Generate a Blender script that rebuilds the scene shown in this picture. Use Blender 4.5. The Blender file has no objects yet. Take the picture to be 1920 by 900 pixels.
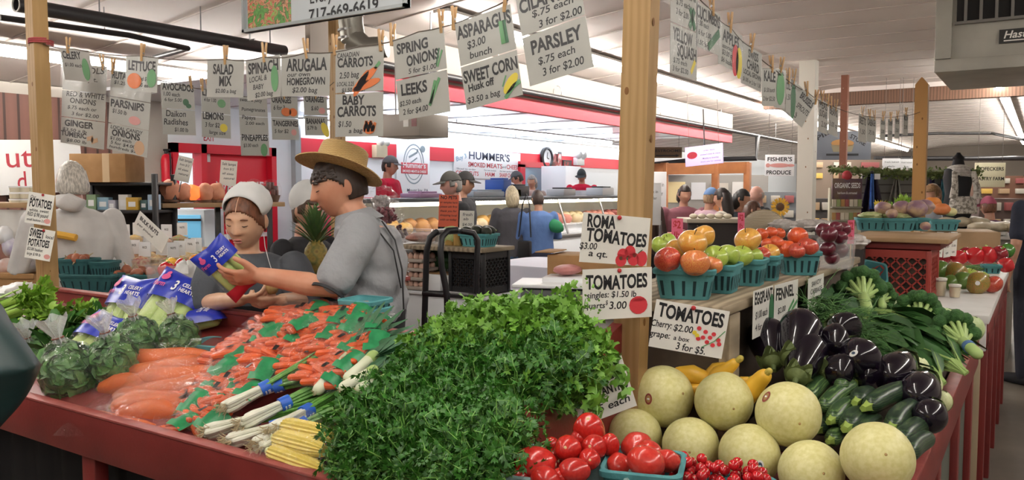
import bpy,bmesh,math,random
from mathutils import Vector as V,Matrix as Mx,Euler,noise
rnd=random.Random(7)
R=math.radians
S=bpy.context.scene
COL=S.collection
F,H,YAW=1520.0,1.55,R(33.2)
PIT=math.atan(95/F)
cd=bpy.data.cameras.new('camera');cam=bpy.data.objects.new('camera',cd);COL.objects.link(cam)
cd.sensor_width=36;cd.lens=F/1920*36;cd.clip_start=.05;cd.clip_end=100
cam.location=(0,0,H);cam.rotation_euler=(math.pi/2-PIT,0,YAW);S.camera=cam
FW=V((-math.sin(YAW),math.cos(YAW),0));RT=V((math.cos(YAW),math.sin(YAW),0));UP=V((0,0,1))
w=bpy.data.worlds.new('world');S.world=w;w.use_nodes=True
w.node_tree.nodes['Background'].inputs[0].default_value=(.86,.94,1,1)
w.node_tree.nodes['Background'].inputs[1].default_value=1.3
S.view_settings.view_transform='Standard';S.view_settings.look='None'
S.view_settings.exposure=-0.08;S.view_settings.gamma=1;S.view_settings.use_curve_mapping=False
TUBE=60.0 
BOOTH=17.0 
def ray(px,py):
 x,y=(px-960)/F,-(py-450)/F
 c,s=math.cos(PIT),math.sin(PIT)
 return FW*(c+y*s)+RT*x+UP*(-s+y*c)
O=V((0,0,H))
def at(px,py,Y):
 d=ray(px,py);return O+d*(Y/d.dot(FW))
def onz(px,py,z):
 d=ray(px,py);return O+d*((z-H)/d.z)
def onx(px,py,x):
 d=ray(px,py);return O+d*(x/d.x)
def ony(px,py,y):
 d=ray(px,py);return O+d*(y/d.y)
def basis(d):
 d=d.normalized();a=V((0,0,1))if abs(d.z)<.9 else V((1,0,0))
 u=d.cross(a).normalized();return u,d.cross(u).normalized()
class G:
 def __init__(s):s.v=[];s.f=[];s.m=[]
 def add(s,vs,fs,m=0,M=None):
  b=len(s.v)
  s.v+=[tuple(M@V(p))for p in vs]if M else[tuple(p)for p in vs]
  s.f+=[tuple(i+b for i in q)for q in fs];s.m+=[m]*len(fs);return s
 def box(s,c,d,m=0,M=None,bv=0,tap=1):
  x,y,z=d[0]/2,d[1]/2,d[2]/2
  if bv:
   bm=bmesh.new();bmesh.ops.create_cube(bm,size=1)
   for q in bm.verts:
    k=tap if q.co.z>0 else 1
    q.co=V((q.co.x*d[0]*k,q.co.y*d[1]*k,q.co.z*d[2]))+V(c)
   bmesh.ops.bevel(bm,geom=bm.edges[:],offset=bv,segments=2,affect='EDGES',profile=.5)
   bm.verts.index_update()
   s.add([q.co for q in bm.verts],[[q.index for q in f.verts]for f in bm.faces],m,M);bm.free();return s
  vs=[(c[0]+i*x*(tap if k>0 else 1),c[1]+j*y*(tap if k>0 else 1),c[2]+k*z)for k in(-1,1)for i,j in((-1,-1),(1,-1),(1,1),(-1,1))]
  return s.add(vs,[(3,2,1,0),(4,5,6,7),(0,1,5,4),(1,2,6,5),(2,3,7,6),(3,0,4,7)],m,M)
 def seg(s,a,b,wd,th,m=0,up=None): 
  a,b=V(a),V(b);d=(b-a);L=d.length;d.normalize()
  up=V(up)if up is not None else V((0,0,1))
  u=d.cross(up)
  if u.length<1e-4:u=d.cross(V((1,0,0)))
  u.normalize();n=u.cross(d)
  M=Mx((u,d,n)).transposed().to_4x4();M.translation=(a+b)/2
  return s.box((0,0,0),(wd,L,th),m,M)
 def loft(s,rings,m=0,caps=True,close=True,M=None):
  n=len(rings[0]);vs=[p for r in rings for p in r];fs=[]
  for i in range(len(rings)-1):
   for j in range(n if close else n-1):
    k=(j+1)%n;fs.append((i*n+j,i*n+k,(i+1)*n+k,(i+1)*n+j))
  if caps:
   fs.append(tuple(range(n-1,-1,-1)));fs.append(tuple((len(rings)-1)*n+j for j in range(n)))
  return s.add(vs,fs,m,M)
 def tube(s,pts,r,n=8,m=0,caps=True,M=None,flat=1,up=None):
  pts=[V(p)for p in pts]
  if not isinstance(r,(list,tuple)):r=[r]*len(pts)
  rings=[];u=None
  for i,p in enumerate(pts):
   d=pts[min(i+1,len(pts)-1)]-pts[max(i-1,0)]
   if d.length<1e-9:d=V((0,0,1))
   d.normalize()
   if u is None:
    u=(V(up)-d*V(up).dot(d)).normalized()if up is not None else basis(d)[0]
   else:
    u=u-d*u.dot(d);u=u.normalized()if u.length>1e-6 else basis(d)[0]
   w_=d.cross(u)
   rings.append([p+u*(math.cos(2*math.pi*k/n)*r[i]*flat)+w_*(math.sin(2*math.pi*k/n)*r[i])for k in range(n)])
  return s.loft(rings,m,caps,True,M)
 def cap(s,pts,r,n=10,m=0,M=None,flat=1,up=None): 
  pts=[V(p)for p in pts]
  if not isinstance(r,(list,tuple)):r=[r]*len(pts)
  a,b=pts[0],pts[-1];da=(pts[0]-pts[1]).normalized();db=(pts[-1]-pts[-2]).normalized()
  P=[a+da*(r[0]*math.sin(t))for t in(1.45,1.1,.6)]+pts+[b+db*(r[-1]*math.sin(t))for t in(.6,1.1,1.45)]
  Q=[r[0]*math.cos(t)for t in(1.45,1.1,.6)]+list(r)+[r[-1]*math.cos(t)for t in(.6,1.1,1.45)]
  return s.tube(P,Q,n,m,True,M,flat,up)
 def lathe(s,pr,n=24,m=0,M=None,caps=True):
  return s.loft([[(r*math.cos(2*math.pi*k/n),r*math.sin(2*math.pi*k/n),z)for k in range(n)]for r,z in pr],m,caps,True,M)
 def ell(s,c,r,nu=16,nv=12,m=0,M=None,fn=None):
  rings=[]
  for i in range(nv+1):
   t=math.pi*(i+.02 if i==0 else i-.02 if i==nv else i)/nv;ring=[]
   for j in range(nu):
    a=2*math.pi*j/nu
    p=V((math.sin(t)*math.cos(a),math.sin(t)*math.sin(a),-math.cos(t)))
    if fn:p=fn(p)
    ring.append((c[0]+p[0]*r[0],c[1]+p[1]*r[1],c[2]+p[2]*r[2]))
   rings.append(ring)
  return s.loft(rings,m,True,True,M)
 def poly(s,pts,y0,y1,m=0,M=None): 
  n=len(pts);vs=[(p[0],y0,p[1])for p in pts]+[(p[0],y1,p[1])for p in pts]
  fs=[tuple(range(n)),tuple(range(2*n-1,n-1,-1))]+[(i,n+i,n+(i+1)%n,(i+1)%n)for i in range(n)]
  return s.add(vs,fs,m,M)
 def disc(s,x,z,rx,rz,y,m=0,n=14,M=None,rot=0):
  c,q=math.cos(rot),math.sin(rot);L=[]
  for k in range(n):
   a=2*math.pi*k/n;p,t=rx*math.cos(a),rz*math.sin(a);L.append((x+p*c-t*q,z+p*q+t*c))
  return s.poly(L,y,y+.0006,m,M)
 def stroke(s,pts,wd,y,m=0,M=None): 
  for(a,b),(c,d)in zip(pts,pts[1:]):
   L=math.hypot(c-a,d-b)or 1;nx,nz=-(d-b)/L*wd/2,(c-a)/L*wd/2
   s.poly([(a-nx,b-nz),(c-nx,d-nz),(c+nx,d+nz),(a+nx,b+nz)],y,y+.0006,m,M)
  return s
def mk(name,g,mats,parent=None,loc=None,smooth=True,ang=38):
 me=bpy.data.meshes.new(name);me.from_pydata(g.v,[],g.f)
 if not isinstance(mats,(list,tuple)):mats=[mats]
 for q in mats:me.materials.append(q)
 if len(mats)>1:me.polygons.foreach_set('material_index',g.m)
 bm=bmesh.new();bm.from_mesh(me);bmesh.ops.recalc_face_normals(bm,faces=bm.faces);bm.to_mesh(me);bm.free()
 if smooth:
  me.shade_smooth()
  if ang<180:me.set_sharp_from_angle(angle=R(ang))
 me.update();o=bpy.data.objects.new(name,me);COL.objects.link(o)
 if parent:o.parent=parent
 if loc is not None:o.location=loc
 return o
def tag(o,label=None,cat=None,group=None,kind=None):
 if label:o['label']=label
 if cat:o['category']=cat
 if group:o['group']=group
 if kind:o['kind']=kind
 return o
def th(name,label,cat,loc=(0,0,0),rot=0,group=None,scale=1):
 o=bpy.data.objects.new(name,None);COL.objects.link(o);o.empty_display_size=.05
 o.location=loc;o.rotation_euler=rot if not isinstance(rot,(int,float))else(0,0,rot)
 o.scale=(scale,)*3;return tag(o,label,cat,group)
def struct(name,g,mat,smooth=False):return tag(mk(name,g,mat,smooth=smooth),kind='structure')
def dup(o,label=None,loc=None,rot=None,group=None,scale=None,parent=None):
 c=o.copy();COL.objects.link(c)
 if parent:c.parent=parent
 for ch in o.children:dup(ch,parent=c)
 if label:c['label']=label
 if group:c['group']=group
 if loc is not None:c.location=loc
 if rot is not None:c.rotation_euler=rot if not isinstance(rot,(int,float))else(0,0,rot)
 if scale is not None:c.scale=(scale,)*3
 return c
def put(o,first,used,**k): 
 if not used:
  used.append(1);o['label']=k['label'];o.location=k['loc']
  r=k.get('rot');
  if r is not None:o.rotation_euler=r if not isinstance(r,(int,float))else(0,0,r)
  if k.get('scale'):o.scale=(k['scale'],)*3
  if k.get('group'):o['group']=k['group']
  return o
 return dup(o,**k)
ORD='first second third fourth fifth sixth seventh eighth ninth tenth eleventh twelfth thirteenth fourteenth fifteenth sixteenth seventeenth eighteenth nineteenth twentieth'.split()
ORD+=['twenty-'+q for q in ORD[:9]]+['thirtieth']+['thirty-'+q for q in ORD[:9]]
def lin(h):
 h=h.lstrip('#');c=[int(h[i:i+2],16)/255 for i in(0,2,4)]
 return tuple(x/12.92 if x<=.04045 else((x+.055)/1.055)**2.4 for x in c)+(1,)
MATS={}
def mat(name,c1,rough=.5,c2=None,sc=8,metal=0,bump=0,bsc=60,coat=0,spec=.5,detail=3,stretch=None,contrast=(.35,.65),emit=0,trans=0,sss=0,rand=0,bdist=.004):
 if name in MATS:return MATS[name]
 m=bpy.data.materials.new(name);m.use_nodes=True;nt=m.node_tree;N,L=nt.nodes,nt.links
 b=N['Principled BSDF'];b.inputs['Roughness'].default_value=rough;b.inputs['Metallic'].default_value=metal
 b.inputs['Specular IOR Level'].default_value=spec;b.inputs['Coat Weight'].default_value=coat
 b.inputs['Coat Roughness'].default_value=.12
 if trans:b.inputs['Transmission Weight'].default_value=trans
 if sss:
  b.inputs['Subsurface Weight'].default_value=sss;b.inputs['Subsurface Radius'].default_value=(.012,.005,.003);b.inputs['Subsurface Scale'].default_value=.6
 b.inputs['Base Color'].default_value=lin(c1)
 tc=N.new('ShaderNodeTexCoord');src=tc.outputs['Object']
 if stretch:
  mp=N.new('ShaderNodeMapping');mp.inputs['Scale'].default_value=stretch;L.new(src,mp.inputs[0]);src=mp.outputs[0]
 out=None
 if c2:
  nz=N.new('ShaderNodeTexNoise');nz.inputs['Scale'].default_value=sc;nz.inputs['Detail'].default_value=detail;L.new(src,nz.inputs['Vector'])
  cr=N.new('ShaderNodeValToRGB');cr.color_ramp.elements[0].position,cr.color_ramp.elements[1].position=contrast
  cr.color_ramp.elements[0].color,cr.color_ramp.elements[1].color=lin(c1),lin(c2)
  L.new(nz.outputs['Fac'],cr.inputs[0]);out=cr.outputs[0]
 if rand:
  oi=N.new('ShaderNodeObjectInfo');hs=N.new('ShaderNodeHueSaturation');mr=N.new('ShaderNodeMapRange')
  mr.inputs['To Min'].default_value=1-rand;mr.inputs['To Max'].default_value=1+rand*.6
  L.new(oi.outputs['Random'],mr.inputs[0]);L.new(mr.outputs[0],hs.inputs['Value'])
  if out:L.new(out,hs.inputs['Color'])
  else:hs.inputs['Color'].default_value=lin(c1)
  out=hs.outputs[0]
 if out:L.new(out,b.inputs['Base Color'])
 if bump:
  n2=N.new('ShaderNodeTexNoise');n2.inputs['Scale'].default_value=bsc;n2.inputs['Detail'].default_value=4;L.new(src,n2.inputs['Vector'])
  bp=N.new('ShaderNodeBump');bp.inputs['Strength'].default_value=bump;bp.inputs['Distance'].default_value=bdist
  L.new(n2.outputs['Fac'],bp.inputs['Height']);L.new(bp.outputs[0],b.inputs['Normal'])
 if emit:
  b.inputs['Emission Color'].default_value=lin(c1);b.inputs['Emission Strength'].default_value=emit
  if out:L.new(out,b.inputs['Emission Color'])
 MATS[name]=m;return m
def film(name,gloss=.25,tint='#ffffff',rough=.12,bump=.6,bsc=25,milky=.06,shine=.42): 
 m=bpy.data.materials.new(name);m.use_nodes=True;nt=m.node_tree;N,L=nt.nodes,nt.links;N.clear()
 o=N.new('ShaderNodeOutputMaterial');tr=N.new('ShaderNodeBsdfTransparent');tr.inputs[0].default_value=lin(tint)
 gl=N.new('ShaderNodeBsdfGlossy');gl.inputs['Roughness'].default_value=rough;gl.inputs[0].default_value=(1,1,1,1)
 df=N.new('ShaderNodeBsdfDiffuse');df.inputs[0].default_value=(.85,.87,.88,1)
 tc=N.new('ShaderNodeTexCoord');nz=N.new('ShaderNodeTexNoise');nz.inputs['Scale'].default_value=bsc;nz.inputs['Detail'].default_value=3;nz.inputs['Distortion'].default_value=1.2
 bp=N.new('ShaderNodeBump');bp.inputs['Strength'].default_value=bump;bp.inputs['Distance'].default_value=.02
 L.new(tc.outputs['Object'],nz.inputs['Vector']);L.new(nz.outputs['Fac'],bp.inputs['Height']);L.new(bp.outputs[0],gl.inputs['Normal'])
 fr=N.new('ShaderNodeLayerWeight');fr.inputs['Blend'].default_value=gloss;L.new(bp.outputs[0],fr.inputs['Normal'])
 m1=N.new('ShaderNodeMixShader');m2=N.new('ShaderNodeMixShader')
 m1.inputs[0].default_value=milky;L.new(tr.outputs[0],m1.inputs[1]);L.new(df.outputs[0],m1.inputs[2])
 mu=N.new('ShaderNodeMath');mu.operation='MULTIPLY';mu.inputs[1].default_value=shine;mu.use_clamp=True;L.new(fr.outputs['Facing' if shine<1 else 'Fresnel'],mu.inputs[0]);L.new(mu.outputs[0],m2.inputs[0]);L.new(m1.outputs[0],m2.inputs[1]);L.new(gl.outputs[0],m2.inputs[2]);L.new(m2.outputs[0],o.inputs[0])
 MATS[name]=m;return m
def spots(name,base,kind,**k): 
 m=mat(name,base,**{q:k[q]for q in k if q in('rough','coat','bump','bsc','spec','sss')});nt=m.node_tree;N,L=nt.nodes,nt.links;b=N['Principled BSDF']
 tc=N.new('ShaderNodeTexCoord');mp=N.new('ShaderNodeMapping');mp.inputs['Scale'].default_value=k.get('scale',(1,1,1));L.new(tc.outputs['Object'],mp.inputs[0])
 if kind=='wave':
  t=N.new('ShaderNodeTexWave');t.bands_direction=k.get('dirn','X');t.inputs['Scale'].default_value=k.get('sc',10);t.inputs['Distortion'].default_value=k.get('dist',2);t.inputs['Detail'].default_value=2;t.inputs['Detail Scale'].default_value=k.get('ds',1)
 elif kind=='voro':
  t=N.new('ShaderNodeTexVoronoi');t.inputs['Scale'].default_value=k.get('sc',10)
 else:
  t=N.new('ShaderNodeTexNoise');t.inputs['Scale'].default_value=k.get('sc',10);t.inputs['Detail'].default_value=4;t.inputs['Distortion'].default_value=k.get('dist',0)
 L.new(mp.outputs[0],t.inputs['Vector']);cr=N.new('ShaderNodeValToRGB');e=cr.color_ramp.elements
 st=k['stops'];e[0].position,e[0].color=st[0][0],lin(st[0][1]);e[1].position,e[1].color=st[-1][0],lin(st[-1][1])
 for p,c in st[1:-1]:q=e.new(p);q.color=lin(c)
 L.new(t.outputs['Distance' if kind=='voro' else 'Fac'],cr.inputs[0]);L.new(cr.outputs[0],b.inputs['Base Color'])
 if k.get('pb'):
  bp=N.new('ShaderNodeBump');bp.inputs['Strength'].default_value=k['pb'];bp.inputs['Distance'].default_value=.004
  L.new(t.outputs['Distance' if kind=='voro' else 'Fac'],bp.inputs['Height']);L.new(bp.outputs[0],b.inputs['Normal'])
 return m
WOOD=spots('post_wood','#ab8a58','wave',rough=.6,scale=(1,1,.12),sc=14,dist=4,ds=2,dirn='X',stops=[(0,'#a28152'),(.6,'#ab8a5c'),(1,'#b08f62')])
OLDWOOD=spots('grey_wood','#8d8069','wave',rough=.75,scale=(1,.15,1),sc=9,dist=5,ds=2,dirn='X',stops=[(0,'#7d705c'),(.6,'#94866f'),(1,'#a5967e')],pb=.2)
BROWNW=spots('brown_wood','#6a4a38','wave',rough=.6,scale=(1,1,.1),sc=8,dist=4,dirn='X',stops=[(0,'#59402f'),(1,'#775643')])
RED=mat('red_paint','#84302d',.42,'#762a28',sc=6,bump=.12,bsc=90)
REDTOP=mat('worn_red_paint','#a1504a',.45,'#8d3d39',sc=18,bump=.15,bsc=90)
BLACK=mat('black_paint','#17161a',.4)
STEEL=mat('steel','#9a9a9a',.3,metal=.9)
WHITE=mat('white_paint','#e6e5e2',.45,'#dad9d5',sc=5)
PAPER=mat('sign_paper','#ecebe4',.5,'#e2e1da',sc=9)
INK=mat('ink','#17181c',.6);
TEAL=mat('teal_pulp','#4f8f92',.75,'#478589',sc=20,bump=.25,bsc=220)
TWINE=mat('twine','#5a4f45',.8);PINW=mat('pin_wood','#c9a479',.6,'#b9925f',sc=30)
CLEAR=film('clear_bag',.14,bump=.8,bsc=22,milky=.012,rough=.1,shine=.27);SLEEVE=film('clear_sleeve',.16,rough=.22,bump=.22,bsc=9,milky=.03,shine=.26);TUBC=film('clear_tub',.2,rough=.1,bump=0,milky=.12)
CARD=mat('cardboard','#a98257',.8,'#9d774d',sc=12)
def col(h,rough=.55,**k):return mat('paint_'+h.strip('#')+'_%d'%(rough*100),h,rough,**k)
_TC={}
def glyphs(s,bold):
 key=(s,bold)
 if key not in _TC:
  c=bpy.data.curves.new('t','FONT');c.body=s;c.size=1;c.offset=bold;c.resolution_u=3
  o=bpy.data.objects.new('t',c);me=o.to_mesh();vs=[tuple(q.co)for q in me.vertices];fs=[tuple(p.vertices)for p in me.polygons]
  o.to_mesh_clear();bpy.data.objects.remove(o);bpy.data.curves.remove(c)
  xs=[q[0]for q in vs]or[0];_TC[key]=(vs,fs,min(xs),max(xs))
 return _TC[key]
def text(g,s,size,x,z,y,sx=.7,bold=.018,m=0,shear=0,al='L',width=None,rot=0,M=None,jit=0):
 size0=size;vs,fs,a,b=glyphs(s,bold)
 if width:sx=width/max(1e-6,(b-a)*size)
 off={'L':-a,'C':-(a+b)/2,'R':-b}[al];c,q=math.cos(rot),math.sin(rot);P=[]
 for p in vs:
  u,v=(p[0]+off+p[1]*shear)*size*sx,p[1]*size
  if jit:v+=size*jit*math.sin(u*40+z*90)
  P.append((x+u*c-v*q,y,z+u*q+v*c))
 n=len(P);g.add(P,fs,m,M);return g
# ================================================================ the hall
def cz(x):return 2.5+.1078*(min(x,-2.6)+7.7)
WX,YN,YF,XR=-7.7,-4.0,32.0,4.2
FLOORM=spots('floor_concrete','#6f675d','noise',rough=.5,sc=2.2,stops=[(.3,'#5b544c'),(.55,'#6d655b'),(.75,'#7c7468')],bump=.05,bsc=40)
struct('floor',G().box(((WX+XR)/2,(YN+YF)/2,-.05),(XR-WX+.6,YF-YN,.1)),FLOORM)
CEIL=mat('ceiling_panel','#ddd4ce',.55,'#d5cbc4',sc=1.2)
SEAM=mat('seam','#8f837b',.7)
g=G();g.loft([[(WX-.1,y,cz(WX)),(-2.6,y,3.05),(XR+.2,y,3.05),(XR+.2,y,3.15),(-2.6,y,3.15),(WX-.1,y,cz(WX)+.1)]for y in(YN,YF)])
struct('ceiling',g,CEIL)
g=G()
for k in range(58): 
 y=-3.8+k*.62
 g.seg((WX,y,cz(WX)-.002),(-2.6,y,3.048),.012,.008);g.seg((-2.6,y,3.048),(XR,y,3.048),.012,.008)
struct('trim_1',g,mat('rib','#c2b7b0',.6))
dl=onx(317,355,WX).y;dr=onx(511,355,WX).y;dm=onx(376,355,WX).y;dz=onx(400,272,WX).z
WALLW=mat('booth_white','#e9eef2',.4);BEIGE=mat('beige_sheet','#b4ada3',.6,'#a9a197',sc=2)
g=G()
def wallbox(y0,y1,z0,z1,m):g.box((WX-.06,(y0+y1)/2,(z0+z1)/2),(.12,y1-y0,z1-z0),m)
wallbox(YN,4.3,0,2.5,1);wallbox(4.3,dl,0,2.5,1);wallbox(dl,dr,dz,2.5,0);wallbox(dr,YF,0,2.5,0)
struct('wall_left',g,[WALLW,BEIGE])
g=G();PANEL=spots('brown_panelling','#6d4a40','wave',rough=.6,dirn='Y',sc=1.2,scale=(1,2.2,1),dist=.0,stops=[(0,'#3f2a24'),(.06,'#3f2a24'),(.1,'#6d4a40'),(1,'#765045')])
g.box((WX+.012,(YN+4.55)/2,1.2),(.024,4.55-YN,2.4));struct('wall_panelling',g,PANEL)
struct('wall_far',G().box(((WX+XR)/2,YF+.05,1.5),(XR-WX,.1,3.2)),mat('far_wall','#8d8378',.7))
struct('wall_right',G().box((XR+.05,(YN+YF)/2,1.5),(.1,YF-YN,3.2)),mat('right_wall','#a79f96',.7))
struct('wall_near',G().box(((WX+XR)/2,YN-.05,1.5),(XR-WX,.1,3.2)),mat('near_wall','#a79f96',.7))
REDD=mat('door_red','#d8142f',.4);
g=G();fw=.07
for y in(dl+fw/2,dm,dr-fw/2):g.box((WX,y,dz/2),(.16,fw,dz))
g.box((WX,(dl+dr)/2,dz-.05),(.16,dr-dl,.1));struct('door_1_frame',g,REDD)
g=G();y0,y1=dm+.04,dr-.08;g.box((WX-.03,(y0+y1)/2,dz/2-.05),(.05,y1-y0,dz-.1),bv=.004)
g.box((WX,(y0+y1)/2,1.02),(.02,y1-y0,.05),1);g.box((WX,y0+.06,1.9),(.02,.05,.1),1);g.box((WX,(y0+y1)/2,1.0),(.03,.5,.03),1)
door=struct('door_1',g,[REDD,col('#e8e6e6')])
g=G();MW=Mx.Translation((WX+.004,0,0))@Mx.Rotation(R(90),4,'Z')
text(g,'WELCOME',.17,(y0+y1)/2-.28,1.52,0,sx=.8,M=MW);o=mk('door_lettering',g,col('#f2e9e9'),door)
g=G();g.box((WX-.05,(dl+dm)/2,dz/2),(.008,dm-dl-.08,dz-.12));struct('window_1',g,film('door_glass',.12,rough=.02,bump=0,milky=.02))
g=G();g.box((WX-3,5.4,-.06),(6,14,.1));struct('ground',g,mat('pavement','#c9c8c5',.8))
pc=onx(392,258,WX);t=th('exit_sign','white sign reading EXIT in red above the red door','sign',(WX+.001,pc.y,pc.z),R(90))
g=G();g.box((0,.012,0),(.34,.02,.13),bv=.003);mk('panel',g,col('#f4f2ee'),t)
g=G();text(g,'EXIT',.1,0,-.036,-.0005,al='C');mk('lettering',g,col('#c03340'),t)
ye=onx(552,355,WX).y
struct('trim_2',G().box((WX+.03,ye,1.2),(.1,.09,2.4)),col('#aab0b3'))
struct('trim_3',G().box((WX+.012,(ye+1.0),.72),(.02,1.9,1.44)),mat('wainscot_red','#e04a62',.4))
zb0,zb1=onx(700,296,WX).z,onx(700,268,WX).z
BRED=mat('band_red','#d8283c',.45)
g=G();g.box((WX+.012,(ye+YF-14)/2+.1,(zb0+zb1)/2),(.024,YF-14-ye,zb1-zb0));struct('trim_4',g,BRED)
SX=-4.55;g=G();g.box((SX,9.0,2.425),(.08,9.6,.15));struct('trim_5',g,BRED)
g=G();g.box(((SX+WX)/2,9.0,2.47),(SX-WX-.05,9.5,.03))
for k in range(8):g.box(((SX+WX)/2,4.6+k*1.22,2.453),(SX-WX-.1,.02,.006),1)
struct('ceiling_booth',g,[mat('gloss_white_panel','#e9edf3',.16),col('#cfd4da')])
g=G();g.box((SX+.02,9.0,2.66),(.05,9.6,.34));struct('trim_6',g,mat('fascia','#94887f',.6))
LT=mat('tube_white','#fffaf3',.5,emit=TUBE);LN=mat('tube_unseen','#fffaf3',.5,emit=TUBE*.55);LB=mat('tube_booth','#eef5ff',.5,emit=BOOTH)
HOUS=col('#d9d6d0',.4)
def strip(label,x,y0,y1,z,hang=.0,lm=LT,n=None,wid=.075):
 t=th('strip_light',label,'ceiling light',(x,y0,z));L=y1-y0;n=n or max(1,round(L/2.4));s=L/n
 g=G();g.box((0,L/2,wid/2+.018),(wid*1.9,L,.022));mk('housing',g,HOUS,t)
 for k in range(n):
  g=G();g.tube([(0,k*s+.03,.008),(0,(k+1)*s-.03,.008)],wid/2,8);mk('tube',g,lm,t)
 if cz(x)-z>.12 or hang:
  for k in range(n+1):
   g=G();y=min(L-.05,max(.05,k*s));g.tube([(0,y,wid/2+.02),(0,y,cz(x)-z-.006)],.006,5);mk('hanger',g,STEEL,t)
 return t
strip('long white strip light running along the hall above the red trimmed shop booth',-3.85,4.9,30,2.84)
strip('white strip light at left, low under the sloping ceiling by the brown panelled wall',-6.2,.6,8.2,2.52)
strip('white strip light over the right hand aisle, running away under the beam',-.55,10.6,29,2.92)
for lb,x,a,b in(('over the front corner of the stall',-.9,-3.6,2.4),('over the left end of the stall',-3.4,-3.6,1.6),('over the aisle at right',1.6,-3.5,8)):
 strip('added unseen strip light '+lb,x,a,b,2.93 if x>-3 else 2.86,lm=LN)  # unseen strips added out of frame to light the foreground from above
strip('bright white booth light above the red band of the shop wall',WX+.12,6.9,16.5,2.37,lm=LB,wid=.05)
strip('white tube light under the booth ceiling over the deli counter',-6.4,6.2,13,2.36,lm=LB,wid=.05)
p0,p1=at(30,8,4.63),at(533,96,6.28);PIPE=mat('black_pipe','#2b2a2c',.35)
t=th('duct_pipe','thick black pipe with an open end hanging under the ceiling at upper left','pipe',p0)
d=p1-p0;g=G();u,v_=basis(d)
g.tube([(0,0,0),d],.043,18,caps=False);g.tube([d*.002,d],.036,18,caps=False);mk('pipe',g,PIPE,t)
g=G();g.tube([d*-.001,d*.002],[.043,.043],18,caps=False);g.lathe([(.036,-.003),(.043,-.003),(.043,.003),(.036,.003)],18,M=d.to_track_quat('Z','Y').to_matrix().to_4x4(),caps=False);mk('rim',g,col('#c8c5c0'),t)
for k in(.25,.62,.93):
 g=G();c=d*k;g.tube([c+V((0,0,.04)),V((c.x,c.y,cz(p0.x+c.x)-p0.z))],.005,6);mk('hanger',g,STEEL,t)
def pipe(name,label,pts,r,m=PIPE,hang=()):
 t=th(name,label,'pipe',pts[0]);P=[V(p)-V(pts[0])for p in pts];g=G();g.tube(P,r,10);mk('pipe',g,m,t)
 for k in hang:
  c=P[0].lerp(P[1],k);g=G();g.tube([c,V((c.x,c.y,cz(c.x+pts[0][0])-pts[0][2]))],.004,5);mk('hanger',g,STEEL,t)
 return t
pipe('conduit_pipe','thin black conduit ending in a bend below the thick black pipe',[at(0,33,5.0),at(240,66,5.6),at(352,91,6.0),at(290,108,6.3)],.02,hang=(.3,.8))
pipe('sprinkler_pipe','dark pipe running along the red edge of the booth canopy',[(SX+.1,4.4,2.54),(SX+.1,26,2.54)],.035,hang=(.1,.25,.4,.55,.7,.9))
pipe('branch_pipe','dark branch pipe bending down beside the lit menu screen',[V((SX+.1,onx(1420,283,SX+.1).y,2.54)),at(1418,297,14.8),at(1300,300,15.4),at(1190,312,15.8)],.045)
pipe('far_pipe','thin dark pipe crossing the hall below the far ceiling at right',[at(1650,255,17),at(1760,250,17),at(1860,250,17),at(1920,262,15.5)],.03)
pipe('far_rail','long dark rail in front of the far wall at right',[at(1640,297,20),at(1925,297,20)],.06)
for k,(px,py)in enumerate([(1045,190),(1232,235),(1297,240)]): 
 p=onx(px,py,SX+.1);p.z=2.6;g=G();g.tube([p+RT*(.045*math.sin(a))+UP*(.07*math.cos(a))for a in[q*.5-.2 for q in range(12)]],.004,5)
 tag(mk('hanging_hook',g,STEEL),['wire hook above the red canopy edge left of the wooden post','wire hook hanging just right of the wooden post','wire hook hanging over the lit menu screen'][k],'hook')
g=G();c=ony(1725,177,12.9);g.box((c.x+.1,12.9,c.z),(4.6,.14,.2));g.box((c.x+.1,12.9,c.z+.14),(4.7,.18,.1),1);struct('beam',g,[BROWNW,CEIL])
p=at(658,60,4.7);t=th('vent_elbow','silver metal vent elbow behind the hanging banner','vent',p)
g=G();g.tube([(0,0,cz(p.x)-p.z),(0,0,.05),(.02,0,-.05)],.07,16);g.tube([(.02,0,-.045),(.09,.03,-.1),(.2,.08,-.09)],[.072,.068,.06],16);mk('duct',g,mat('galvanised','#9a9890',.35,metal=.7),t)
for z in(.09,.0,-.045):
 g=G();g.tube([(0,0,z),(0,0,z+.012)],.075,16);mk('seam_ring',g,STEEL,t)
p=at(775,258,6.4);t=th('hanging_box','grey boxy unit hanging behind the leeks sign','heater',(p.x,p.y,p.z));g=G();g.box((0,0,.085),(.42,.36,.17),bv=.006);mk('casing',g,mat('unit_grey','#9b948b',.5),t);g=G();g.box((.08,-.181,.1),(.05,.002,.06));g.box((.16,-.181,.1),(.05,.002,.06),m=1);mk('sticker',g,[WHITE,RED],t)
for x in(-.18,.18):
 g=G();g.tube([(x,0,.17),(x,0,cz(p.x+x)-p.z)],.006,6);mk('hanger',g,STEEL,t)
a=at(1752,137,6.3);t=th('unit_heater','large grey metal heater box hanging from the ceiling at upper right','heater',(a.x,a.y,a.z))
HM=mat('heater_metal','#aaa79c',.45,'#9d9a90',sc=4,metal=.2);hz=3.05-a.z
g=G();g.box((.85,.65,hz/2),(1.7,1.3,hz),bv=.008);g.box((.85,-.012,.045),(1.7,.03,.09),bv=.004);g.box((.055,-.012,hz/2+.05),(.11,.03,hz-.1),bv=.004);mk('casing',g,HM,t)
g=G();g.box((.95,-.008,.5),(1.62,.02,.28));mk('opening',g,col('#1b1a19',.8),t)
for k in range(16):
 g=G();g.box((.2+k*.1,-.03,.5),(.02,.03,.28));mk('louver',g,mat('louver_metal','#6f6c66',.5),t)
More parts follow.
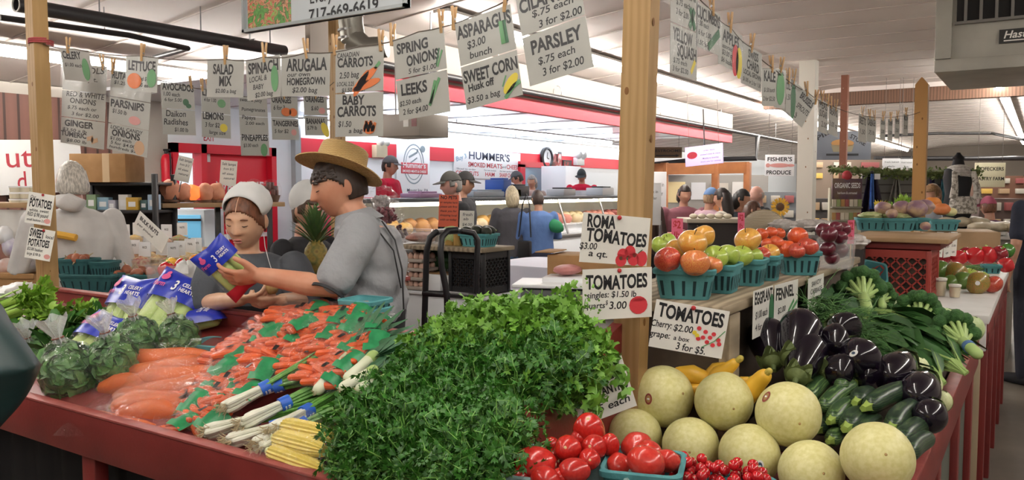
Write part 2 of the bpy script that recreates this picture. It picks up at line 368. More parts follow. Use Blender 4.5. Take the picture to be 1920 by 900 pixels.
g=G();g.box((.95,-.03,.355),(1.64,.04,.02));mk('grille_rail',g,mat('louver_metal','#6f6c66',.5),t)
g=G();b=ony(1873,84,a.y);g.box((b.x-a.x+.28,-.012,b.z-a.z+.055),(.56,.02,.1));o=mk('badge',g,col('#2c2b29',.4),t)
g=G();text(g,'Hastings',.075,b.x-a.x+.03,b.z-a.z+.04,-.0235,sx=1,shear=.25);g.box((b.x-a.x+.28,-.0235,b.z-a.z+.022),(.5,.001,.008));mk('badge_lettering',g,col('#e4e2da'),t)
def post(label,base,top,wd,m=WOOD,lean=V((0,0,0)),point=0,z0=0,th_=None):
 t=th('wooden_post',label,'post',(base[0],base[1],z0));th_=th_ or wd
 g=G();n=6;rings=[]
 for k in range(n+1):
  f=k/n;c=lean*f;c.z=(top-z0)*f;rings.append([c+V((i*wd/2,j*th_/2,0))for i,j in((-1,-1),(1,-1),(1,1),(-1,1))])
 if point:rings.append([lean+V((i*.004,j*th_/2,top-z0+point))for i,j in((-1,-1),(1,-1),(1,1),(-1,1))])
 g.loft(rings)
 for k in range(7):
  z=.75+(top-z0-.8)*((k*.618)%1);c=lean*(z/max(.1,top-z0));g.ell((c.x+(rnd.random()-.5)*wd*.6,c.y-th_/2+.0005,z),(.008,.0012,.012),8,6,m=1);g.ell((c.x+wd/2-.0005,c.y+(rnd.random()-.5)*th_*.5,z*.93),(.0012,.007,.011),8,6,m=1)
 mk('shaft',g,[m,mat('knot_wood','#7d5426',.6)],t,smooth=False);return t
PC=at(1166,500,2.2) 
post('wooden post at the inner corner of the stall holding the roma tomato sign',PC,cz(PC.x),.078,lean=RT*.07,th_=.06)
PL=at(88,400,3.9)
post('wooden post at far left holding the potato signs',PL,cz(PL.x),.07,lean=RT*-.02)
PB=at(633,250,5.6);post('slim wooden post directly behind the straw hat',PB,cz(PB.x),.075)
PY=at(1725,300,7.0);post('tall yellow pine post with a pointed top beside the baskets of turnips',PY,2.44,.1,mat('yellow_pine','#bd8f55',.55,'#b0824a',sc=5,stretch=(1,1,.15)),point=.06)
pw=at(1513,300,9.6);post('thick white painted post at centre right',pw,3.05,.18,mat('cream_paint','#d6d2c6',.5))
pb=at(1583,220,10.8);post('thin reddish brown post with peeling paint right of the white post',pb,3.05,.085,spots('peeling_brown','#7a4a36','noise',rough=.7,sc=30,stops=[(.5,'#7a4a36'),(.68,'#7a4a36'),(.72,'#c7b7a2')]))
# ================================================================ price signs
PAL=[mat('draw_'+n,c,.6)for n,c in(('orange','#e0752f'),('green','#5f9c66'),('yellow','#e3cf3d'),('red','#cf3640'),('pink','#d99a95'),('dark_green','#2f6b45'),('tan','#c7a17e'))]
SPAPER=mat('backlit_grey_paper','#b4b4ad',.42,'#adada6',sc=7)  # white sign paper coloured grey to carry its backlit shade
REDINK=mat('red_ink','#b0282e',.6)
def sign(label,A,B,h,lines,draw=(),sheets=1,sleeve=True,pins=(),paper=None,cat='price sign',name='price_sign',ink=INK,tack=None,tilt=0,group=None,edge=None):
 A,B=V(A),V(B);d=B-A;w_=d.length;rz=math.atan2(d.y,d.x);roll=math.asin(max(-1,min(1,d.z/w_)))
 t=th(name,label,cat,(A+B)/2,group=group)
 t.rotation_euler=(Mx.Rotation(rz,4,'Z')@Mx.Rotation(-roll,4,'Y')@Mx.Rotation(tilt,4,'X')).to_euler()
 hs=h/sheets
 for k in range(sheets):
  g=G();g.box((0,0,-hs*(k+.5)),(w_*.97,.0012,hs*.97));mk('paper',g,paper or SPAPER,t,smooth=False)
 g=G()
 for L in lines:
  s,x0,x1,zb,size,bold=L[:6]
  text(g,s,size*h*(1.42 if bold else 1.2),(x0-.5)*w_,-zb*h,-.0011,bold=(.034 if bold else .014),width=(x1-x0)*w_,shear=0 if bold else .12,rot=L[6]if len(L)>6 else 0,jit=.03)
 if lines:mk('lettering',g,ink,t,smooth=False)
 if draw:
  g=G()
  for q in draw:
   if q[0]=='d':g.disc((q[1]-.5)*w_,-q[2]*h,q[3]*w_,q[4]*w_,-.0022,q[5],rot=q[6]if len(q)>6 else 0)
   else:g.stroke([((x-.5)*w_,-z*h)for x,z in q[1]],q[2]*w_,-.0022,q[3])
  mk('drawing',g,PAL,t,smooth=False)
 if sleeve:
  g=G();rows=[]
  nx,nz=6,6*sheets
  for j in range(nz+1):
   rows.append([((i/nx-.5)*w_*1.03,-.0035-.0025*noise.noise((i*.9,j*.8,A.x*9)),.004-(h+.008)*j/nz)for i in range(nx+1)])
  n=nx+1;g.add([p for r in rows for p in r],[(j*n+i,j*n+i+1,(j+1)*n+i+1,(j+1)*n+i)for j in range(nz)for i in range(nx)]);mk('plastic_sleeve',g,SLEEVE,t)
 if tack:
  g=G();g.ell((tack*w_,-.004,-.008),(.006,.005,.006),10,8);mk('thumbtack',g,REDINK,t)
 for f in pins:PINS.append((t.matrix_world,A.lerp(B,f),rz,label))
 return t
PINS=[]
def pin_proto():
 t=th('clothespin','','clothespin')
 for s in(-1,1):
  g=G();M=Mx.Translation((0,s*.004,0))@Mx.Rotation(s*R(-5),4,'X')
  g.box((0,0,.016),(.0105,.005,.074),M=M,bv=.0012);g.box((0,-s*.001,.03),(.0085,.0045,.03),M=M);mk('jaw',g,PINW,t)
 g=G();g.tube([(-.006,0,.012),(.006,0,.012)],.0042,10);g.tube([(-.0062,-.007,.03),(-.0062,0,.012),(-.0062,.007,.03)],.0008,5);mk('spring',g,STEEL,t);return t
Q=lambda px,py:ony(px,py,2.03)
Q2=lambda px,py:ony(px,py,2.16)
X4=lambda px,py:onx(px,py,-4.0)
X9=lambda px,py:onx(px,py,-.96)
def hpx(f,px,py,n):return(f(px,py)-f(px,py+n)).length
def ps(label,f,a,b,n,*r,**k):return sign(label,f(*a),f(*b),hpx(f,a[0],a[1],n),*r,**k)
PP='sleeved price sign '
ps(PP+'reading celery, nearest the left post',Q,(111,90),(167,94),60,[('CELERY',.08,.7,.3,.22,1),('$1.00 each',.1,.68,.55,.13,0)],[('d',.8,.6,.12,.2,1)],pins=(.3,),tilt=.22)
ps(PP+'stacked of three, lowest reading ginger and tumeric',Q2,(117,118),(202,124),150,[('OLS',.6,.93,.1,.085,0),('pt.',.6,.8,.2,.06,0),('RED & WHITE',.12,.95,.4,.075,0),('ONIONS',.2,.78,.48,.075,0),('$.75 each or',.15,.8,.555,.05,0),('3 for $2.00',.25,.85,.63,.05,0),('GINGER',.1,.75,.77,.075,1),('$3.50 a lb',.05,.6,.835,.045,0),('TUMERIC',.02,.6,.9,.06,1),('$8.00 lb',.15,.6,.965,.045,0)],[('s',[(.62,.9),(.75,.87),(.72,.93),(.85,.89)],.05,6)],sheets=3,pins=(.9,))
ps(PP+'stacked of three with parsnips in the middle',Q2,(208,130),(287,141),150,[('RUTABAGAS',.05,.8,.1,.08,1),('$1.25 lb',.1,.5,.17,.05,0),('PARSNIPS',.05,.85,.45,.09,1),('$1.50 lb',.1,.45,.53,.06,0),('LOCAL CANDY',.08,.85,.73,.05,0),('ONIONS',.12,.8,.81,.075,1),('$1.00 each',.08,.6,.865,.045,0),('5 for $4.00',.1,.7,.92,.045,0),('hundreds $2.00',.08,.88,.97,.04,0)],[('d',.8,.9,.12,.1,6),('d',.65,.58,.14,.06,4)],sheets=3,pins=(.05,.5))
ps(PP+'reading lettuce with a green leaf drawn on it',Q,(236,104),(298,107),66,[('LETTUCE',.1,.92,.4,.26,1),('assorted $1.50',.2,.85,.68,.13,0),('$2.00 each',.25,.85,.85,.12,0)],[('d',.82,.6,.14,.16,1),('d',.3,.7,.22,.14,0)],pins=(.5,))
ps(PP+'of two pages, avocados above daikon radishes',X4,(300,154),(364,160),98,[('AVOCADOS',.05,.97,.13,.13,1),('1.00 each',.08,.55,.25,.09,0),('6 for 5.00',.1,.6,.35,.08,0),('Daikon',.12,.7,.64,.14,0),('Radishes',.05,.75,.8,.14,0),('$1.00 lb',.35,.75,.93,.09,0)],[('d',.72,.35,.09,.09,5),('d',.8,.42,.08,.06,5)],sheets=2,pins=(.9,))
ps(PP+'of two pages, limes above lemons',X4,(376,164),(432,171),93,[('LIMES',.05,.6,.15,.13,1),('4 for 1.00',.1,.5,.27,.09,0),('LEMONS',.05,.75,.62,.14,1),('3 for $2',.12,.6,.78,.11,0),('large size',.25,.8,.92,.09,0)],[('d',.68,.28,.14,.12,1),('d',.74,.78,.13,.12,2)],sheets=2,pins=(.05,.25))
ps(PP+'of three pages ending with pineapples',X4,(446,180),(501,184),112,[('sweet & juicy',.05,.8,.08,.07,0),('Pomegranates',.1,.9,.24,.07,0),('Papaya',.1,.55,.38,.08,0),('2.00 each',.2,.85,.47,.06,0),('PINEAPPLES',.06,.95,.74,.1,1),('$3.00 each',.1,.6,.85,.07,0)],[('d',.8,.9,.12,.18,1)],sheets=3,pins=(.5,))
ps(PP+'of two pages, oranges above tangerines',X4,(506,178),(558,182),84,[('ORANGES',.05,.75,.16,.14,1),('6 for 3',.1,.5,.32,.12,0),('TANGERINES',.05,.97,.68,.12,1),('5 for $2',.1,.6,.84,.1,0)],[('d',.55,.36,.18,.12,0),('d',.8,.36,.15,.12,0),('d',.8,.82,.1,.09,4)],sheets=2,pins=(.5,))
ps(PP+'of two pages with bananas and a yellow corner drawing',X4,(568,178),(613,181),76,[('ORANGES',.08,.85,.16,.14,1),('$.60',.3,.6,.36,.12,0),('BANANAS',.08,.85,.7,.13,1),('$.79 lb',.1,.5,.85,.11,0)],[('d',.75,.37,.14,.1,4),('d',.85,.85,.14,.25,2,.5)],sheets=2,pins=(.5,))
ps(PP+'reading salad mix',Q,(388,112),(459,110),71,[('SALAD',.18,.72,.38,.25,1),('MIX',.35,.68,.68,.25,1),('$2.00 a bag',.25,.8,.87,.12,0)],pins=(.5,))
ps(PP+'reading spinach',Q,(460,113),(526,101),78,[('SPINACH',.08,.93,.36,.25,1),('LOCAL &',.1,.6,.55,.15,0),('BABY',.2,.5,.74,.14,0),('$2.00 bag',.25,.75,.93,.13,0)],[('d',.82,.55,.1,.25,1)],pins=(.55,))
ps(PP+'reading arugala, our own homegrown',Q,(527,102),(621,97),80,[('ARUGALA',.12,.93,.4,.27,1),('our own',.14,.6,.53,.12,0),('HOMEGROWN',.14,.9,.72,.16,1),('$2.00 bag',.25,.75,.9,.14,0)],pins=(.52,))
ps(PP+'of two pages, Canadian carrots above baby carrots',Q,(628,93),(721,84),165,[('CANADIAN',.05,.5,.1,.065,0),('CARROTS',.06,.78,.21,.1,1),('2.50 bag',.1,.5,.33,.08,0),('LOCAL 2.25',.05,.4,.42,.055,0),('$1.50 bunch',.15,.62,.49,.055,0),('BABY',.17,.62,.63,.1,1),('CARROTS',.06,.85,.76,.11,1),('$1.50',.08,.35,.88,.075,0),('a bag',.3,.58,.95,.06,0)],[('d',.62,.36,.3,.065,0,.6),('d',.66,.42,.28,.06,0,.25),('d',.55,.4,.24,.06,0,.9),('s',[(.82,.25),(.92,.18)],.05,1),('d',.72,.9,.12,.09,0),('s',[(.62,.94),(.66,.82),(.7,.94),(.75,.82),(.78,.94),(.84,.84)],.05,0)],sheets=2,pins=(.0,.93))
ps(PP+'of two pages, spring onions above leeks',Q,(735,74),(833,48),156,[('SPRING',.08,.68,.2,.12,1),('ONIONS',.25,.86,.36,.12,1),('5 for $1.00',.27,.8,.46,.07,0),('LEEKS',.1,.6,.7,.13,1),('$2.50 each',.05,.46,.82,.07,0),('2 for $4.00',.1,.58,.93,.08,0)],[('s',[(.82,.45),(.93,.27)],.03,1),('s',[(.8,.43),(.88,.24)],.02,5),('s',[(.62,.88),(.84,.58)],.05,1),('s',[(.64,.86),(.76,.6)],.05,1)],sheets=2,pins=(.0,.95))
ps(PP+'of two pages, asparagus above sweet corn',Q,(851,44),(958,6),168,[('ASPARAGUS',.03,.97,.2,.14,1),('$3.00',.18,.5,.33,.1,0),('bunch',.2,.58,.45,.09,0),('SWEET CORN',.04,.97,.7,.13,1),('Husk off',.1,.55,.8,.08,1),('$3.50 a bag',.05,.62,.93,.08,0)],[('s',[(.8,.15),(.8,.4)],.08,1),('s',[(.85,.15),(.86,.4)],.05,5),('d',.82,.84,.17,.075,2,.75),('s',[(.7,.98),(.85,.88),(.98,.84)],.06,1),('s',[(.68,.85),(.76,.74)],.02,1)],sheets=2,pins=(.0,.9))
ps(PP+'of two pages, cilantro above parsley',Q,(962,-22),(1083,-70),192,[('CILANTRO',.05,.97,.27,.13,1),('$.75 each',.22,.85,.35,.08,0),('3 for $2.00',.3,.95,.47,.085,0),('PARSLEY',.13,.9,.7,.13,1),('$.75 each',.2,.76,.815,.085,0),('3 for $2.00',.24,.86,.935,.09,0)],sheets=2,pins=(.1,))
ps(PP+'of two pages ending with yellow squash',X9,(1257,-58),(1309,-28),196,[('ZUCCHINI',.1,.9,.2,.1,1),('$.75 each',.2,.7,.3,.07,0),('3 for 2.00',.2,.65,.4,.07,0),('YELLOW',.1,.8,.66,.12,1),('SQUASH',.25,.95,.8,.12,1),('$.75 each',.12,.6,.88,.06,0),('3 for $2.00',.1,.65,.96,.06,0)],[('s',[(.68,.48),(.85,.28)],.1,5),('s',[(.7,.28),(.88,.48)],.1,5),('s',[(.75,.93),(.9,.8)],.07,2)],sheets=2)
ps(PP+'reading cucumbers with a long green cucumber',X9,(1305,1),(1351,27),86,[('CUCUMBERS',.03,.97,.34,.27,1),('1.00 each',.08,.5,.5,.14,0),('6 for 5.00',.1,.6,.7,.14,0),('1.50 large',.08,.6,.92,.12,0)],[('s',[(.5,.9),(.95,.45)],.12,5)],pins=(.65,))
ps(PP+'reading apples with a red and a yellow apple',X9,(1348,38),(1392,66),82,[('APPLES',.15,.85,.4,.26,1),('assorted',.15,.55,.56,.12,0),('$3.00 qt',.15,.6,.72,.14,0),('$6 basket',.12,.65,.9,.13,0)],[('d',.7,.72,.14,.22,3),('d',.86,.74,.14,.22,2)],pins=(.45,))
ps(PP+'reading swiss chard, local grown',X9,(1391,78),(1429,101),79,[('SWISS',.3,.8,.28,.2,1),('CHARD',.25,.85,.55,.22,1),('LOCAL GROWN',.1,.97,.72,.12,1),('$1.00 or 2 for 1.50',.08,.95,.9,.12,0)],pins=(.45,))
XS=lambda px,py,Y:at(px,py,Y)
def far(label,a,b,n,Y,lines,draw=(),**k):return sign(label,at(a[0],a[1],Y),at(b[0],b[1],Y+k.pop('dY',.05)),n*Y/F,lines,draw,**k)
far(PP+'reading kale, facing the camera',(1428,126),(1455,128),72,3.45,[('KALE',.15,.95,.35,.26,1),('$1.50 bunch',.15,.9,.62,.13,0),('2 for $2.50',.1,.9,.85,.13,0)],pins=(.7,))
far(PP+'with a big bright green leaf drawing',(1454,127),(1474,131),74,3.6,[('LOCAL',.2,.8,.15,.1,1)],[('d',.5,.5,.38,.9,1)],pins=(.5,))
far(PP+'half hidden behind the green leaf sign',(1473,148),(1483,150),62,3.75,[('COLL',.1,.9,.3,.2,1),('1.50',.1,.9,.6,.2,0)],pins=(.5,))
far(PP+'narrow with a green stalk, beside the leaning grey one',(1482,148),(1494,152),66,3.9,[('BROC',.1,.9,.2,.2,1)],[('d',.5,.6,.4,1.2,5)],pins=(.5,))
far(PP+'leaning and greyish, in front of the white post',(1494,155),(1531,190),62,4.0,[('BRUSSELS',.35,.95,.3,.2,1),('SPROUTS',.4,.95,.6,.2,0),('$2.50 lb',.1,.6,.9,.2,0)],pins=(.5,.95))
far(PP+'just right of the white post',(1535,184),(1553,194),62,4.5,[('PEAS',.1,.9,.25,.2,1),('SUGAR',.1,.9,.5,.2,1),('2.00',.3,.9,.8,.2,0)],pins=(.3,.9),dY=.25)
far(PP+'between the white post and the brown post',(1554,195),(1572,205),55,4.8,[('BEANS',.1,.9,.3,.25,1),('3.00 qt',.1,.9,.7,.2,0)],pins=(.2,.7),dY=.25)
far(PP+'first one right of the brown post',(1610,211),(1625,218),53,5.4,[('BEETS',.1,.9,.35,.25,1),('1.50',.2,.8,.7,.2,0)],pins=(.4,),dY=.3)
far(PP+'second one right of the brown post',(1625,217),(1643,221),48,5.7,[('CABBAGE',.1,.9,.35,.25,1),('.75 lb',.2,.8,.7,.2,0)],pins=(.3,.8),dY=.2)
for k,(lb,x,y,n)in enumerate((('fourth',1656,221,40),('third',1670,222,42),('second',1683,219,40),('first',1699,213,40))):
 far('narrow sign on the far line, '+lb+' left of the pointed pine post',(x-5,y),(x+4,y+1),n,6.0+k*.25,[('OKRA TURNIP PEPPER MELON'.split()[k],.1,.9,.3,.2,1),('2.00',.2,.8,.7,.2,0)],pins=(.5,))
W_=dict(sleeve=False,paper=PAPER)
sign('white sign reading roma tomatoes, tacked high on the centre post',at(1092,396,2.06),at(1222,408,2.14),.131,[('ROMA',.08,.48,.28,.24,1),('TOMATOES',.08,.95,.56,.25,1,-.03),('$3.00',.0,.24,.72,.15,0),('a qt.',.13,.4,.86,.15,0)],[('d',.62,.78,.08,.075,3),('d',.72,.72,.08,.08,3),('d',.78,.86,.085,.085,3),('d',.6,.9,.08,.08,3),('d',.9,.84,.08,.1,3),('d',.7,.84,.03,.03,5),('d',.6,.86,.03,.025,5),('d',.79,.78,.03,.03,5),('s',[(.84,.74),(.9,.66)],.012,5)],tack=.02,**W_)
sign('white sign reading tomatoes singles and quarts, tacked below the roma sign',at(1090,504,2.07),at(1224,499,2.12),.136,[('TOMATOES',.06,.92,.4,.26,1),('singles: $1.50 lb',.07,.76,.57,.14,0),('quarts',.04,.32,.76,.13,0),('$',.33,.36,.7,.1,0),('3.00',.38,.62,.79,.17,0)],[('d',.79,.74,.13,.12,3),('d',.79,.64,.11,.02,3)],tack=.02,**W_)
sign('white sign reading cherry and grape tomatoes, hung on the end of the apple shelf',at(1229,559,2.02),at(1371,583,2.0),.125,[('TOMATOES',.06,.93,.34,.27,1,-.02),('Cherry:',.0,.27,.56,.16,0),('$2.00',.3,.55,.58,.16,0),('grape:',.0,.27,.76,.15,0),('a box',.32,.53,.76,.11,0),('3 for $5.',.37,.76,.95,.17,0)],[('d',x,z,.03,.028,c)for x,z,c in((.63,.45,3),(.72,.5,3),(.83,.52,3),(.7,.62,3),(.79,.6,3),(.9,.62,3),(.76,.7,3),(.84,.74,3),(.92,.7,3),(.64,.66,3),(.58,.55,2),(.62,.6,2))]+[('s',[(.7,.82),(.85,.66),(.97,.42)],.012,1)],tack=.01,**W_)
sign('tilted white sign ending in each, half hidden by the cilantro below the centre post',at(1056,703,1.96),at(1166,664,2.0),.135,[('PARSLEY',.1,.9,.35,.25,1),('& CILANTRO',.2,.95,.6,.16,1),('$.75 each',.1,.9,.86,.16,0)],tilt=-.15,**W_)
XE=lambda px,py:onx(px,py,-.675)
def es(label,a,b,n,*r,**k):return sign(label,XE(*a),XE(*b),hpx(XE,a[0],a[1],n),*r,**k)
es('white sign reading eggplant, on the shelf edge above the eggplants',(1412,545),(1450,533),92,[('EGGPLANT',.08,.95,.3,.24,1),('$1.00 each',.12,.7,.6,.18,0),('4 for 4.50',.12,.75,.85,.16,0)],[('d',.9,.62,.12,.3,5)],**W_)
es('white sign reading fennel, right of the eggplant sign',(1452,534),(1497,522),80,[('FENNEL',.06,.8,.38,.27,1),('$2.00',.15,.45,.7,.16,0)],[('s',[(.45,.95),(.6,.7),(.8,.5)],.04,1),('s',[(.6,.9),(.75,.7),(.95,.55)],.04,1)],**W_)
es('small white sign hung alone at the far end of the shelf edge',(1515,522),(1545,511),72,[('SAVOY',.2,.8,.25,.15,0),('CABBAGE',.15,.85,.45,.15,0),('$.79 lb',.15,.8,.7,.14,0)],**W_)
sign('white sign reading potatoes, higher of two on the far left post',at(54,358,3.78),at(104,366,3.8),.15,[('Our',.1,.3,.2,.12,0),('POTATOES',.1,.92,.46,.25,1),('white, sweet',.12,.85,.6,.11,0),('RED $.98 pound',.08,.85,.75,.14,0),('small baskets 2.00',.08,.8,.9,.09,0)],[('d',.85,.85,.12,.1,4)],tack=.05,**W_)
sign('white sign reading sweet potatoes, lower of two on the far left post',at(56,424,3.78),at(105,433,3.8),.15,[('SWEET',.05,.6,.3,.25,1),('local',.66,.95,.28,.12,0),('POTATOES',.06,.85,.58,.22,1),('$2.00 basket',.06,.65,.73,.11,0),('large $.98 lb',.08,.6,.88,.1,0)],[('d',.85,.85,.12,.1,4)],tack=.05,**W_)
proto,used,cnt=pin_proto(),[],{}
for Mw,p,rz,lb in PINS:
 s=lb.replace(PP,'');cnt[s]=cnt.get(s,0)+1
 n=sum(1 for q in PINS if q[3]==lb)
 pre='wooden clothespin' if n==1 else('left clothespin','right clothespin')[cnt[s]-1]
 put(proto,None,used,label=' '.join((pre+' holding the sign '+s).split()[:16]),loc=p,rot=(rnd.uniform(-.1,.1),rnd.uniform(-.12,.12),rz+rnd.uniform(-.3,.3)),group='clothespins on the sign lines')
def twine(label,pts,r=.0022):
 g=G();P=[]
 for a,b in zip(pts,pts[1:]):
  for k in range(4):P.append(V(a).lerp(V(b),k/4)-UP*(.01*math.sin(math.pi*k/4)))
 g.tube(P+[V(pts[-1])],r,5);tag(mk('clothesline',g,TWINE),label,'string')
twine('sagging dark string from the left post to the centre post, holding the vegetable signs',[PL+V((0,0,2.245-PL.z)),Q(140,92),Q(265,105),Q(424,111),Q(493,107),Q(574,99),Q(675,87),Q(784,60),Q(905,22),Q(1020,-46),PC+RT*.06+UP*(2.32-PC.z)])
twine('string running back from the left post to the slim post behind the straw hat',[PL+V((0,0,2.2-PL.z)),X4(330,157),X4(404,168),X4(473,182),X4(532,180),X4(590,179),PB+V((0,0,2.3-PB.z))])
twine('string running back along the right side to the pointed pine post',[PC+RT*.06+UP*(2.3-PC.z),X9(1283,-43),X9(1328,14),X9(1370,52),X9(1410,90),at(1450,128,3.5),at(1512,172,4.1),at(1562,200,4.9),at(1632,219,5.75),at(1685,218,6.5),at(1725,210,6.95)])
g=G();g.tube([PL+V((math.cos(a)*.052,math.sin(a)*.052,2.235+a*.0013-PL.z))for a in[q*math.pi/6 for q in range(37)]],.004,5)
tag(mk('cord_knot',g,mat('red_cord','#a3484a',.8)),'red cord wound around the far left post where the signs start','cord')
yb=2.3;a,b=ony(459,62,yb),ony(764,6,yb);t=th('hanging_banner','grey hanging banner with a vegetable picture and a telephone number','banner',(a.x,yb,a.z))
wd,hh=b.x-a.x,.42
g=G();g.box((wd/2,.01,hh/2),(wd,.02,hh));mk('board',g,mat('banner_grey','#b9c0c4',.4),t,smooth=False)
for c,d in(((wd/2,0,.006),(wd,.03,.012)),((.006,0,hh/2),(.012,.03,hh)),((wd-.006,0,hh/2),(.012,.03,hh)),((wd/2,0,hh),(wd,.03,.012))):
 g=G();g.box(c,d);mk('frame_bar',g,col('#9ba1a3',.3),t)
def bl(px,py):q=ony(px,py,yb);return q.x-a.x,q.z-a.z
g=G();(x0,z0),(x1,z1)=bl(466,57),bl(546,42);g.box(((x0+x1)/2,-.001,z0+.15),(x1-x0,.003,.3))
mk('picture',g,spots('vegetable_print','#4f8a3c','noise',rough=.4,sc=26,dist=1.5,stops=[(.3,'#3f7a34'),(.42,'#5d9a48'),(.47,'#5c3b25'),(.52,'#c9a177'),(.58,'#b3313a'),(.66,'#7fae56')]),t,smooth=False)
g=G();x,z=bl(580,41);x2,_=bl(710,20);text(g,'717-669-6619',.062,x,z+.004,-.0015,width=x2-x)
x,z=bl(582,7);x2,_=bl(624,0);text(g,'Every',.06,x,z,-.0015,width=x2-x,bold=.01);mk('lettering',g,INK,t)
g=G();g.tube([(.02,.01,0),(.02,.01,-.03),(.05,.01,-.03)],.004,6);mk('hook',g,STEEL,t)
for x in(.05,wd-.05):
 g=G();g.tube([(x,.01,hh),(x,.01,3.05-a.z)],.004,6);mk('hanging_wire',g,STEEL,t)
# ================================================================ the stall
X0,X1,YA=-4.15,-.235,1.318 
def bedA(y):return .845+(y-1.34)*.28
t=th('market_stall','red painted L-shaped produce stall with sloping bins in the foreground','market stall',(-.6,1.6,0));LO=V((-.6,1.6,0))
def lb(g,c,d,m=0,bv=.004):g.box((c[0]-LO.x,c[1]-LO.y,c[2]),d,m,bv=bv)
g=G();lb(g,((X0+X1)/2,YA,.81),(X1-X0,.036,.13));mk('front_board',g,RED,t)
g=G();lb(g,((X0+X1)/2,YA,.879),(X1-X0,.038,.008),bv=.002);mk('front_rim',g,REDTOP,t)
g=G();lb(g,(X1,2.7,.835),(.04,2.8,.12));mk('side_board',g,RED,t)
g=G();lb(g,(X1,2.7,.898),(.042,2.8,.01),bv=.002);mk('side_rim',g,REDTOP,t)
for k in range(5):
 g=G();lb(g,(X1-.01,1.34+k*.675,.39),(.03,.08,.78));mk('side_post',g,RED,t)
for k in range(4):
 g=G();lb(g,(X1-.03,1.678+k*.675,.39),(.02,.6,.78));mk('side_panel',g,mat('panel_green_grey','#5c6259',.6),t)
for x in(-4.05,-3.2,-2.4,ony(372,890,YA).x,-.9):
 g=G();lb(g,(x,YA+.02,.37),(.07,.045,.74));mk('leg',g,RED,t)
g=G()
n=90;xs=[X0+(X1-X0)*k/n for k in range(n+1)]
g.loft([[(x-LO.x,YA+.09+.012*math.sin(x*38)-LO.y,z)for x in xs]for z in(.02,.76)],caps=False,close=False);mk('skirt',g,mat('black_curtain','#121114',.8),t)
g=G();g.loft([[(x-LO.x,y-LO.y,bedA(y)-.0),(x-LO.x,y-LO.y,bedA(y)-.02)]for x in(X0,)for y in(1.336,1.985)]+[],caps=False)if False else None
g=G();vs=[]
for x in(X0,-.975):
 for y in(1.336,1.985):
  for dz_ in(0,-.02):vs.append((x-LO.x,y-LO.y,bedA(y)+dz_))
g.add(vs,[(0,2,6,4),(1,5,7,3),(0,1,3,2),(4,6,7,5),(0,4,5,1),(2,3,7,6)]);mk('sloping_bed',g,RED,t)
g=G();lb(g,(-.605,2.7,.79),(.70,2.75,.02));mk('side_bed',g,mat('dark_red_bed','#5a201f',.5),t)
g=G();lb(g,((X0-.99)/2,2.0,.965),(-.99-X0,.03,.22));mk('back_board',g,RED,t)
g=G();lb(g,((X0-.99)/2,2.0,1.082),(-.99-X0,.045,.014),bv=.003);mk('back_rim',g,REDTOP,t)
g=G();vs=[(x-LO.x,y-LO.y,z)for x in(-.975,-.945)for y,z in((1.336,.78),(1.336,1.0),(2.04,1.2),(2.04,.78))]
g.add(vs,[(0,1,2,3),(7,6,5,4),(0,4,5,1),(1,5,6,2),(2,6,7,3),(3,7,4,0)]);mk('divider_board',g,RED,t)
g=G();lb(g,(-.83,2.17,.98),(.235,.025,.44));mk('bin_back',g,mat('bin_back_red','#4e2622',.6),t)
g=G();lb(g,(-.6,4.09,.82),(.7,.03,.14));mk('end_board',g,RED,t)
sh=th('plank_shelf','rough grey wooden plank shelf on boards, carrying the apple baskets','shelf',(-.91,3.0,0));SO=V((-.91,3.0,0))
g=G();g.box((0,.02,1.227),(.44,1.9,.028),bv=.006);mk('plank',g,OLDWOOD,sh)
for x,y,wd,dp in((.04,-.84,.3,.02),(.2,-.82,.03,.09),(.2,.1,.03,.09),(.2,.9,.03,.09)):
 g=G();g.box((x,y,1.0),(wd,dp,.42),bv=.003);mk('support_board',g,OLDWOOD if x==.2 else mat('dark_plank','#54463a',.7,'#463a30',sc=9),sh)
g=G();g.box((.17,.1,1.0),(.015,1.75,.42));mk('side_panel',g,mat('dark_plank','#54463a',.7),sh)
ZS=1.242
def leaflet(g,p,d,n,s,lobes=5,wid=.9,m=0,fold=.25,cut=.68,sp=2.5): 
 d=d.normalized();n=(n-d*n.dot(d));n=n.normalized()if n.length>1e-4 else basis(d)[0];r=d.cross(n);P=[p]
 for k in range(lobes*2+1):
  a=(k/(lobes*2)-.5)*sp;q=1.0 if k%2 else .68
  q*=(.75+.25*math.cos(a));P.append(p+(d*(math.cos(a)*q)+r*(math.sin(a)*q*wid)-n*(fold*abs(math.sin(a))*q-.1*q))*s)
 g.add(P,[(0,k,k+1)for k in range(1,len(P)-1)],m)
def blade(g,pts,wd,up,m=0,cup=.25,tip=.05): 
 pts=[V(p)for p in pts];rows=[];N=len(pts)
 for i,p in enumerate(pts):
  d=(pts[min(i+1,N-1)]-pts[max(0,i-1)]).normalized();r=d.cross(V(up));r=r.normalized()if r.length>1e-4 else basis(d)[0];n=r.cross(d)
  f=i/(N-1);w2=wd/2*(wd and(max(tip,math.sin(math.pi*(.12+.86*f)))));rows.append([p-r*w2+n*w2*cup,p,p+r*w2+n*w2*cup])
 g.add([p for r in rows for p in r],[(i*3+j,i*3+j+1,i*3+j+4,i*3+j+3)for i in range(N-1)for j in(0,1)],m)
def rv(s=1):return V((rnd.uniform(-s,s),rnd.uniform(-s,s),rnd.uniform(-s,s)))
PARS=mat('parsley_leaf','#3c7a22',.42,'#285a18',sc=22,rand=.18);CIL=mat('cilantro_leaf','#78a93c',.45,'#5c902c',sc=22,rand=.14)
STEM=mat('herb_stem','#7fae55',.5)
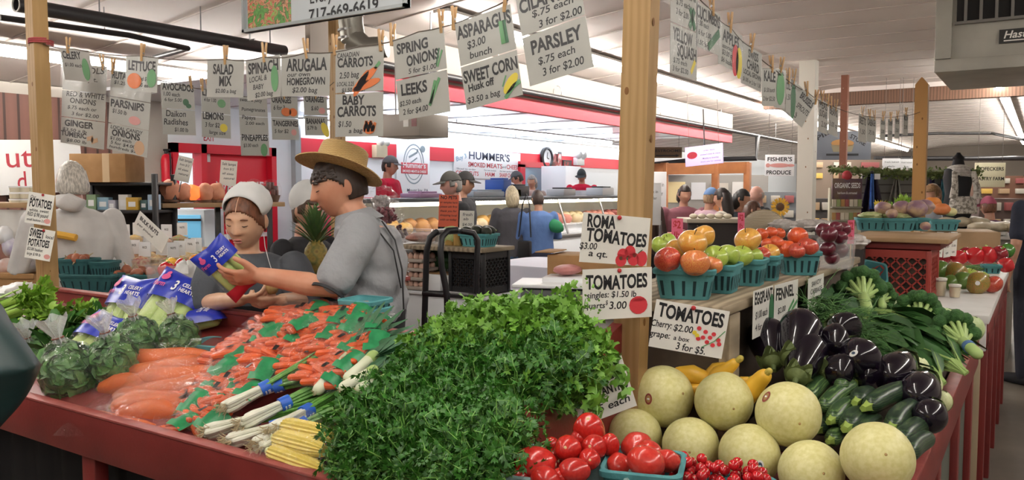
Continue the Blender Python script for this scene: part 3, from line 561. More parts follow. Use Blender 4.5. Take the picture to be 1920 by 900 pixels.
def herb(name,mt,nl,rad,size,lobes,wid,seed,cut,sp):
 global rnd
 keep=rnd;rnd=random.Random(seed);t=th(name,'','herb bunch');g=G();gs=G()
 for k in range(nl):
  d=V((rnd.gauss(0,1),rnd.gauss(0,1),abs(rnd.gauss(0,1))-.1)).normalized();L=rad*(rnd.uniform(.5,1.05)if k%4 else rnd.uniform(1.05,1.4));p=d*L
  u,v=basis(d)
  if k%2==0:gs.tube([V((0,0,-rad*.7))+rv(.01),p*.55+V((0,0,-.01)),p*1.03],[.0024,.0019,.0011],4)
  a0=rnd.uniform(0,6.28);spray=(u*math.cos(a0)+v*math.sin(a0)+d*rnd.uniform(-.3,1.0)).normalized();sz=size*rnd.uniform(.65,1.25)
  su=(d+rv(.9)).normalized();sr=spray.cross(su)
  for q,o_ in((0,1.5),(-1,.9),(1,.9),(-1.6,.25),(1.6,.25)): 
   dd=(spray+sr*(.95*q)+rv(.25)).normalized();b_=p+spray*sz*o_
   if q==0:gs.tube([p,b_],.0009,3)
   leaflet(g,b_,dd,(su+rv(.45)).normalized(),sz*(1 if q==0 else .85),lobes,wid,cut=cut,fold=rnd.uniform(.05,.5),sp=sp)
 mk('foliage',g,mt,t,ang=180);mk('stems',gs,STEM,t);rnd=keep;return t
pp=[herb('parsley_bunch',PARS,360,.085,.0175,3,.8,s,.5,1.5)for s in(1,2)]
cc=[herb('cilantro_bunch',CIL,260,.083,.0195,3,1.0,s,.66,2.1)for s in(3,4)]
def heap(protos,pts,depth,name,group,tilt=.5,sc=(.85,1.1)):
 used=[[],[]];order=sorted(range(len(pts)),key=lambda i:pts[i][0])
 for i,(px,py)in enumerate(pts):
  y=depth(px,py);p=ony(px,py,y);lb_='%s, %s from the left in the heap'%(name,ORD[order.index(i)])
  k=i%2;put(protos[k],None,used[k],label=lb_,loc=p,rot=(rnd.uniform(.1,.9)*tilt*1.6,rnd.uniform(-tilt,tilt),rnd.uniform(-.6,.6)),scale=rnd.uniform(*sc),group=group)
heap(pp,[(692,842),(704,880),(776,872),(846,868),(902,838),(738,765),(756,800),(826,790),(894,760),(962,758),(806,706),(788,740),(852,706),(930,700),(1000,722),(1040,706),(704,806),(930,850),(880,880),(760,840)],
 lambda x,y:1.40+(872-y)/170*.26-(.07 if x>860 and y>840 else 0),'dark green flat-leaf parsley bunch','parsley bunches heaped at the front',.5)
heap(cc,[(836,676),(858,658),(904,652),(962,652),(1016,650),(846,696),(876,660),(950,656),(1022,660),(1072,668),(1066,704),(1050,662),(1006,740),(890,640),(1040,628),(960,640)],
 lambda x,y:1.68+(716-y)/150*.2,'light green cilantro bunch','cilantro bunches heaped behind the parsley',.45)
for k,(px,py,y,lb_)in enumerate([(1118,762,1.62,'loose cilantro sprig hanging over the tomatoes below the tilted white sign'),(1140,700,1.78,'loose cilantro sprig reaching over the tilted white sign')]):
 t=th('cilantro_sprig',lb_,'herb sprig',ony(px,py,y));g=G();gs=G();tip=V((.015,-.02,-.05))if k==0 else V((.06,-.02,-.03))
 gs.tube([(-.03,.05,.09),(-.005,.01,.03),tip],.0016,5)
 for q in range(26):leaflet(g,V((-.03,.05,.09)).lerp(tip,rnd.random()**.6)+rv(.014),rv()+V((0,-.3,-.4)),V((0,-1,.5))+rv(.5),.024,3,1.15)
 mk('foliage',g,CIL,t,ang=180);mk('stem',gs,STEM,t)
g=G();gs=G();a=at(1068,655,2.08);b=at(1098,560,2.03);gs.tube([V((0,0,0)),(b-a)*.5+V((.01,0,0)),b-a],.0012,5)
t=th('cilantro_sprig','single thin cilantro flower stalk rising in front of the tomatoes singles sign','herb sprig',a)
for q in range(30):leaflet(g,(b-a)+V((rnd.uniform(-.03,.035),rnd.uniform(-.01,.01),rnd.uniform(-.04,.05))),rv(),V((0,-1,.4)),.011,2,.5)
leaflet(g,(b-a)+V((-.03,-.01,-.03)),V((-1,0,0)),V((0,-1,0)),.022,3,.7);mk('foliage',g,CIL,t,ang=180);mk('stem',gs,STEM,t)
def pillow(w_,h_,d_,nx=14,ny=12,wr=.15,seed=0,pinch=.35):
 g=G();rows=[]
 for s in(1,-1):
  for j in range(ny+1):
   v=j/ny*2-1;row=[]
   for i in range(nx+1):
    u=i/nx*2-1;e=max(0,(1-abs(u)**2.6)*(1-abs(v)**2.6))**.55
    q=1-pinch*.25*(abs(v)**3)*(1-abs(u));x=u*w_/2*(1-.06*(1-abs(v))**2)
    nz=noise.noise((u*2.2+seed,v*2.2,s*3.1))*wr+noise.noise((u*6+seed,v*6,s))*wr*.4
    row.append((x,v*h_/2*q,s*d_/2*e*(1+nz)))
   rows.append(row)
 n=nx+1
 for s in(0,1):
  b=s*(ny+1);g.add([p for r in rows[b:b+ny+1]for p in r],[(j*n+i,j*n+i+1,(j+1)*n+i+1,(j+1)*n+i)for j in range(ny)for i in range(nx)])
 return g
CARROT=mat('carrot','#dc5a14',.42,'#c94c10',sc=14,rand=.1,bump=.1,bsc=120);CARD2=mat('big_carrot','#d2692c',.5,'#bf5820',sc=12,rand=.1,bump=.15,bsc=90)
GBAND=mat('green_print','#1f7a4a',.35,'#2c8f58',sc=40);DARKP=mat('print_black','#23211f',.4)
def bag_xy(g0,x0,x1,y0,y1,mt,name,par,off=.0012): 
 g=G();keep={}
 for f in g0.f:
  c=sum((V(g0.v[i])for i in f),V())/len(f)
  if x0<=c.x<=x1 and y0<=c.y<=y1 and c.z>=-1e-5:
   for i in f:keep.setdefault(i,len(keep))
 idx=list(keep);g.v=[(g0.v[i][0],g0.v[i][1],g0.v[i][2]+off)for i in idx]
 g.f=[tuple(keep[i]for i in f)for f in g0.f if all(i in keep for i in f)and max(V(g0.v[i]).z for i in f)>1e-4];g.m=[0]*len(g.f);return mk(name,g,mt,par)
def carrot_bag(seed):
 r_=random.Random(seed);t=th('carrot_bag','','bag of carrots')
 for k in range(15):
  row=k%5;lay=k//5;g=G();L=r_.uniform(.046,.06);x=(-.056,.0,.054)[lay]+r_.uniform(-.008,.008);y=-.05+row*.025+r_.uniform(-.004,.004)
  a=r_.uniform(-.35,.35);d=V((math.cos(a),math.sin(a),r_.uniform(-.15,.15)))*L/2;c=V((x,y,.012+r_.uniform(-.006,.006)-abs(y)*.12))
  g.cap([c-d,c,c+d],[.0108,.0125,.0095],9);mk('carrot',g,CARROT,t)
 gb=G();gb.ell((0,0,-.006),(.078,.054,.012),14,8);mk('carrots_below',gb,CARROT,t)
 p=pillow(.205,.16,.078,seed=seed*3.7);mk('bag',p,CLEAR,t)
 bag_xy(p,.05,.098,-.05,.04,GBAND,'green_label',t);bag_xy(p,.012,.03,-.012,.012,DARKP,'printed_mark',t)
 return t
cb=[carrot_bag(5),carrot_bag(8)];used=[[],[]]
bags=[(564,590),(505,622),(458,660),(412,692),(386,722),(352,760),(330,800),(612,606),(536,636),(648,612),(510,668),(590,640),(636,650),(572,676),(636,682),(470,706),(440,742),(384,782),(672,622),(668,656),(606,702),(560,612),(420,720),(430,668),(470,640),(512,606),(548,594),(588,598),(404,738),(366,740),(640,596)]
order=sorted(range(len(bags)),key=lambda i:bags[i][0])
for i,(px,py)in enumerate(bags):
 y=1.41+(800-py)/210*.46;p=ony(px,py,y)
 put(cb[i%2],None,used[i%2],label='clear green-labelled bag of small carrots, %s from the left in the heap'%ORD[order.index(i)],loc=p,rot=(R(22)+rnd.uniform(-.2,.2),rnd.uniform(-.25,.15),R(rnd.uniform(-20,30))),group='bags of small carrots',scale=rnd.uniform(.92,1.04))
def big_carrots(seed,n):
 r_=random.Random(seed);t=th('big_carrot_bag','','bag of carrots')
 for k in range(n):
  g=G();y=(k-(n-1)/2)*.046+r_.uniform(-.004,.004);z=r_.uniform(-.006,.006)
  P=[V((-.11+.22*q/8,y+.004*math.sin(q+k),z))for q in range(9)];rr=[.018,.028,.028,.027,.025,.022,.018,.013,.006]
  if k%2:P.reverse()
  g.cap(P,rr,12);c=mk('carrot',g,CARD2,t);g=G();a=P[0];e=(P[0]-P[1]).normalized();g.cap([a,a+e*.018],[.009,.006],8);mk('stem_end',g,col('#8a7a48'),c)
 p=pillow(.29,.05*n+.04,.085,seed=seed*1.3,wr=.2);mk('bag',p,CLEAR,t);return t
b3,b4=big_carrots(3,3),big_carrots(4,3)
for o,(px,py),y,rz,lb_,rx in((b3,(300,694),1.60,R(20),'large clear bag of thick carrots, highest of the thick carrot bags',.5),(b4,(252,770),1.43,R(4),'large clear bag of thick carrots lying lowest at the stall rim',.35)):
 o['label']=lb_;o.location=ony(px,py,y);o.rotation_euler=(rx,-.12,rz);o['group']='bags of thick carrots';o.scale=(1.5,)*3
dup(b3,'large clear bag of thick carrots just left of the small carrot bags',ony(335,728,1.54),(.45,-.1,R(24)),'bags of thick carrots')
dup(b4,'large clear bag of thick carrots under the spinach bags',ony(205,770,1.45),(.3,-.03,R(2)),'bags of thick carrots')
SPIN=mat('spinach_leaf','#6a9a55',.4,'#2f6429',sc=34,rand=.1);MILK=film('milky_bag',.3,rough=.18,bump=.8,bsc=40,milky=.38)
def spinach_bag(seed):
 r_=random.Random(seed);t=th('spinach_bag','','bag of greens');g=G()
 for k in range(420):
  d=V((r_.gauss(0,1),r_.gauss(0,1),r_.gauss(0,1))).normalized();p=V((d.x*.074,d.y*.06,d.z*.075))*r_.uniform(.8,1.02);u,v=basis(d);a=r_.uniform(0,6.28)
  dd=u*math.cos(a)+v*math.sin(a);q=p+dd*.042-d*.014;w_=d+V((r_.uniform(-1,1),r_.uniform(-1,1),r_.uniform(-1,1)))*.9;blade(g,[p-dd*.012,p.lerp(q,.33)+d*.006,p.lerp(q,.66)+d*.004,q],r_.uniform(.018,.034),w_,cup=.35)
 g.ell((0,0,0),(.052,.042,.052),12,8);mk('leaves',g,SPIN,t,ang=180)
 def f(p):
  k=1+.06*noise.noise((p.x*3+seed,p.y*3,p.z*3))+.03*math.sin(math.atan2(p.y,p.x)*9+seed)*max(0,p.z)
  top=max(0,p.z-.55);return V((p.x*k*(1-top*.9),p.y*k*(1-top*.9),p.z*k))
 g=G();g.ell((0,0,0),(.088,.073,.09),40,28,fn=lambda p:f(p)*(1+.05*noise.noise(p*7+V((seed,0,0)))+.03*noise.noise(p*15)));mk('bag',g,film('spinach_film',.25,bump=1.0,bsc=30,milky=.03,rough=.1,shine=.42)if 'spinach_film' not in MATS else MATS['spinach_film'],t)
 g=G();rings=[]
 for j in range(6):
  z=.078+j*.013;ra=(.02,.012,.016,.026,.036,.046)[j];rings.append([(math.cos(a)*ra*(1+.35*math.sin(a*7+seed)),math.sin(a)*ra*.8,z+.006*math.sin(a*5))for a in[q*math.tau/28 for q in range(28)]])
 g.loft(rings,caps=False);mk('gathered_top',g,MILK,t)
 g=G();g.tube([(math.cos(a)*.0145,math.sin(a)*.0135,.091)for a in[q*math.tau/10 for q in range(11)]],.0022,5);mk('twist_tie',g,col('#7a4a3c'),t);return t
sb=[spinach_bag(1),spinach_bag(2)];used=[[],[]]
for i,(px,py,y,s,lb_)in enumerate([(130,698,1.45,1.36,'clear tied bag of spinach nearest the dark green coat'),(214,678,1.54,1.18,'clear tied bag of spinach right of the front spinach bag'),(262,638,1.68,1.08,'clear tied bag of spinach below the blue topped celery bags'),(336,634,1.74,1.0,'clear tied bag of spinach furthest right, beside the teal basket'),(62,676,1.58,1.1,'clear tied bag of spinach behind the coat sleeve at left')]):
 put(sb[i%2],None,used[i%2],label=lb_,loc=ony(px,py,y),rot=(R(14),R(rnd.uniform(-10,10)),rnd.uniform(-.5,.5)),scale=s,group='tied bags of spinach')
BLUEP=mat('blue_print','#1d2fa3',.3,'#2338b4',sc=30);CELP=mat('celery_pale','#bccf86',.5,'#a4bf6b',sc=10);ROOTW=mat('print_white','#f2f1ee',.5);PINKP=mat('print_pink','#d8568f',.5);REDP=mat('print_red','#c42b3f',.4)
def hearts(seed,red=False):
 t=th('celery_heart_bag','','bag of celery');r_=random.Random(seed)
 for k in range(3):
  g=G();x=(k-1)*.05;g.cap([(x,-.10,0),(x+r_.uniform(-.006,.006),0,.004),(x+r_.uniform(-.012,.012),.1,0)],[.026,.024,.018],12,flat=1)
  for q in range(5):a=q*1.25;g.cap([(x+math.cos(a)*.017,-.09,math.sin(a)*.014),(x+math.cos(a)*.018,.02,math.sin(a)*.016),(x+math.cos(a)*.014,.11,math.sin(a)*.012)],[.011,.009,.006],7)
  mk('celery_heart',g,CELP,t)
 p=pillow(.19,.29,.085,nx=16,ny=18,seed=seed*2.1,wr=.12);mk('bag',p,CLEAR,t)
 b=bag_xy(p,-.2,.2,.03,.16,BLUEP,'blue_band',t)
 g=G();h=.048
 text(g,'3',.05,-.005,.062,0,m=0);text(g,'CELERY',.018,.022,.083,0,m=0,sx=.8);text(g,'HEARTS',.018,.022,.064,0,m=0,sx=.8);g.disc(-.05,.1,.016,.012,0,1);g.disc(-.05,.115,.008,.009,0,1);text(g,'Farm',.026,-.078,.065,0,m=1,sx=.9)
 Mr=Mx.Translation((0,0,h))@Mx.Rotation(R(-90),4,'X');g.v=[tuple(Mr@V(q))for q in g.v];g.v=[(x,y,.0425*(max(0,1-min(1,abs(x)/.095)**2.6)*max(0,1-min(1,abs(y)/.145)**2.6))**.55*1.06+.004)for x,y,z in g.v]
 mk('band_lettering',g,[ROOTW,PINKP],b,smooth=False)
 if red:bag_xy(p,-.2,.2,-.16,-.085,REDP,'red_band',t)
 return t
ch=hearts(2);ch['label']='celery hearts bag with a blue printed top, standing at the back left';ch.scale=(1.3,)*3;ch.location=ony(228,596,1.86);ch.rotation_euler=(R(58),0,R(4))
dup(ch,'celery hearts bag leaning right beside the first blue topped one',ony(312,588,1.9),(R(52),R(14),R(18)),'celery hearts bags');ch['group']='celery hearts bags'
dup(ch,'celery hearts bag lying flat against the red back board',ony(352,610,1.93),(R(10),R(-6),R(-60)),'celery hearts bags')
dup(ch,'celery hearts bag sunk low between the two front spinach bags',ony(165,660,1.66),(R(40),R(8),R(10)),'celery hearts bags')
CEL=mat('celery','#a3c95c',.4,'#8cba48',sc=14,stretch=(20,20,2));CELL=mat('celery_leaf','#9cc44a',.45,'#7fae3c',sc=20);DARKL=mat('dark_lettuce','#4b8038',.45,'#35682c',sc=16,rand=.08);LSTEM=mat('lettuce_rib','#c2d595',.5)
def celery(seed):
 r_=random.Random(seed);t=th('celery','','celery')
 for k in range(9):
  a=k*2.4;rr=.012+.0042*k;bx,by=math.cos(a)*rr*.5,math.sin(a)*rr*.45;tx,ty=math.cos(a)*rr*1.35,math.sin(a)*rr*1.1;L=r_.uniform(.3,.38);g=G();rings=[]
  for j in range(7):
   f=j/6;c=V((bx+(tx-bx)*f,by+(ty-by)*f,L*f));w_=.017-.007*f;o=V((math.cos(a),math.sin(a),0));s_=V((-math.sin(a),math.cos(a),0));rings.append([c+s_*(w_*math.sin(q))+o*(w_*.6*math.cos(q))-o*(w_*.5*max(0,-math.cos(q))*-1)for q in[u*math.tau/10 for u in range(10)]])
  g.loft(rings);mk('stalk',g,CEL,t)
 g=G()
 for k in range(90):
  a=r_.uniform(0,6.28);q=V((math.cos(a)*r_.uniform(.0,.06),math.sin(a)*r_.uniform(0,.05),r_.uniform(.3,.46)));leaflet(g,q,V((math.cos(a),math.sin(a),.8))+V((r_.uniform(-.4,.4),r_.uniform(-.4,.4),.2)),V((0,0,1))+V((r_.uniform(-.6,.6),r_.uniform(-.6,.6),0)),.038,3,.8)
 mk('leaves',g,CELL,t,ang=180);return t
def aim(o,a,b,roll=0):
 o.location=a;o.rotation_euler=((V(b)-V(a)).to_track_quat('Z','Y').to_matrix().to_4x4()@Mx.Rotation(roll,4,'Z')).to_euler();return o
ce=celery(1);ce['label']='bright green celery head lying on top at the far left, leaves to the right';ce['group']='celery heads';aim(ce,ony(-50,590,1.64),ony(190,512,1.80))
aim(dup(ce,'celery head partly under the top one, stalks showing along its lower edge',group='celery heads'),ony(-50,612,1.62),ony(180,538,1.78),1.2)
aim(dup(ce,'paler celery head lying across below the others, wrapped by dark leaves',group='celery heads'),ony(0,630,1.66),ony(200,575,1.86),2.2)
def leafhead(name,seed,mt,n=34,L=.2,wd=.085,rib=True,lab='lettuce'):
 r_=random.Random(seed);t=th(name,'',lab);g=G();gs=G()
 for k in range(n):
  a=r_.uniform(0,6.28);e=r_.uniform(.2,1.25);d=V((math.cos(a)*math.sin(e),math.sin(a)*math.sin(e),math.cos(e)));o=V((math.cos(a),math.sin(a),0));l=L*r_.uniform(.75,1.1)
  P=[d*(l*f)+o*(.03*f*f)-V((0,0,.05*f*f))+V((r_.uniform(-.006,.006),r_.uniform(-.006,.006),0))for f in(0,.2,.4,.6,.8,1)];blade(g,P,wd*r_.uniform(.8,1.2),V((0,0,1))+o*-.3,cup=.35,tip=.25)
  if rib:gs.tube([p+V((0,0,.002))for p in P[:5]],[.005,.0042,.003,.002,.001],5)
 mk('leaves',g,mt,t,ang=180)
 if rib:mk('ribs',gs,LSTEM,t)
 return t
lh=leafhead('lettuce_head',4,DARKL);used=[]
for px,py,y,r_,lb_ in((60,605,1.74,(.5,.2,.3),'dark green leaf lettuce head under the celery, furthest left'),(122,612,1.74,(.4,-.3,1),'dark green leaf lettuce head in the middle below the celery'),(172,590,1.84,(.3,.3,2),'dark green leaf lettuce head touching the blue topped celery bag'),(95,640,1.62,(.5,.1,3),'dark green leaf lettuce head lowest, just above the front spinach bag'),(38,632,1.62,(.5,.1,4),'dark green leaf lettuce head beside the coat at left edge')):
 put(lh,None,used,label=lb_,loc=ony(px,py+34,y),rot=r_,scale=.85,group='dark lettuce heads')
ONW=mat('onion_white','#e4e3d3',.4,'#cfd0b8',sc=12);ONG=mat('onion_green','#6da34a',.42,'#548b3a',sc=9,stretch=(1,1,8),rand=.06);ROOT=mat('onion_root','#b5a583',.8);BLUEB=mat('blue_band','#2b62c8',.4)
def onions(seed):
 r_=random.Random(seed);t=th('green_onion_bunch','','green onions')
 for k in range(11):
  a=k*2.4;q=.0048*math.sqrt(k);b=V((math.cos(a)*q*1.6,math.sin(a)*q*1.1,r_.uniform(-.012,.014)));c=V((math.cos(a)*q*.9,math.sin(a)*q*.8,.11));e=V((math.cos(a)*q*2.6+r_.uniform(-.02,.02),math.sin(a)*q*1.6,r_.uniform(.3,.38)))
  g=G();g.cap([b,b+V((0,0,.02)),b.lerp(c,.5),c],[.0075,.0085,.0062,.0055],8);o=mk('bulb',g,ONW,t)
  g=G()
  for s in range(2):f=V((r_.uniform(-.014,.014),r_.uniform(-.008,.008),r_.uniform(-.02,.02)));g.cap([c-V((0,0,.004)),c.lerp(e,.5)+f*.5,e+f*1.5],[.0052,.0048,.0016],6)
  mk('leaf',g,ONG,t)
  g=G()
  for s in range(7):d=V((r_.uniform(-1,1),r_.uniform(-1,1),-1.3)).normalized();g.tube([b-V((0,0,.006)),b+d*.012+V((0,0,-.006)),b+d*.03],[.0009,.0008,.0005],4)
  mk('roots',g,ROOT,o)
 g=G();g.tube([(0,0,.105),(0,0,.135)],.0205,18);bd=mk('paper_band',g,BLUEB,t);g=G()
 for k in range(-3,4):
  a=-math.pi/2+k*.3;Mq=Mx.Translation((math.cos(a)*.0209,math.sin(a)*.0209,.12))@Mx.Rotation(a+math.pi/2,4,'Z');g.box((0,0,.004),(.004,.0004,.007),M=Mq);g.box((0,0,-.006),(.004,.0004,.004),M=Mq)
 mk('band_print',g,ROOTW,bd,smooth=False);return t
on=[onions(1),onions(2)];used=[[],[]]
for i,(a,b,y0,y1,lb_)in enumerate([((424,764),(598,676),1.46,1.70,'highest green onion bunch, lying against the carrot bags'),((458,792),(628,712),1.41,1.66,'green onion bunch with its blue band squarely in view, in the middle'),((512,806),(648,732),1.39,1.66,'green onion bunch with its band just above the sweet corn'),((392,808),(530,770),1.37,1.52,'low green onion bunch whose white bulbs lie leftmost at the rim'),((432,826),(585,780),1.36,1.54,'low green onion bunch lying under the middle of the heap'),((490,832),(610,775),1.355,1.55,'low green onion bunch with shaggy roots right above the front rim'),((448,744),(636,690),1.52,1.7,'green onion bunch at the back whose tips touch the leeks')]):
 aim(put(on[i%2],None,used[i%2],label=lb_,loc=(0,0,0),group='green onion bunches'),ony(*a,y0),ony(*b,y1),rnd.uniform(-.5,.5))
LKW=mat('leek_white','#e6e8d2',.38,'#d2dab5',sc=8);LKM=mat('leek_pale','#a9c377',.4);LKG=mat('leek_green','#40704c',.45,'#35613f',sc=7,stretch=(6,6,1),rand=.08)
def leek(label,a,m,b,wd=.03):
 t=th('leek',label,'leek',a,group='leeks');a_,m_,b_=V((0,0,0)),m-a,b-a;d=(m_-a_).normalized()
 g=G();g.cap([a_,m_*.5,m_*.8],[.0165,.0155,.0165],14);g.cap([m_*.8,m_],[.0165,.018],14,m=1);mk('shaft',g,[LKW,LKM],t)
 side=d.cross(V((0,-.6,.8))).normalized();up=V((0,-.5,.85))
 for k in range(5):
  s=(k-2)*.035;e=b_+side*s+V((0,0,-.012*abs(k-2)));g=G();P=[m_*.82,m_*1.02+side*s*.1,m_.lerp(e,.5)+side*s*.25+up*.006*(k%2),e];blade(g,P,wd*1.15,up,cup=.5,tip=.12);mk('leaf',g,LKG,t)
 g=G()
 for s in range(12):e=V((rnd.uniform(-1,1),rnd.uniform(-1,1),rnd.uniform(-1,1)))*.6-d*1.2;g.tube([a_-d*.01,a_+e.normalized()*.022],[.0012,.0006],4)
 mk('roots',g,ROOT,t);return t
K=ony
leek('leek whose dark leaves stand up highest, beside the small carrot bags',K(597,730,1.56),K(664,655,1.72),K(722,566,1.86),.036)
leek('leek with its leaves fanned out right under the upright leaves',K(654,708,1.58),K(700,668,1.68),K(775,618,1.82),.034)
leek('leek lying right at the heap of parsley, its white end plainly in view',K(646,726,1.53),K(700,696,1.62),K(772,652,1.76),.03)
leek('short leek end poking out left of the parsley, nearest the viewer',K(678,728,1.5),K(726,712,1.56),K(790,690,1.68),.03)
leek('leek lying behind the others with its leaves up toward the teal baskets',K(640,690,1.7),K(690,640,1.8),K(750,588,1.93),.032)
CORN=mat('corn','#e3cf6b',.4,'#d8bf52',sc=30,rand=.04);HUSK=mat('corn_husk','#d9e0a8',.6)
def corn():
 t=th('corn_ear','','corn',group='ears of sweet corn in the wrapped pack');g=G()
 rings=[]
 for j in range(31):
  z=j/30*.18;rr=.024*(1-max(0,(z-.1)/.08)**2*.55)*(.8+.2*min(1,z/.02));bmp=.0018*abs(math.sin(j*math.pi/2))
  rings.append([((rr+bmp*0+.0016*math.cos(16*a)+.0012*(j%2))*math.cos(a),(rr+.0016*math.cos(16*a)+.0012*(j%2))*math.sin(a),z)for a in[q*math.tau/64 for q in range(64)]])
 g.loft(rings);mk('kernels',g,CORN,t);g=G();g.cap([(0,0,-.012),(0,0,.002)],[.011,.014],10);mk('cob_end',g,HUSK,t);return t
cn=corn();cs=[(K(520,822,1.37),K(625,850,1.36)),(K(535,800,1.41),K(640,822,1.40)),(K(510,848,1.345),K(600,880,1.345))]
for k,(a,b)in enumerate(cs):
 o=cn if k==0 else dup(cn);o['label']=['shucked yellow corn ear in the middle of the wrapped pack','shucked yellow corn ear at the back of the wrapped pack','shucked yellow corn ear nearest the red rim in the wrapped pack'][k];aim(o,a,b)
o=mk('corn_wrap',pillow(.235,.2,.085,seed=4,wr=.2),CLEAR);tag(o,'clear plastic wrap around the sweet corn ears left of the parsley','plastic wrap');c=(cs[0][0]+cs[0][1])/2
o.location=c;o.rotation_euler=(R(25),R(6),R(-8))
# ================================================================ fruit and vegetables of the side bin and the shelf
def lobe(n,amt,flat=0,dip=.0):
 def f(p):
  a=math.atan2(p.y,p.x);r=1+amt*math.cos(n*a)*(1-abs(p.z));rr=math.hypot(p.x,p.y)
  z=p.z*(1-flat)-dip*math.copysign(1,p.z)*max(0,1-rr*2.6)
  return V((p.x*r,p.y*r,z))
 return f
MELON=mat('honeydew_skin','#dcd79e',.42,'#cfc985',sc=7,rand=.05,bump=.05,bsc=40);MSPOT=mat('melon_scar','#a98a55',.6);STK=mat('sticker_white','#e8e8e6',.4);STKB=mat('sticker_blue','#3c4f68',.4);STKR=mat('sticker_red','#8c4038',.4)
def melon():
 t=th('honeydew_melon','','melon');g=G();g.ell((0,0,0),(1,1,1.0),40,28,fn=lambda p:p*(1+.012*noise.noise(p*1.7)));mk('rind',g,MELON,t)
 g=G();g.ell((0,-.985,.06),(.045,.03,.045),12,8);mk('stem_scar',g,MSPOT,t);return t
ml=melon();used=[];MO=[]
ML=[((1243,743),58,2.06,'honeydew melon on the top row at left, touching the wooden post'),((1357,752),55,2.04,'honeydew melon in the middle of the top row, under the yellow squash'),((1478,776),61,2.0,'honeydew melon at the right of the top row, beside the zucchini'),((1190,818),52,1.96,'honeydew melon lowest left, half hidden behind the tomato baskets'),((1295,836),54,1.95,'second honeydew melon from the left in the bottom row'),((1405,852),58,1.93,'honeydew melon with a blue and white oval sticker in the bottom row'),((1521,886),61,1.88,'honeydew melon in the bottom row cut by the lower frame edge'),((1645,858),67,1.86,'largest honeydew melon, at the right end by the red rim')]
for i,(p,r,y,lb_)in enumerate(ML):
 c=ony(*p,y);o=put(ml,None,used,label=lb_,loc=c,rot=(rnd.uniform(-.4,.5),rnd.uniform(-.5,.5),YAW+rnd.uniform(-.5,.5)),scale=r*(c-O).dot(FW)/F,group='honeydew melons')
 MO.append(o)
for i,o in enumerate(MO):
 c=o.location.copy()
 if i in(0,2,5):
  R_=o.scale.x;tgt=[(1216,748),None,(1437,744),None,None,(1424,874)][i];d0=ray(*tgt);d0.normalize();oc=O-c;b=oc.dot(d0);q=O+d0*(-b-math.sqrt(max(0,b*b-oc.dot(oc)+R_*R_)));n=(q-c).normalized()
  bpy.context.view_layer.update();Mi=o.matrix_world.inverted()@(Mx.Translation(q+n*.0006)@n.to_track_quat('Z','Y').to_matrix().to_4x4())
  g=G();g.ell((0,0,0),(.0105,.015,.001),18,4,M=Mi);st_=mk('sticker',g,STK if i==5 else STKR,o);g=G();g.ell((0,0,.0006),(.007,.0105,.001),18,4,M=Mi)
  g.ell((0,0,.0012),(.0045,.003,.001),10,4,m=1,M=Mi);mk('sticker_print',g,[STKB if i==5 else MSPOT,STK],st_)
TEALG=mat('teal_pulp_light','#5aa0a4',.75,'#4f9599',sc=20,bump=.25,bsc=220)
def basket(label,c,w_,d_,h_,rz=0,group=None,slots=5,mt=TEAL,name='berry_basket'): 
 t=th(name,label,'basket',c,rz,group);k=.82
 g=G();n=8
 def ring(w,d,z,rr=.02):
  P=[]
  for sx,sy,a0 in((1,1,0),(-1,1,90),(-1,-1,180),(1,-1,270)):
   for q in(0,30,60,90):a=R(a0+q);P.append((sx*(w/2-rr)+rr*math.cos(a),sy*(d/2-rr)+rr*math.sin(a),z))
  return P
 g.loft([ring(w_*k-.004,d_*k-.004,.004),ring(w_*k,d_*k,0),ring(w_,d_,h_),ring(w_-.008,d_-.008,h_),ring(w_*k-.006,d_*k-.006,.006)],caps=True);mk('tray',g,mt,t)
 g=G();g.loft([ring(w_+.008,d_+.008,h_-.014),ring(w_+.011,d_+.011,h_-.002),ring(w_+.004,d_+.004,h_+.002),ring(w_-.01,d_-.01,h_)],caps=False);mk('rim',g,mt,t)
 g=G()
 for side,(L,D)in enumerate(((w_,d_),(w_,d_),(d_,w_),(d_,w_))):
  for q in range(slots):
   f=(q+.5)/slots-.5;za,zb=h_*.12,h_*.62
   P=[];
   for z,hw in((za,.0035),(zb,.0045)):
    s=k+(1-k)*z/h_;y=D/2*s+.0008
    for e in(-1,1):P.append((f*L*s+e*hw,-y,z))
   M=Mx.Rotation((0,math.pi,math.pi/2,-math.pi/2)[side],4,'Z');g.add(P,[(0,1,3,2)],M=M)
 mk('slots',g,mat('slot_dark','#173236',.9),t,smooth=False);return t
TOMR=mat('tomato_red','#c22a22',.22,'#b01f1c',sc=5,rand=.1,coat=.3);TOMB=mat('beefsteak_red','#c93a2e',.25,'#bd2c25',sc=4,rand=.08,coat=.3);CHER=mat('cherry_red','#b81820',.18,rand=.12,coat=.4);CALY=mat('tomato_scar','#d9b98a',.6)
def roma():
 t=th('roma_tomato','','tomato');g=G();g.ell((0,0,0),(1,1,1.32),28,20,fn=lambda p:V((p.x*(1+.03*math.cos(3*math.atan2(p.y,p.x))),p.y,p.z-.06*math.exp(-14*(p.x*p.x+p.y*p.y))*(1 if p.z>0 else 0))));mk('skin',g,TOMR,t)
 g=G();g.ell((0,0,1.22),(.14,.14,.05),10,6);mk('stem_scar',g,CALY,t);return t
ro=roma();used=[]
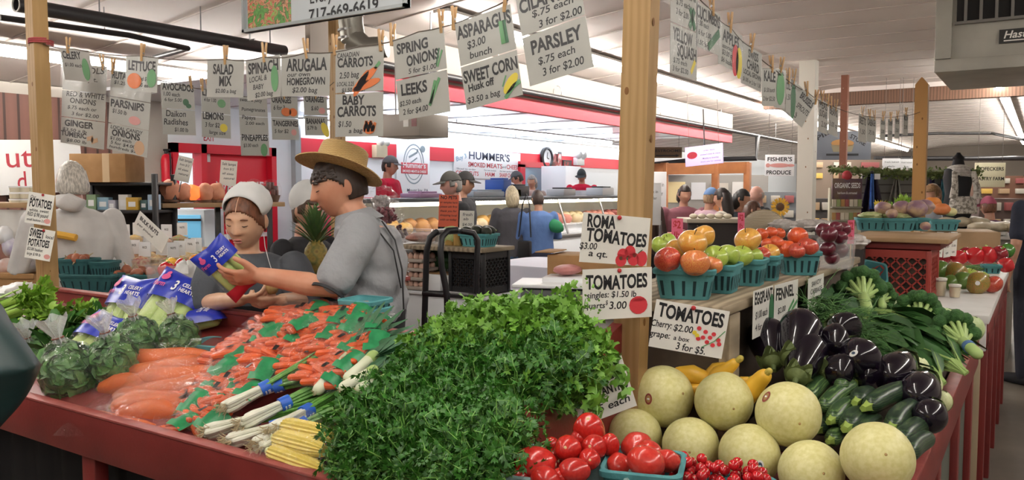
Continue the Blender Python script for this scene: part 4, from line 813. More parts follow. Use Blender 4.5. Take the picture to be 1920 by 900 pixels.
RO=[((938,890),27,1.33,(1.5,.2,1.3),'roma tomato lowest left at the frame edge'),((1004,868),32,1.36,(1.57,0,1.9),'large roma tomato lying sideways at the front of the basket'),((1065,841),26,1.42,(1.2,.1,.3),'roma tomato showing its pale stem scar in the middle'),((1030,862),22,1.42,(1.4,.2,1.2),'roma tomato tucked behind the large sideways one'),((1104,808),31,1.52,(.6,.3,0),'dark red roma tomato highest, under the tilted white sign'),((1114,838),24,1.47,(1.2,.5,0),'roma tomato right below the dark red one'),((1144,834),18,1.5,(.3,.1,0),'roma tomato at the right edge against the melon'),((1105,861),21,1.42,(1.3,.1,.5),'small round roma tomato right of centre'),((1077,882),24,1.37,(1.5,.3,-1.0),'roma tomato lying by the basket rim'),((1022,898),25,1.33,(1.5,.1,1.3),'roma tomato cut by the lower frame edge in the middle'),((1052,894),18,1.36,(1.3,0,0),'roma tomato between the two cut by the frame edge'),((1036,838),16,1.47,(.4,0,0),'small roma tomato at the back left of the heap'),((978,895),21,1.34,(1.3,0,0),'roma tomato right of the lowest left one'),((964,874),18,1.42,(.3,.2,0),'small roma tomato by the red divider'),((1088,826),19,1.5,(.5,0,0),'roma tomato half hidden left of the dark red one')]
for p,r,y,rot,lb_ in RO:
 c=ony(*p,y);put(ro,None,used,label=lb_,loc=c,rot=rot,scale=r*1.0*(c-O).dot(FW)/F,group='roma tomatoes')
c=ony(1058,905,1.39);basket('large grey-teal pulp basket holding the roma tomatoes',(c.x-.02,1.43,.885),.27,.2,.1,.25,mt=mat('grey_teal_pulp','#7d9795',.75,'#728c8a',sc=20,bump=.25,bsc=220),slots=6)
def beef():
 t=th('beefsteak_tomato','','tomato');g=G();g.ell((0,0,0),(1,1,.84),32,20,fn=lobe(5,.05,0,.1));mk('skin',g,TOMB,t);g=G();g.ell((0,0,.72),(.12,.12,.04),10,6);mk('stem_scar',g,CALY,t);return t
bf=beef();used=[]
for p,r,y,rot,lb_ in[((1195,838),31,1.56,(.5,.2,0),'red beefsteak tomato on top at the back of its basket'),((1160,872),24,1.49,(.9,-.3,1),'red beefsteak tomato at the left of its basket'),((1211,866),37,1.47,(.3,.4,2),'biggest red beefsteak tomato, in the centre of its basket'),((1250,864),25,1.52,(.7,.5,3),'red beefsteak tomato at the right of its basket'),((1218,848),26,1.54,(.2,-.5,3),'red beefsteak tomato wedged between the top one and the right one')]:
 c=ony(*p,y);put(bf,None,used,label=lb_,loc=c,rot=rot,scale=r*(c-O).dot(FW)/F,group='beefsteak tomatoes')
c=ony(1203,895,1.5);basket('teal pulp basket holding the beefsteak tomatoes',(c.x,1.51,.905),.155,.155,.09,.3,slots=4)
ch_=th('cherry_tomato','','tomato');g=G();g.ell((0,0,0),(.0115,.0115,.011),16,12);mk('skin',g,CHER,ch_);g=G();g.ell((0,0,.0105),(.002,.002,.001),8,4);mk('stem_scar',g,CALY,ch_);used=[]
for(px,py),n,lb_,gp,wd in(((1298,892),34,'small red cherry tomato in the left cherry tomato box, right of the beefsteak tomatoes','cherry tomatoes in the left box',.062),((1395,905),20,'small red cherry tomato in the right cherry tomato box under the stickered melon','cherry tomatoes in the right box',.055)):
 c=ony(px,py,1.6);basket(('teal pulp box of cherry tomatoes right of the beefsteak basket' if n==34 else 'teal pulp box of cherry tomatoes under the stickered melon'),(c.x,1.6,c.z-.075),wd*2+.012,wd*2+.012,.07,.3,slots=3)
 P=[]
 tries=0
 while len(P)<n and tries<4000:
  tries+=1;q=V((rnd.uniform(-wd*.85,wd*.85),rnd.uniform(-wd*.85,wd*.85),rnd.choice((-.01,-.006,.006,.01,.02))));q.z+=.016*(1-(q.x**2+q.y**2)/wd**2)
  if all((q-o).length>.0205 for o in P):P.append(q)
 for q in P:put(ch_,None,used,label=lb_,loc=c+q,rot=(rnd.uniform(-1,1),rnd.uniform(-1,1),rnd.uniform(0,6)),group=gp)
SQ=mat('yellow_squash','#e3b73d',.35,'#d9a52f',sc=6,rand=.05);SQS=mat('squash_stem','#b9a94e',.6)
def squash(label,px,r):
 P=[ony(*q)for q in px];c=P[0];t=th('yellow_squash',label,'squash',c,group='yellow squash');g=G();g.cap([p-c for p in P],r,16);mk('skin',g,SQ,t);g=G();e=(P[-1]-P[-2]).normalized();a=P[-1]-c+e*r[-1]*.8;g.cap([a,a+e*.012],[.008,.009],8);mk('stem',g,SQS,t)
squash('yellow squash lying sideways behind the top left melon',[(1275,700,2.12),(1298,702,2.12),(1320,708,2.12),(1334,712,2.12)],[.02,.027,.02,.013])
squash('yellow crookneck squash with its neck standing highest',[(1345,712,2.11),(1352,702,2.11),(1366,690,2.1),(1376,682,2.1)],[.028,.027,.017,.0145])
squash('yellow squash leaning behind the crookneck one',[(1335,704,2.14),(1345,694,2.14),(1358,688,2.14)],[.022,.023,.016])
squash('yellow squash with a thick neck between the two right top melons',[(1400,742,2.08),(1412,728,2.08),(1424,714,2.08),(1432,706,2.07)],[.027,.026,.022,.02])
squash('yellow squash mostly hidden below the sideways one',[(1296,730,2.11),(1310,732,2.11),(1322,736,2.11)],[.018,.02,.015])
squash('yellow squash peeking out left of the thick necked one',[(1385,722,2.13),(1394,716,2.13),(1400,714,2.13)],[.014,.016,.012])
ZU=spots('zucchini_skin','#33502f','wave',rough=.32,dirn='Y',scale=(1,1,.15),sc=55,dist=5,ds=3,stops=[(0,'#2b4529'),(.6,'#38562f'),(.85,'#4e6d3c'),(1,'#6d8550')]);ZUD=spots('zucchini_dark','#24382a','wave',rough=.32,dirn='Y',scale=(1,1,.15),sc=55,dist=5,ds=3,stops=[(0,'#1c2e22'),(.6,'#283f2c'),(.9,'#33492f'),(1,'#4a5f3c')]);ZST=mat('zucchini_stem','#90a84e',.55)
def zuke(label,a,b,ya,yb,r,dark=True,stem=0):
 A,B=ony(*a,ya),ony(*b,yb);d=B-A;L=d.length;t=th('zucchini',label,'zucchini',A,group='zucchini')
 t.rotation_euler=d.to_track_quat('Z','Y').to_euler();g=G();n=9
 g.cap([(.006*math.sin(math.pi*k/n),0,L*k/n)for k in range(n+1)],[r*(.8+.2*math.sin(math.pi*min(1,.15+.75*k/n)))for k in range(n+1)],18);mk('skin',g,ZUD if dark else ZU,t)
 z=-r*.85 if stem==0 else L+r*.85;s=-1 if stem==0 else 1;g=G();g.lathe([(r*.62,z-s*r*.28),(r*.5,z),(r*.36,z+s*.012),(r*.34,z+s*.02)],5,M=None);mk('stem',g,ZST,t)
X=lambda x,y:(1400+x/2.142,480+y/2.142)
for k,(a,b,ya,yb,r,dk,st,lb_)in enumerate([
 ((255,560),(325,490),2.24,2.36,.024,False,1,'light green zucchini leaning up at the left below the eggplants'),
 ((318,600),(415,525),2.2,2.34,.025,False,1,'glossy striped zucchini in the second place from the left'),
 ((350,650),(422,590),2.14,2.28,.024,False,0,'zucchini with a cut light green star shaped stem facing forward'),
 ((412,680),(470,630),2.12,2.26,.029,True,0,'thick dark zucchini with its blunt end facing the melons'),
 ((450,580),(490,552),2.26,2.36,.026,True,0,'short dark zucchini seen end on in the middle of the heap'),
 ((505,595),(632,535),2.22,2.36,.028,True,0,'longest dark zucchini, lying on top at the right'),
 ((590,680),(660,605),2.12,2.3,.026,True,0,'dark zucchini just below the longest one'),
 ((630,730),(720,670),2.08,2.26,.027,True,0,'dark zucchini lying above the largest melon at the rim'),
 ((345,735),(400,700),2.08,2.2,.022,False,0,'zucchini low in the heap with a bright stem end'),
 ((560,712),(610,690),2.08,2.2,.02,False,0,'small zucchini between the big dark ones, low in the heap'),
 ((470,700),(520,660),2.12,2.24,.022,True,0,'dark zucchini mostly buried in the middle of the heap'),
 ((655,785),(720,735),2.02,2.16,.025,True,0,'dark zucchini lowest at the right, against the red rim'),
 ((300,690),(350,660),2.16,2.24,.024,True,0,'dark zucchini hidden at the left beside the top melon'),
 ((380,520),(425,505),2.3,2.4,.022,False,1,'pale striped zucchini at the back under the eggplants')]):
 zuke(lb_,X(*a),X(*b),ya,yb,r,dk,st)
EGG=mat('eggplant_skin','#0f0a13',.1,'#170e1e',sc=4,coat=.3);EGC=mat('eggplant_calyx','#6c7a45',.6,'#556434',sc=30,bump=.4,bsc=90)
def egg(label,a,b,ya,yb,r,st=False):
 A,B=ony(*a,ya),ony(*b,yb);d=B-A;L=d.length;t=th('eggplant',label,'eggplant',A,group='eggplants');t.rotation_euler=d.to_track_quat('Z','Y').to_euler() 
 pr=[(.45,.0),(.62,.1),(.78,.25),(.95,.45),(1.05,.65),(1.0,.8),(.8,.92),(.5,.985),(.1,1.0)];g=G();g.lathe([(q*r,z*L)for q,z in pr],28);mk('skin',g,EGG,t)
 g=G();n=30;rings=[[(math.cos(q)*s,math.sin(q)*s,z)for q in[u*math.tau/n for u in range(n)]]for s,z in((.006,-.03),(.008,-.012),(r*.42,-.004),(r*.58,.008))]
 rings.append([(math.cos(q)*r*(.72+.06*math.cos(5*q)),math.sin(q)*r*(.72+.06*math.cos(5*q)),L*(.1+.08*math.cos(5*q)))for q in[u*math.tau/n for u in range(n)]]);g.loft(rings);mk('calyx',g,EGC,t)
 if st:
  g=G();bpy.context.view_layer.update();q=at(*st,(A-O).dot(FW)-.02);c=(A+B)/2;dd=ray(*st).normalized();axis=d.normalized();oc=O-A;m_=dd-axis*dd.dot(axis);e=oc-axis*oc.dot(axis);aa,bb,cc_=m_.dot(m_),2*m_.dot(e),e.dot(e)-(r*1.06)**2;dis=bb*bb-4*aa*cc_
  if dis>0:
   h=O+dd*((-bb-math.sqrt(dis))/(2*aa));n_=(h-A)-axis*(h-A).dot(axis);n_.normalize();Mi=t.rotation_euler.to_matrix().to_4x4().inverted()@Mx.Translation(h+n_*.001-A)@n_.to_track_quat('Z','Y').to_matrix().to_4x4()
   g.ell((0,0,0),(.019,.012,.0015),18,4,M=Mi);s_=mk('sticker',g,STK,t);g=G();g.ell((0,0,.001),(.011,.005,.0012),12,4,M=Mi);mk('sticker_print',g,STKB,s_)
for a,b,ya,yb,r,st,lb_ in[
 ((1449,682),(1436,612),2.32,2.46,.058,None,'eggplant at far left of the heap with a green calyx pointing down'),
 ((1486,676),(1506,596),2.3,2.48,.06,None,'eggplant standing highest with a long white glint'),
 ((1494,708),(1520,640),2.24,2.42,.055,None,'eggplant with its mossy green calyx lowest of the three calyxes'),
 ((1528,650),(1592,640),2.46,2.5,.058,None,'eggplant lying across the top of the heap'),
 ((1596,650),(1622,684),2.5,2.36,.054,(1601,663),'eggplant with an oval white sticker'),
 ((1540,690),(1600,700),2.34,2.36,.05,None,'eggplant lying in shadow under the top of the heap'),
 ((1702,672),(1664,712),2.62,2.4,.052,None,'eggplant with a curved green stem, right of the stickered one'),
 ((1738,708),(1716,752),2.5,2.3,.05,None,'eggplant against the pale cabbages at the right rim'),
 ((1752,762),(1738,790),2.32,2.2,.04,None,'small eggplant lowest at the right rim, bluish in the light'),
 ((1610,700),(1650,712),2.42,2.4,.05,None,'eggplant deep in the middle behind the long zucchini'),
 ((1560,606),(1600,622),2.66,2.6,.05,None,'eggplant furthest back beside the fennel fronds')]:
 egg(lb_,a,b,ya,yb,r,st)
g=G();g.box((-.48,2.95,.86),(.42,1.1,.12),bv=.01);g.box((-.5,2.5,.84),(.4,.35,.08),bv=.01);t=th('crate','dark wooden riser under the eggplants and greens in the side bin','crate',(0,0,0));mk('boards',g,mat('dark_plank','#54463a',.7),t)
DILL=mat('fennel_frond','#5d8a4a',.6,'#4a7539',sc=20);COLL=mat('collard_leaf','#3f6b35',.42,'#2f5629',sc=12,rand=.1);COLS=mat('collard_stem','#98b36a',.5);KALE=mat('kale_leaf','#355e33',.5,'#28492a',sc=30)
def fronds(label,pts,y,ns=70,L=.16):
 c=ony(*pts,y);t=th('fennel_bunch',label,'fennel',c,group='fennel fronds');g=G()
 for k in range(ns):
  d=V((rnd.uniform(-.3,1),rnd.uniform(-.8,.4),rnd.uniform(-.35,.35))).normalized();s=V((rnd.uniform(-.06,.06),rnd.uniform(-.03,.03),rnd.uniform(-.03,.05)));e=s+d*L*rnd.uniform(.5,1);g.tube([s,(s+e)/2+V((0,0,.012)),e],[.0016,.0012,.0005],4)
  for q in range(5):p=s.lerp(e,.4+q*.12);g.tube([p,p+(d+rv(.8)).normalized()*.02],[.0007,.0004],3)
 mk('fronds',g,DILL,t,ang=180)
fronds('feathery green fennel fronds under the fennel sign',(1552,612),2.72);fronds('feathery fennel fronds spilling right behind the eggplants',(1600,636),2.7,60);fronds('feathery fennel fronds in the shade below the lone white sign',(1528,590),2.9,60)
def greens(label,a,b,ya,yb,n,wd,spread,seed,mt=COLL,name='collard_bunch',band=False):
 r_=random.Random(seed);A,B=ony(*a,ya),ony(*b,yb);d=B-A;L=d.length;dn=d.normalized();t=th(name,label,'leafy greens',A,group='bunches of leafy greens');side=dn.cross(V((0,0,1))).normalized();up=side.cross(dn);g=G();gs=G()
 for k in range(n):
  s,q=r_.uniform(-1,1),r_.uniform(-.5,1);l=L*r_.uniform(.8,1.15);P=[dn*(l*f)+side*(s*spread*f**1.3)+up*(q*spread*.7*f-.04*f*f)+V((r_.uniform(-.004,.004),)*3)for f in(0,.25,.45,.65,.85,1.05)]
  gs.tube(P[:5],[.005,.0045,.0035,.002,.001],5);blade(g,P[1:],wd*r_.uniform(.9,1.9),up+side*s*.7,cup=.3,tip=.15)
 mk('leaves',g,mt,t,ang=180);mk('stems',gs,COLS,t)
 if band:g=G();g.tube([dn*.05-dn*.008,dn*.05+dn*.008],.024,14);mk('tie',g,col('#5d7fa8'),t)
for q in[((1812,700),(1690,630),2.9,3.1,40,.035,.13,1,'bunch of narrow dark leaves with its stems at the right rim'),((1770,720),(1680,660),2.75,2.95,34,.03,.11,2,'bunch of narrow leaves lying lowest, above the pale cabbages'),((1540,600),(1690,655),3.1,2.8,26,.075,.1,3,'bunch of broad dark collard leaves lying across the middle'),((1600,590),(1745,640),3.2,3.0,26,.07,.1,4,'bunch of broad collard leaves just under the broccoli'),((1800,665),(1710,610),3.1,3.3,30,.035,.11,5,'bunch of narrow leaves between the cabbage and the collards'),((1640,580),(1790,640),3.35,3.15,24,.06,.1,6,'bunch of collard leaves furthest back near the dark broccoli crown'),((1560,640),(1680,690),2.85,2.65,26,.05,.1,7,'bunch of dark leaves sagging toward the sticker eggplant')]:
 greens(q[8],*q[:8])
kl=leafhead('kale_head',9,KALE,n=60,L=.12,wd=.045,rib=False,lab='kale');used=[]
for px,py,y,lb_ in((1545,570,3.1,'dark curly kale head in the shade under the shelf, nearest'),(1575,560,3.4,'dark curly kale head just left of the broccoli'),(1520,600,2.9,'dark curly kale head behind the fennel sign'),(1590,590,3.2,'dark curly kale head under the broccoli stalk')):put(kl,None,used,label=lb_,loc=ony(px,py+14,y),rot=(rnd.uniform(-.3,.3),rnd.uniform(-.3,.5),rnd.uniform(0,6)),group='kale heads')
BRO=mat('broccoli_floret','#4b7a3c',.75,'#36602f',sc=60,bump=.9,bsc=260,bdist=.008);BROS=mat('broccoli_stalk','#a9c47a',.5)
def broccoli(label,a,b,ya,yb,s=1,band=False,dark=False):
 A,B=ony(*a,ya),ony(*b,yb);d=(B-A);L=d.length;t=th('broccoli',label,'broccoli',A,group='broccoli');t.rotation_euler=d.to_track_quat('Z','Y').to_euler()
 g=G();g.cap([(0,0,0),(0,0,L*.45)],[.017*s,.016*s],12);st_=[]
 gf=G()
 for k in range(22):
  f=k/21;th_=math.acos(1-f*.95);a_=k*2.4;p=V((math.sin(th_)*math.cos(a_),math.sin(th_)*math.sin(a_),math.cos(th_)*.75))*(.058*s)+V((0,0,L*.72));g.tube([(0,0,L*.4),p*.75+V((0,0,L*.12)),p],[.008*s,.006*s,.007*s],7)
  gf.ell(p,(.021*s,)*3,16,12,fn=lambda q:q*(1+.14*noise.noise(q*6+p*90)))
 mk('stalk',g,BROS,t);mk('florets',gf,BRO,t)
 if band:g=G();g.tube([(0,0,L*.2),(0,0,L*.28)],.0185*s,14);mk('band',g,col('#5578b0'),t)
broccoli('broccoli head lying with its pale branching stalk toward the viewer',(1626,580),(1612,530),3.2,3.52,1.25)
broccoli('dark broccoli crown right of the pale stalked one',(1726,625),(1722,575),3.2,3.4,1.2)
broccoli('broccoli with a blue band, its stalk end resting on the right rim',(1832,663),(1776,615),3.0,3.25,1.15,band=True)
broccoli('small broccoli crown behind the pale stalked one',(1655,575),(1648,550),3.4,3.55,.9)
CAB=spots('cabbage_leaf','#bcd091','wave',rough=.45,sc=6,dist=9,ds=3,stops=[(0,'#a9c27c'),(.8,'#bfd396'),(.93,'#cfe0ae'),(1,'#dde8c4')]);CABP=mat('pale_cabbage','#d7dcae',.5,'#c7d096',sc=9)
def cabbage(label,c,r,mt=CAB):
 t=th('cabbage',label,'cabbage',c,rnd.uniform(0,6),'cabbages',scale=r);g=G();g.ell((0,0,0),(.96,.96,.9),28,18);mk('head',g,mt,t)
 for k in range(5):
  a0=k*1.26;g=G();rows=[]
  for i in range(9):
   ph=-1.2+i*.27;rows.append([V((math.cos(ph)*math.cos(a0+u),math.cos(ph)*math.sin(a0+u),math.sin(ph)*.94))*(1.0+.05*abs(u)+.03*k/5+.04*max(0,ph-.4)+.015*math.sin(u*14))for u in[(-.85+j*.17)*(1-.35*max(0,ph)/1.0)for j in range(11)]])
  g.add([p for r_ in rows for p in r_],[(i*11+j,i*11+j+1,i*11+j+12,i*11+j+11)for i in range(8)for j in range(10)]);mk('leaf',g,mt,t,ang=180)
cabbage('pale green cabbage highest at the far right corner of the bin',at(1815,616,3.42),.062);cabbage('green cabbage behind the dark broccoli crown',at(1768,600,3.5),.06);cabbage('green cabbage top showing between the two broccoli crowns',at(1696,580,3.6),.055)
for px,py,y,r,lb_ in((1715,690,2.75,.04,'pale cabbage at the right rim beside the curved stem eggplant'),(1742,722,2.62,.036,'pale cabbage in the middle of those along the right rim'),(1760,752,2.5,.034,'pale cabbage lowest along the right rim')):cabbage(lb_,ony(px,py,y),r,CABP)
AP={n:spots('apple_'+n,s[0][1],'noise',rough=.28,coat=.35,sc=2.2,dist=.8,scale=(9,9,3),stops=s)for n,s in dict(
 blush=[(.3,'#c9553a'),(.5,'#d98048'),(.7,'#e0ab5c')],red=[(.3,'#a8262a'),(.5,'#c0433a'),(.75,'#d98a4c')],green=[(.3,'#93b03f'),(.7,'#b3c45a')],gold=[(.3,'#d98a3a'),(.5,'#dda348'),(.75,'#d8b85a')],nect=[(.3,'#c2321f'),(.5,'#d9542c'),(.75,'#e38a44')],plum=[(.3,'#4d1424'),(.6,'#6b1d30'),(.8,'#8c3040')],mango=[(.35,'#5f7a35'),(.55,'#a8863f'),(.7,'#c0503a')],lime=[(.3,'#4d6e2f'),(.7,'#6b8a3c')]).items()}
APST=mat('apple_stem','#5a4326',.7)
def apple(kind,dip=.16,tall=.9):
 t=th('apple','','fruit');g=G()
 def f(p):
  rr=math.hypot(p.x,p.y);a=math.atan2(p.y,p.x);k=1+.03*math.cos(5*a)*(p.z<0);z=p.z*tall;w_=1-.1*max(0,-p.z)
  if p.z>0:z-=dip*1.6*math.exp(-rr*rr*9)
  else:z+=dip*math.exp(-rr*rr*12)
  return V((p.x*k*w_,p.y*k*w_,z))
 g.ell((0,0,0),(1,1,1),30,22,fn=f);mk('skin',g,AP[kind],t);g=G();g.tube([(0,0,.55),(.04,.02,.8),(.1,.04,1.0)],[.035,.03,.04],6);mk('stem',g,APST,t);return t
ap={k:apple(k)for k in('blush','red','green','gold')};ap['nect']=apple('nect',.1,.95);ap['plum']=apple('plum',.06,.95);ap['mango']=apple('mango',.0,1.05);ap['lime']=apple('lime',.02,1)
USE={k:[]for k in ap}
def fruit(kind,nm,p,r,label,group,rot=None,cat='apple'):
 o=put(ap[kind],None,USE[kind],label=label,loc=p,rot=rot or(rnd.uniform(-.5,.6),rnd.uniform(-.6,.6),rnd.uniform(0,6)),scale=r,group=group);o.name=nm;o['category']=cat;return o
def row(nm,cat,group,items):
 for px,py,r,Y,kind,lb_ in items:p=at(px,py,Y);fruit(kind,nm,p,r*Y/F,lb_,group,cat=cat)
row('apple','apple','apples on the shelf',[
(1298,456,28,2.30,'gold','yellow-orange apple topping the nearest shelf basket'),(1252,487,26,2.26,'red','red and yellow apple at the left of the nearest shelf basket'),(1303,493,28,2.22,'blush','pinkish blush apple at the front of the nearest shelf basket'),(1336,497,19,2.28,'blush','small blush apple at the right corner of the nearest shelf basket'),(1318,444,24,2.40,'gold','yellow apple half hidden behind the topmost one'),(1270,470,24,2.42,'gold','yellow apple between the red one and the topmost one'),(1238,460,18,2.5,'green','green apple at the back left of the shelf'),(1252,452,16,2.6,'green','green apple behind the red and yellow one'),
(1342,482,24,2.38,'green','green apple with a dark stem in the second basket'),(1364,480,23,2.44,'green','light green apple in the middle of the second basket'),(1390,480,22,2.56,'green','bright green apple at the left of the third basket'),(1411,482,20,2.62,'green','bright green apple at the right of the third basket'),(1402,450,25,2.62,'gold','large red and yellow apple topping the third basket'),
(1443,475,19,2.74,'gold','yellow apple in the fourth, narrow basket'),(1429,478,16,2.72,'red','dark red apple in the fourth, narrow basket')])
row('nectarine','nectarine','nectarines on the shelf',[(1427,440,13,2.95,'nect','nectarine furthest left of those behind the big yellow apple'),(1446,436,12,3.0,'nect','nectarine highest of those behind the big yellow apple'),(1456,455,14,2.9,'nect','nectarine in front of the highest one'),(1438,457,11,2.9,'nect','small nectarine touching the fourth basket'),(1462,438,11,3.05,'nect','nectarine furthest right behind the fifth basket')])
row('apple','apple','apples on the shelf',[(1496,444,19,2.95,'nect','red-orange apple topping the fifth shelf basket'),(1474,466,18,2.9,'nect','orange-red apple at the left of the fifth shelf basket'),(1515,463,20,2.9,'red','deep red and yellow apple at the right of the fifth shelf basket'),(1494,470,16,2.86,'red','red apple low in the middle of the fifth shelf basket')])
def shelf_basket(px,py,Y,w_,lb_,d_=None,h_=.085,rz=0):p=at(px,py,Y);basket(lb_,(p.x,p.y,ZS),w_,d_ or w_,h_,rz,'teal baskets on the apple shelf')
shelf_basket(1286,540,2.32,.165,'nearest teal pulp basket of apples at the end of the shelf',.16,rz=.28)
shelf_basket(1352,530,2.44,.1,'second teal pulp basket from the front of the shelf',.14,rz=.1);shelf_basket(1402,520,2.62,.11,'third teal pulp basket from the front of the shelf',.12,rz=.1)
shelf_basket(1438,515,2.76,.085,'fourth and narrow teal pulp basket on the shelf',.11,rz=.1);shelf_basket(1497,497,2.95,.135,'teal pulp basket standing alone with red apples further along the shelf',.13,rz=.45)
def tub(name,label,c,w_,d_,h_,mt=TUBC,rz=0,lid=None,cat='tub'):
 t=th(name,label,cat,c,rz);g=G()
 def ring(k,z):return[(x*w_/2*k,y*d_/2*k,z)for x,y in((-1,-.85),(-.85,-1),(.85,-1),(1,-.85),(1,.85),(.85,1),(-.85,1),(-1,.85))]
 g.loft([ring(.88,0),ring(1,h_),ring(.97,h_),ring(.86,.004)]);mk('tub',g,mt,t);g=G();g.loft([ring(1.03,h_-.006),ring(1.04,h_+.002),ring(.97,h_+.001)],caps=False);mk('rim',g,mt,t)
 if lid:g=G();g.loft([ring(1.05,h_),ring(1.05,h_+.012),ring(.9,h_+.014)]);mk('lid',g,lid,t)
 return t
PKP=film('pinkish_tub',.15,rough=.12,bump=0,milky=.13)
c=at(1568,500,3.2);tub('plastic_crate','translucent plastic tub of purple plums at the end of the shelf',(c.x,c.y,ZS),.13,.2,.115,PKP,.1)
row('plum','plum','plums in the translucent tub',[(1544,432,15,3.12,'plum','dark plum topping the tub at left'),(1566,428,14,3.15,'plum','dark plum topping the tub in the middle'),(1581,430,14,3.2,'plum','dark plum topping the tub at right'),(1555,440,16,3.08,'plum','brighter red plum at the front of the tub top'),(1575,446,14,3.12,'plum','plum right of the brighter red one'),(1552,466,15,3.12,'plum','plum seen through the tub wall at left'),(1576,470,15,3.15,'plum','plum seen through the tub wall at right'),(1560,484,14,3.14,'plum','plum lowest inside the tub')])
for i,(px,py,Y,w_,h_,lb_)in enumerate(((1270,432,2.85,22,46,'pink price card standing behind the nearest apples'),(1390,417,3.3,13,38,'pink price card standing behind the third basket'),(1596,435,3.6,13,46,'bright pink price card right of the plums'))):
 a=at(px-w_/2,py-h_/2,Y);b=at(px+w_/2,py-h_/2,Y);sign(lb_,a,b,h_*Y/F,[('$2',.15,.8,.4,.3,1),('lb',.2,.7,.8,.3,0)],[],sleeve=False,paper=mat('pink_card','#d6627f',.5),ink=REDINK)
 g=G();q=(a+b)/2;zb=q.z-h_*Y/F;g.tube([(q.x,q.y+.004,ZS),(q.x,q.y+.004,q.z)],.003,6);o=mk('stick',g,PINW);o.parent=bpy.data.objects[[k.name for k in bpy.data.objects if k.get('label')==lb_][0]];bpy.context.view_layer.update();o.matrix_parent_inverse=o.parent.matrix_world.inverted()
# ================================================================ behind the stall
def bx(name,mt,par,*boxes,bv=.004):
 g=G()
 for c,d in boxes:g.box(c,d,bv=bv)
 return mk(name,g,mt,par)
def fixed_plate(name,label,cat,A,B,h,mt,lines,lm,th_k=.02,group=None,extra=None): 
 A,B=V(A),V(B);d=B-A;w_=d.length;rz=math.atan2(d.y,d.x);t=th(name,label,cat,(A+B)/2,0,group);t.rotation_euler=(Mx.Rotation(rz,4,'Z')@Mx.Rotation(-math.asin(d.z/w_),4,'Y')).to_euler()
 bx('board',mt,t,((0,th_k/2,-h/2),(w_,th_k,h)))
 if name in('shop_sign','menu_screen','hanging_notice'):
  for x in(-.4,.4):g=G();g.tube([(x*w_,th_k/2,0),(x*w_,th_k/2,cz(t.location.x)-t.location.z)],.003,5);mk('hanging_wire',g,mat('wire_dark','#5a544e',.6),t)
 for L in lines:
  g=G();text(g,L[0],L[4]*h,(L[1]-.5)*w_,-L[3]*h,-.0015,bold=.02 if L[5]else .004,width=(L[2]-L[1])*w_,rot=L[6]if len(L)>6 else 0);mk('lettering',g,L[7]if len(L)>7 else lm,t,smooth=False)
 if extra:extra(t,w_,h)
 return t
NAVY=mat('sign_navy','#39425c',.5);SRED=mat('sign_red','#c0303f',.5);BOARDW=mat('board_white','#eef0f2',.4)
def onw(px,py):return onx(px,py,WX+.03)
A,B=onw(852,276),onw(976,288);hh=(onw(852,276)-onw(852,333)).length
fixed_plate('wall_sign',"white shop wall sign reading HUMMER'S SMOKED MEATS and CHEESE",'sign',A,B,hh,BOARDW,[("HUMMER'S",.2,.82,.34,.36,1,0,NAVY),('SMOKED',.19,.44,.6,.22,1,0,SRED),('MEATS',.46,.7,.6,.22,1,0,SRED),('and',.7,.76,.58,.12,0,0,NAVY),('CHEESE',.77,.98,.6,.22,1,0,SRED),('Sliced to order',.03,.3,.72,.08,0,0,NAVY),('Our own smoked',.42,.6,.72,.08,0,0,NAVY),('the best sandwiches',.66,.9,.72,.08,0,0,NAVY),('COLD CUTS',.02,.34,.9,.2,1,0,SRED),('HAM',.44,.58,.9,.2,1,0,SRED),('SHARP CHEDDAR',.66,.98,.9,.2,1,0,SRED),('Buy 3',.03,.17,.46,.22,0,.25,mat('sign_blue','#4f93b8',.5))],NAVY)
A,B=onw(744,262),onw(806,268);hh=(onw(744,262)-onw(744,366)).length
def hummer_logo(t,w_,h):
 g=G();ring=[(math.cos(a)*.3*w_,-.42*h+math.sin(a)*.36*h)for a in[k*math.tau/40 for k in range(41)]];g.stroke(ring,.02,-.002);g.stroke([(x*.8,-.42*h+(z+.42*h)*.8)for x,z in ring],.012,-.002)
 g.stroke([(-.15*w_,-.3*h),(.1*w_,-.2*h),(.12*w_,-.14*h)],.03,-.002);g.stroke([(-.1*w_,-.4*h),(.1*w_,-.3*h)],.02,-.002);g.disc(.27*w_,-.13*h,.06,.05,-.002);mk('oval_emblem',g,mat('emblem_grey','#8a98a0',.5),t,smooth=False)
 bx('red_plaque',mat('plaque_red','#c94a55',.5),t,((.02*w_,-.004,-.5*h),(.8*w_,.01,.2*h)))
 g=G();text(g,"Hummer's",.14*h,-.33*w_,-.49*h,-.011,width=.68*w_);text(g,'SMOKED MEATS & CHEESE',.06*h,-.35*w_,-.575*h,-.011,width=.72*w_);mk('plaque_lettering',g,BOARDW,t,smooth=False)
fixed_plate('wall_emblem',"white wall panel with an oval emblem and a red Hummer's plaque",'sign',A,B,hh,BOARDW,[('Mount Joy, PA',.3,.95,.93,.08,0)],NAVY,extra=hummer_logo)
a,b=onw(976,308),onw(1022,310);g=G();hw=(b.y-a.y)
t=struct('window_2',G().box((WX+.02,(a.y+b.y)/2,(a.z+1.0)/2),(.03,hw,a.z-1.0)),mat('pale_glass','#a9c3d2',.15))
for y,wd in((a.y,.16),(b.y,.16)):struct('trim_7',G().box((WX+.05,y,(a.z+1.0)/2),(.06,wd,a.z-1.0)),BRED)
struct('trim_8',G().box((WX+.05,(a.y+b.y)/2,a.z),(.06,hw+.16,.1)),BRED)
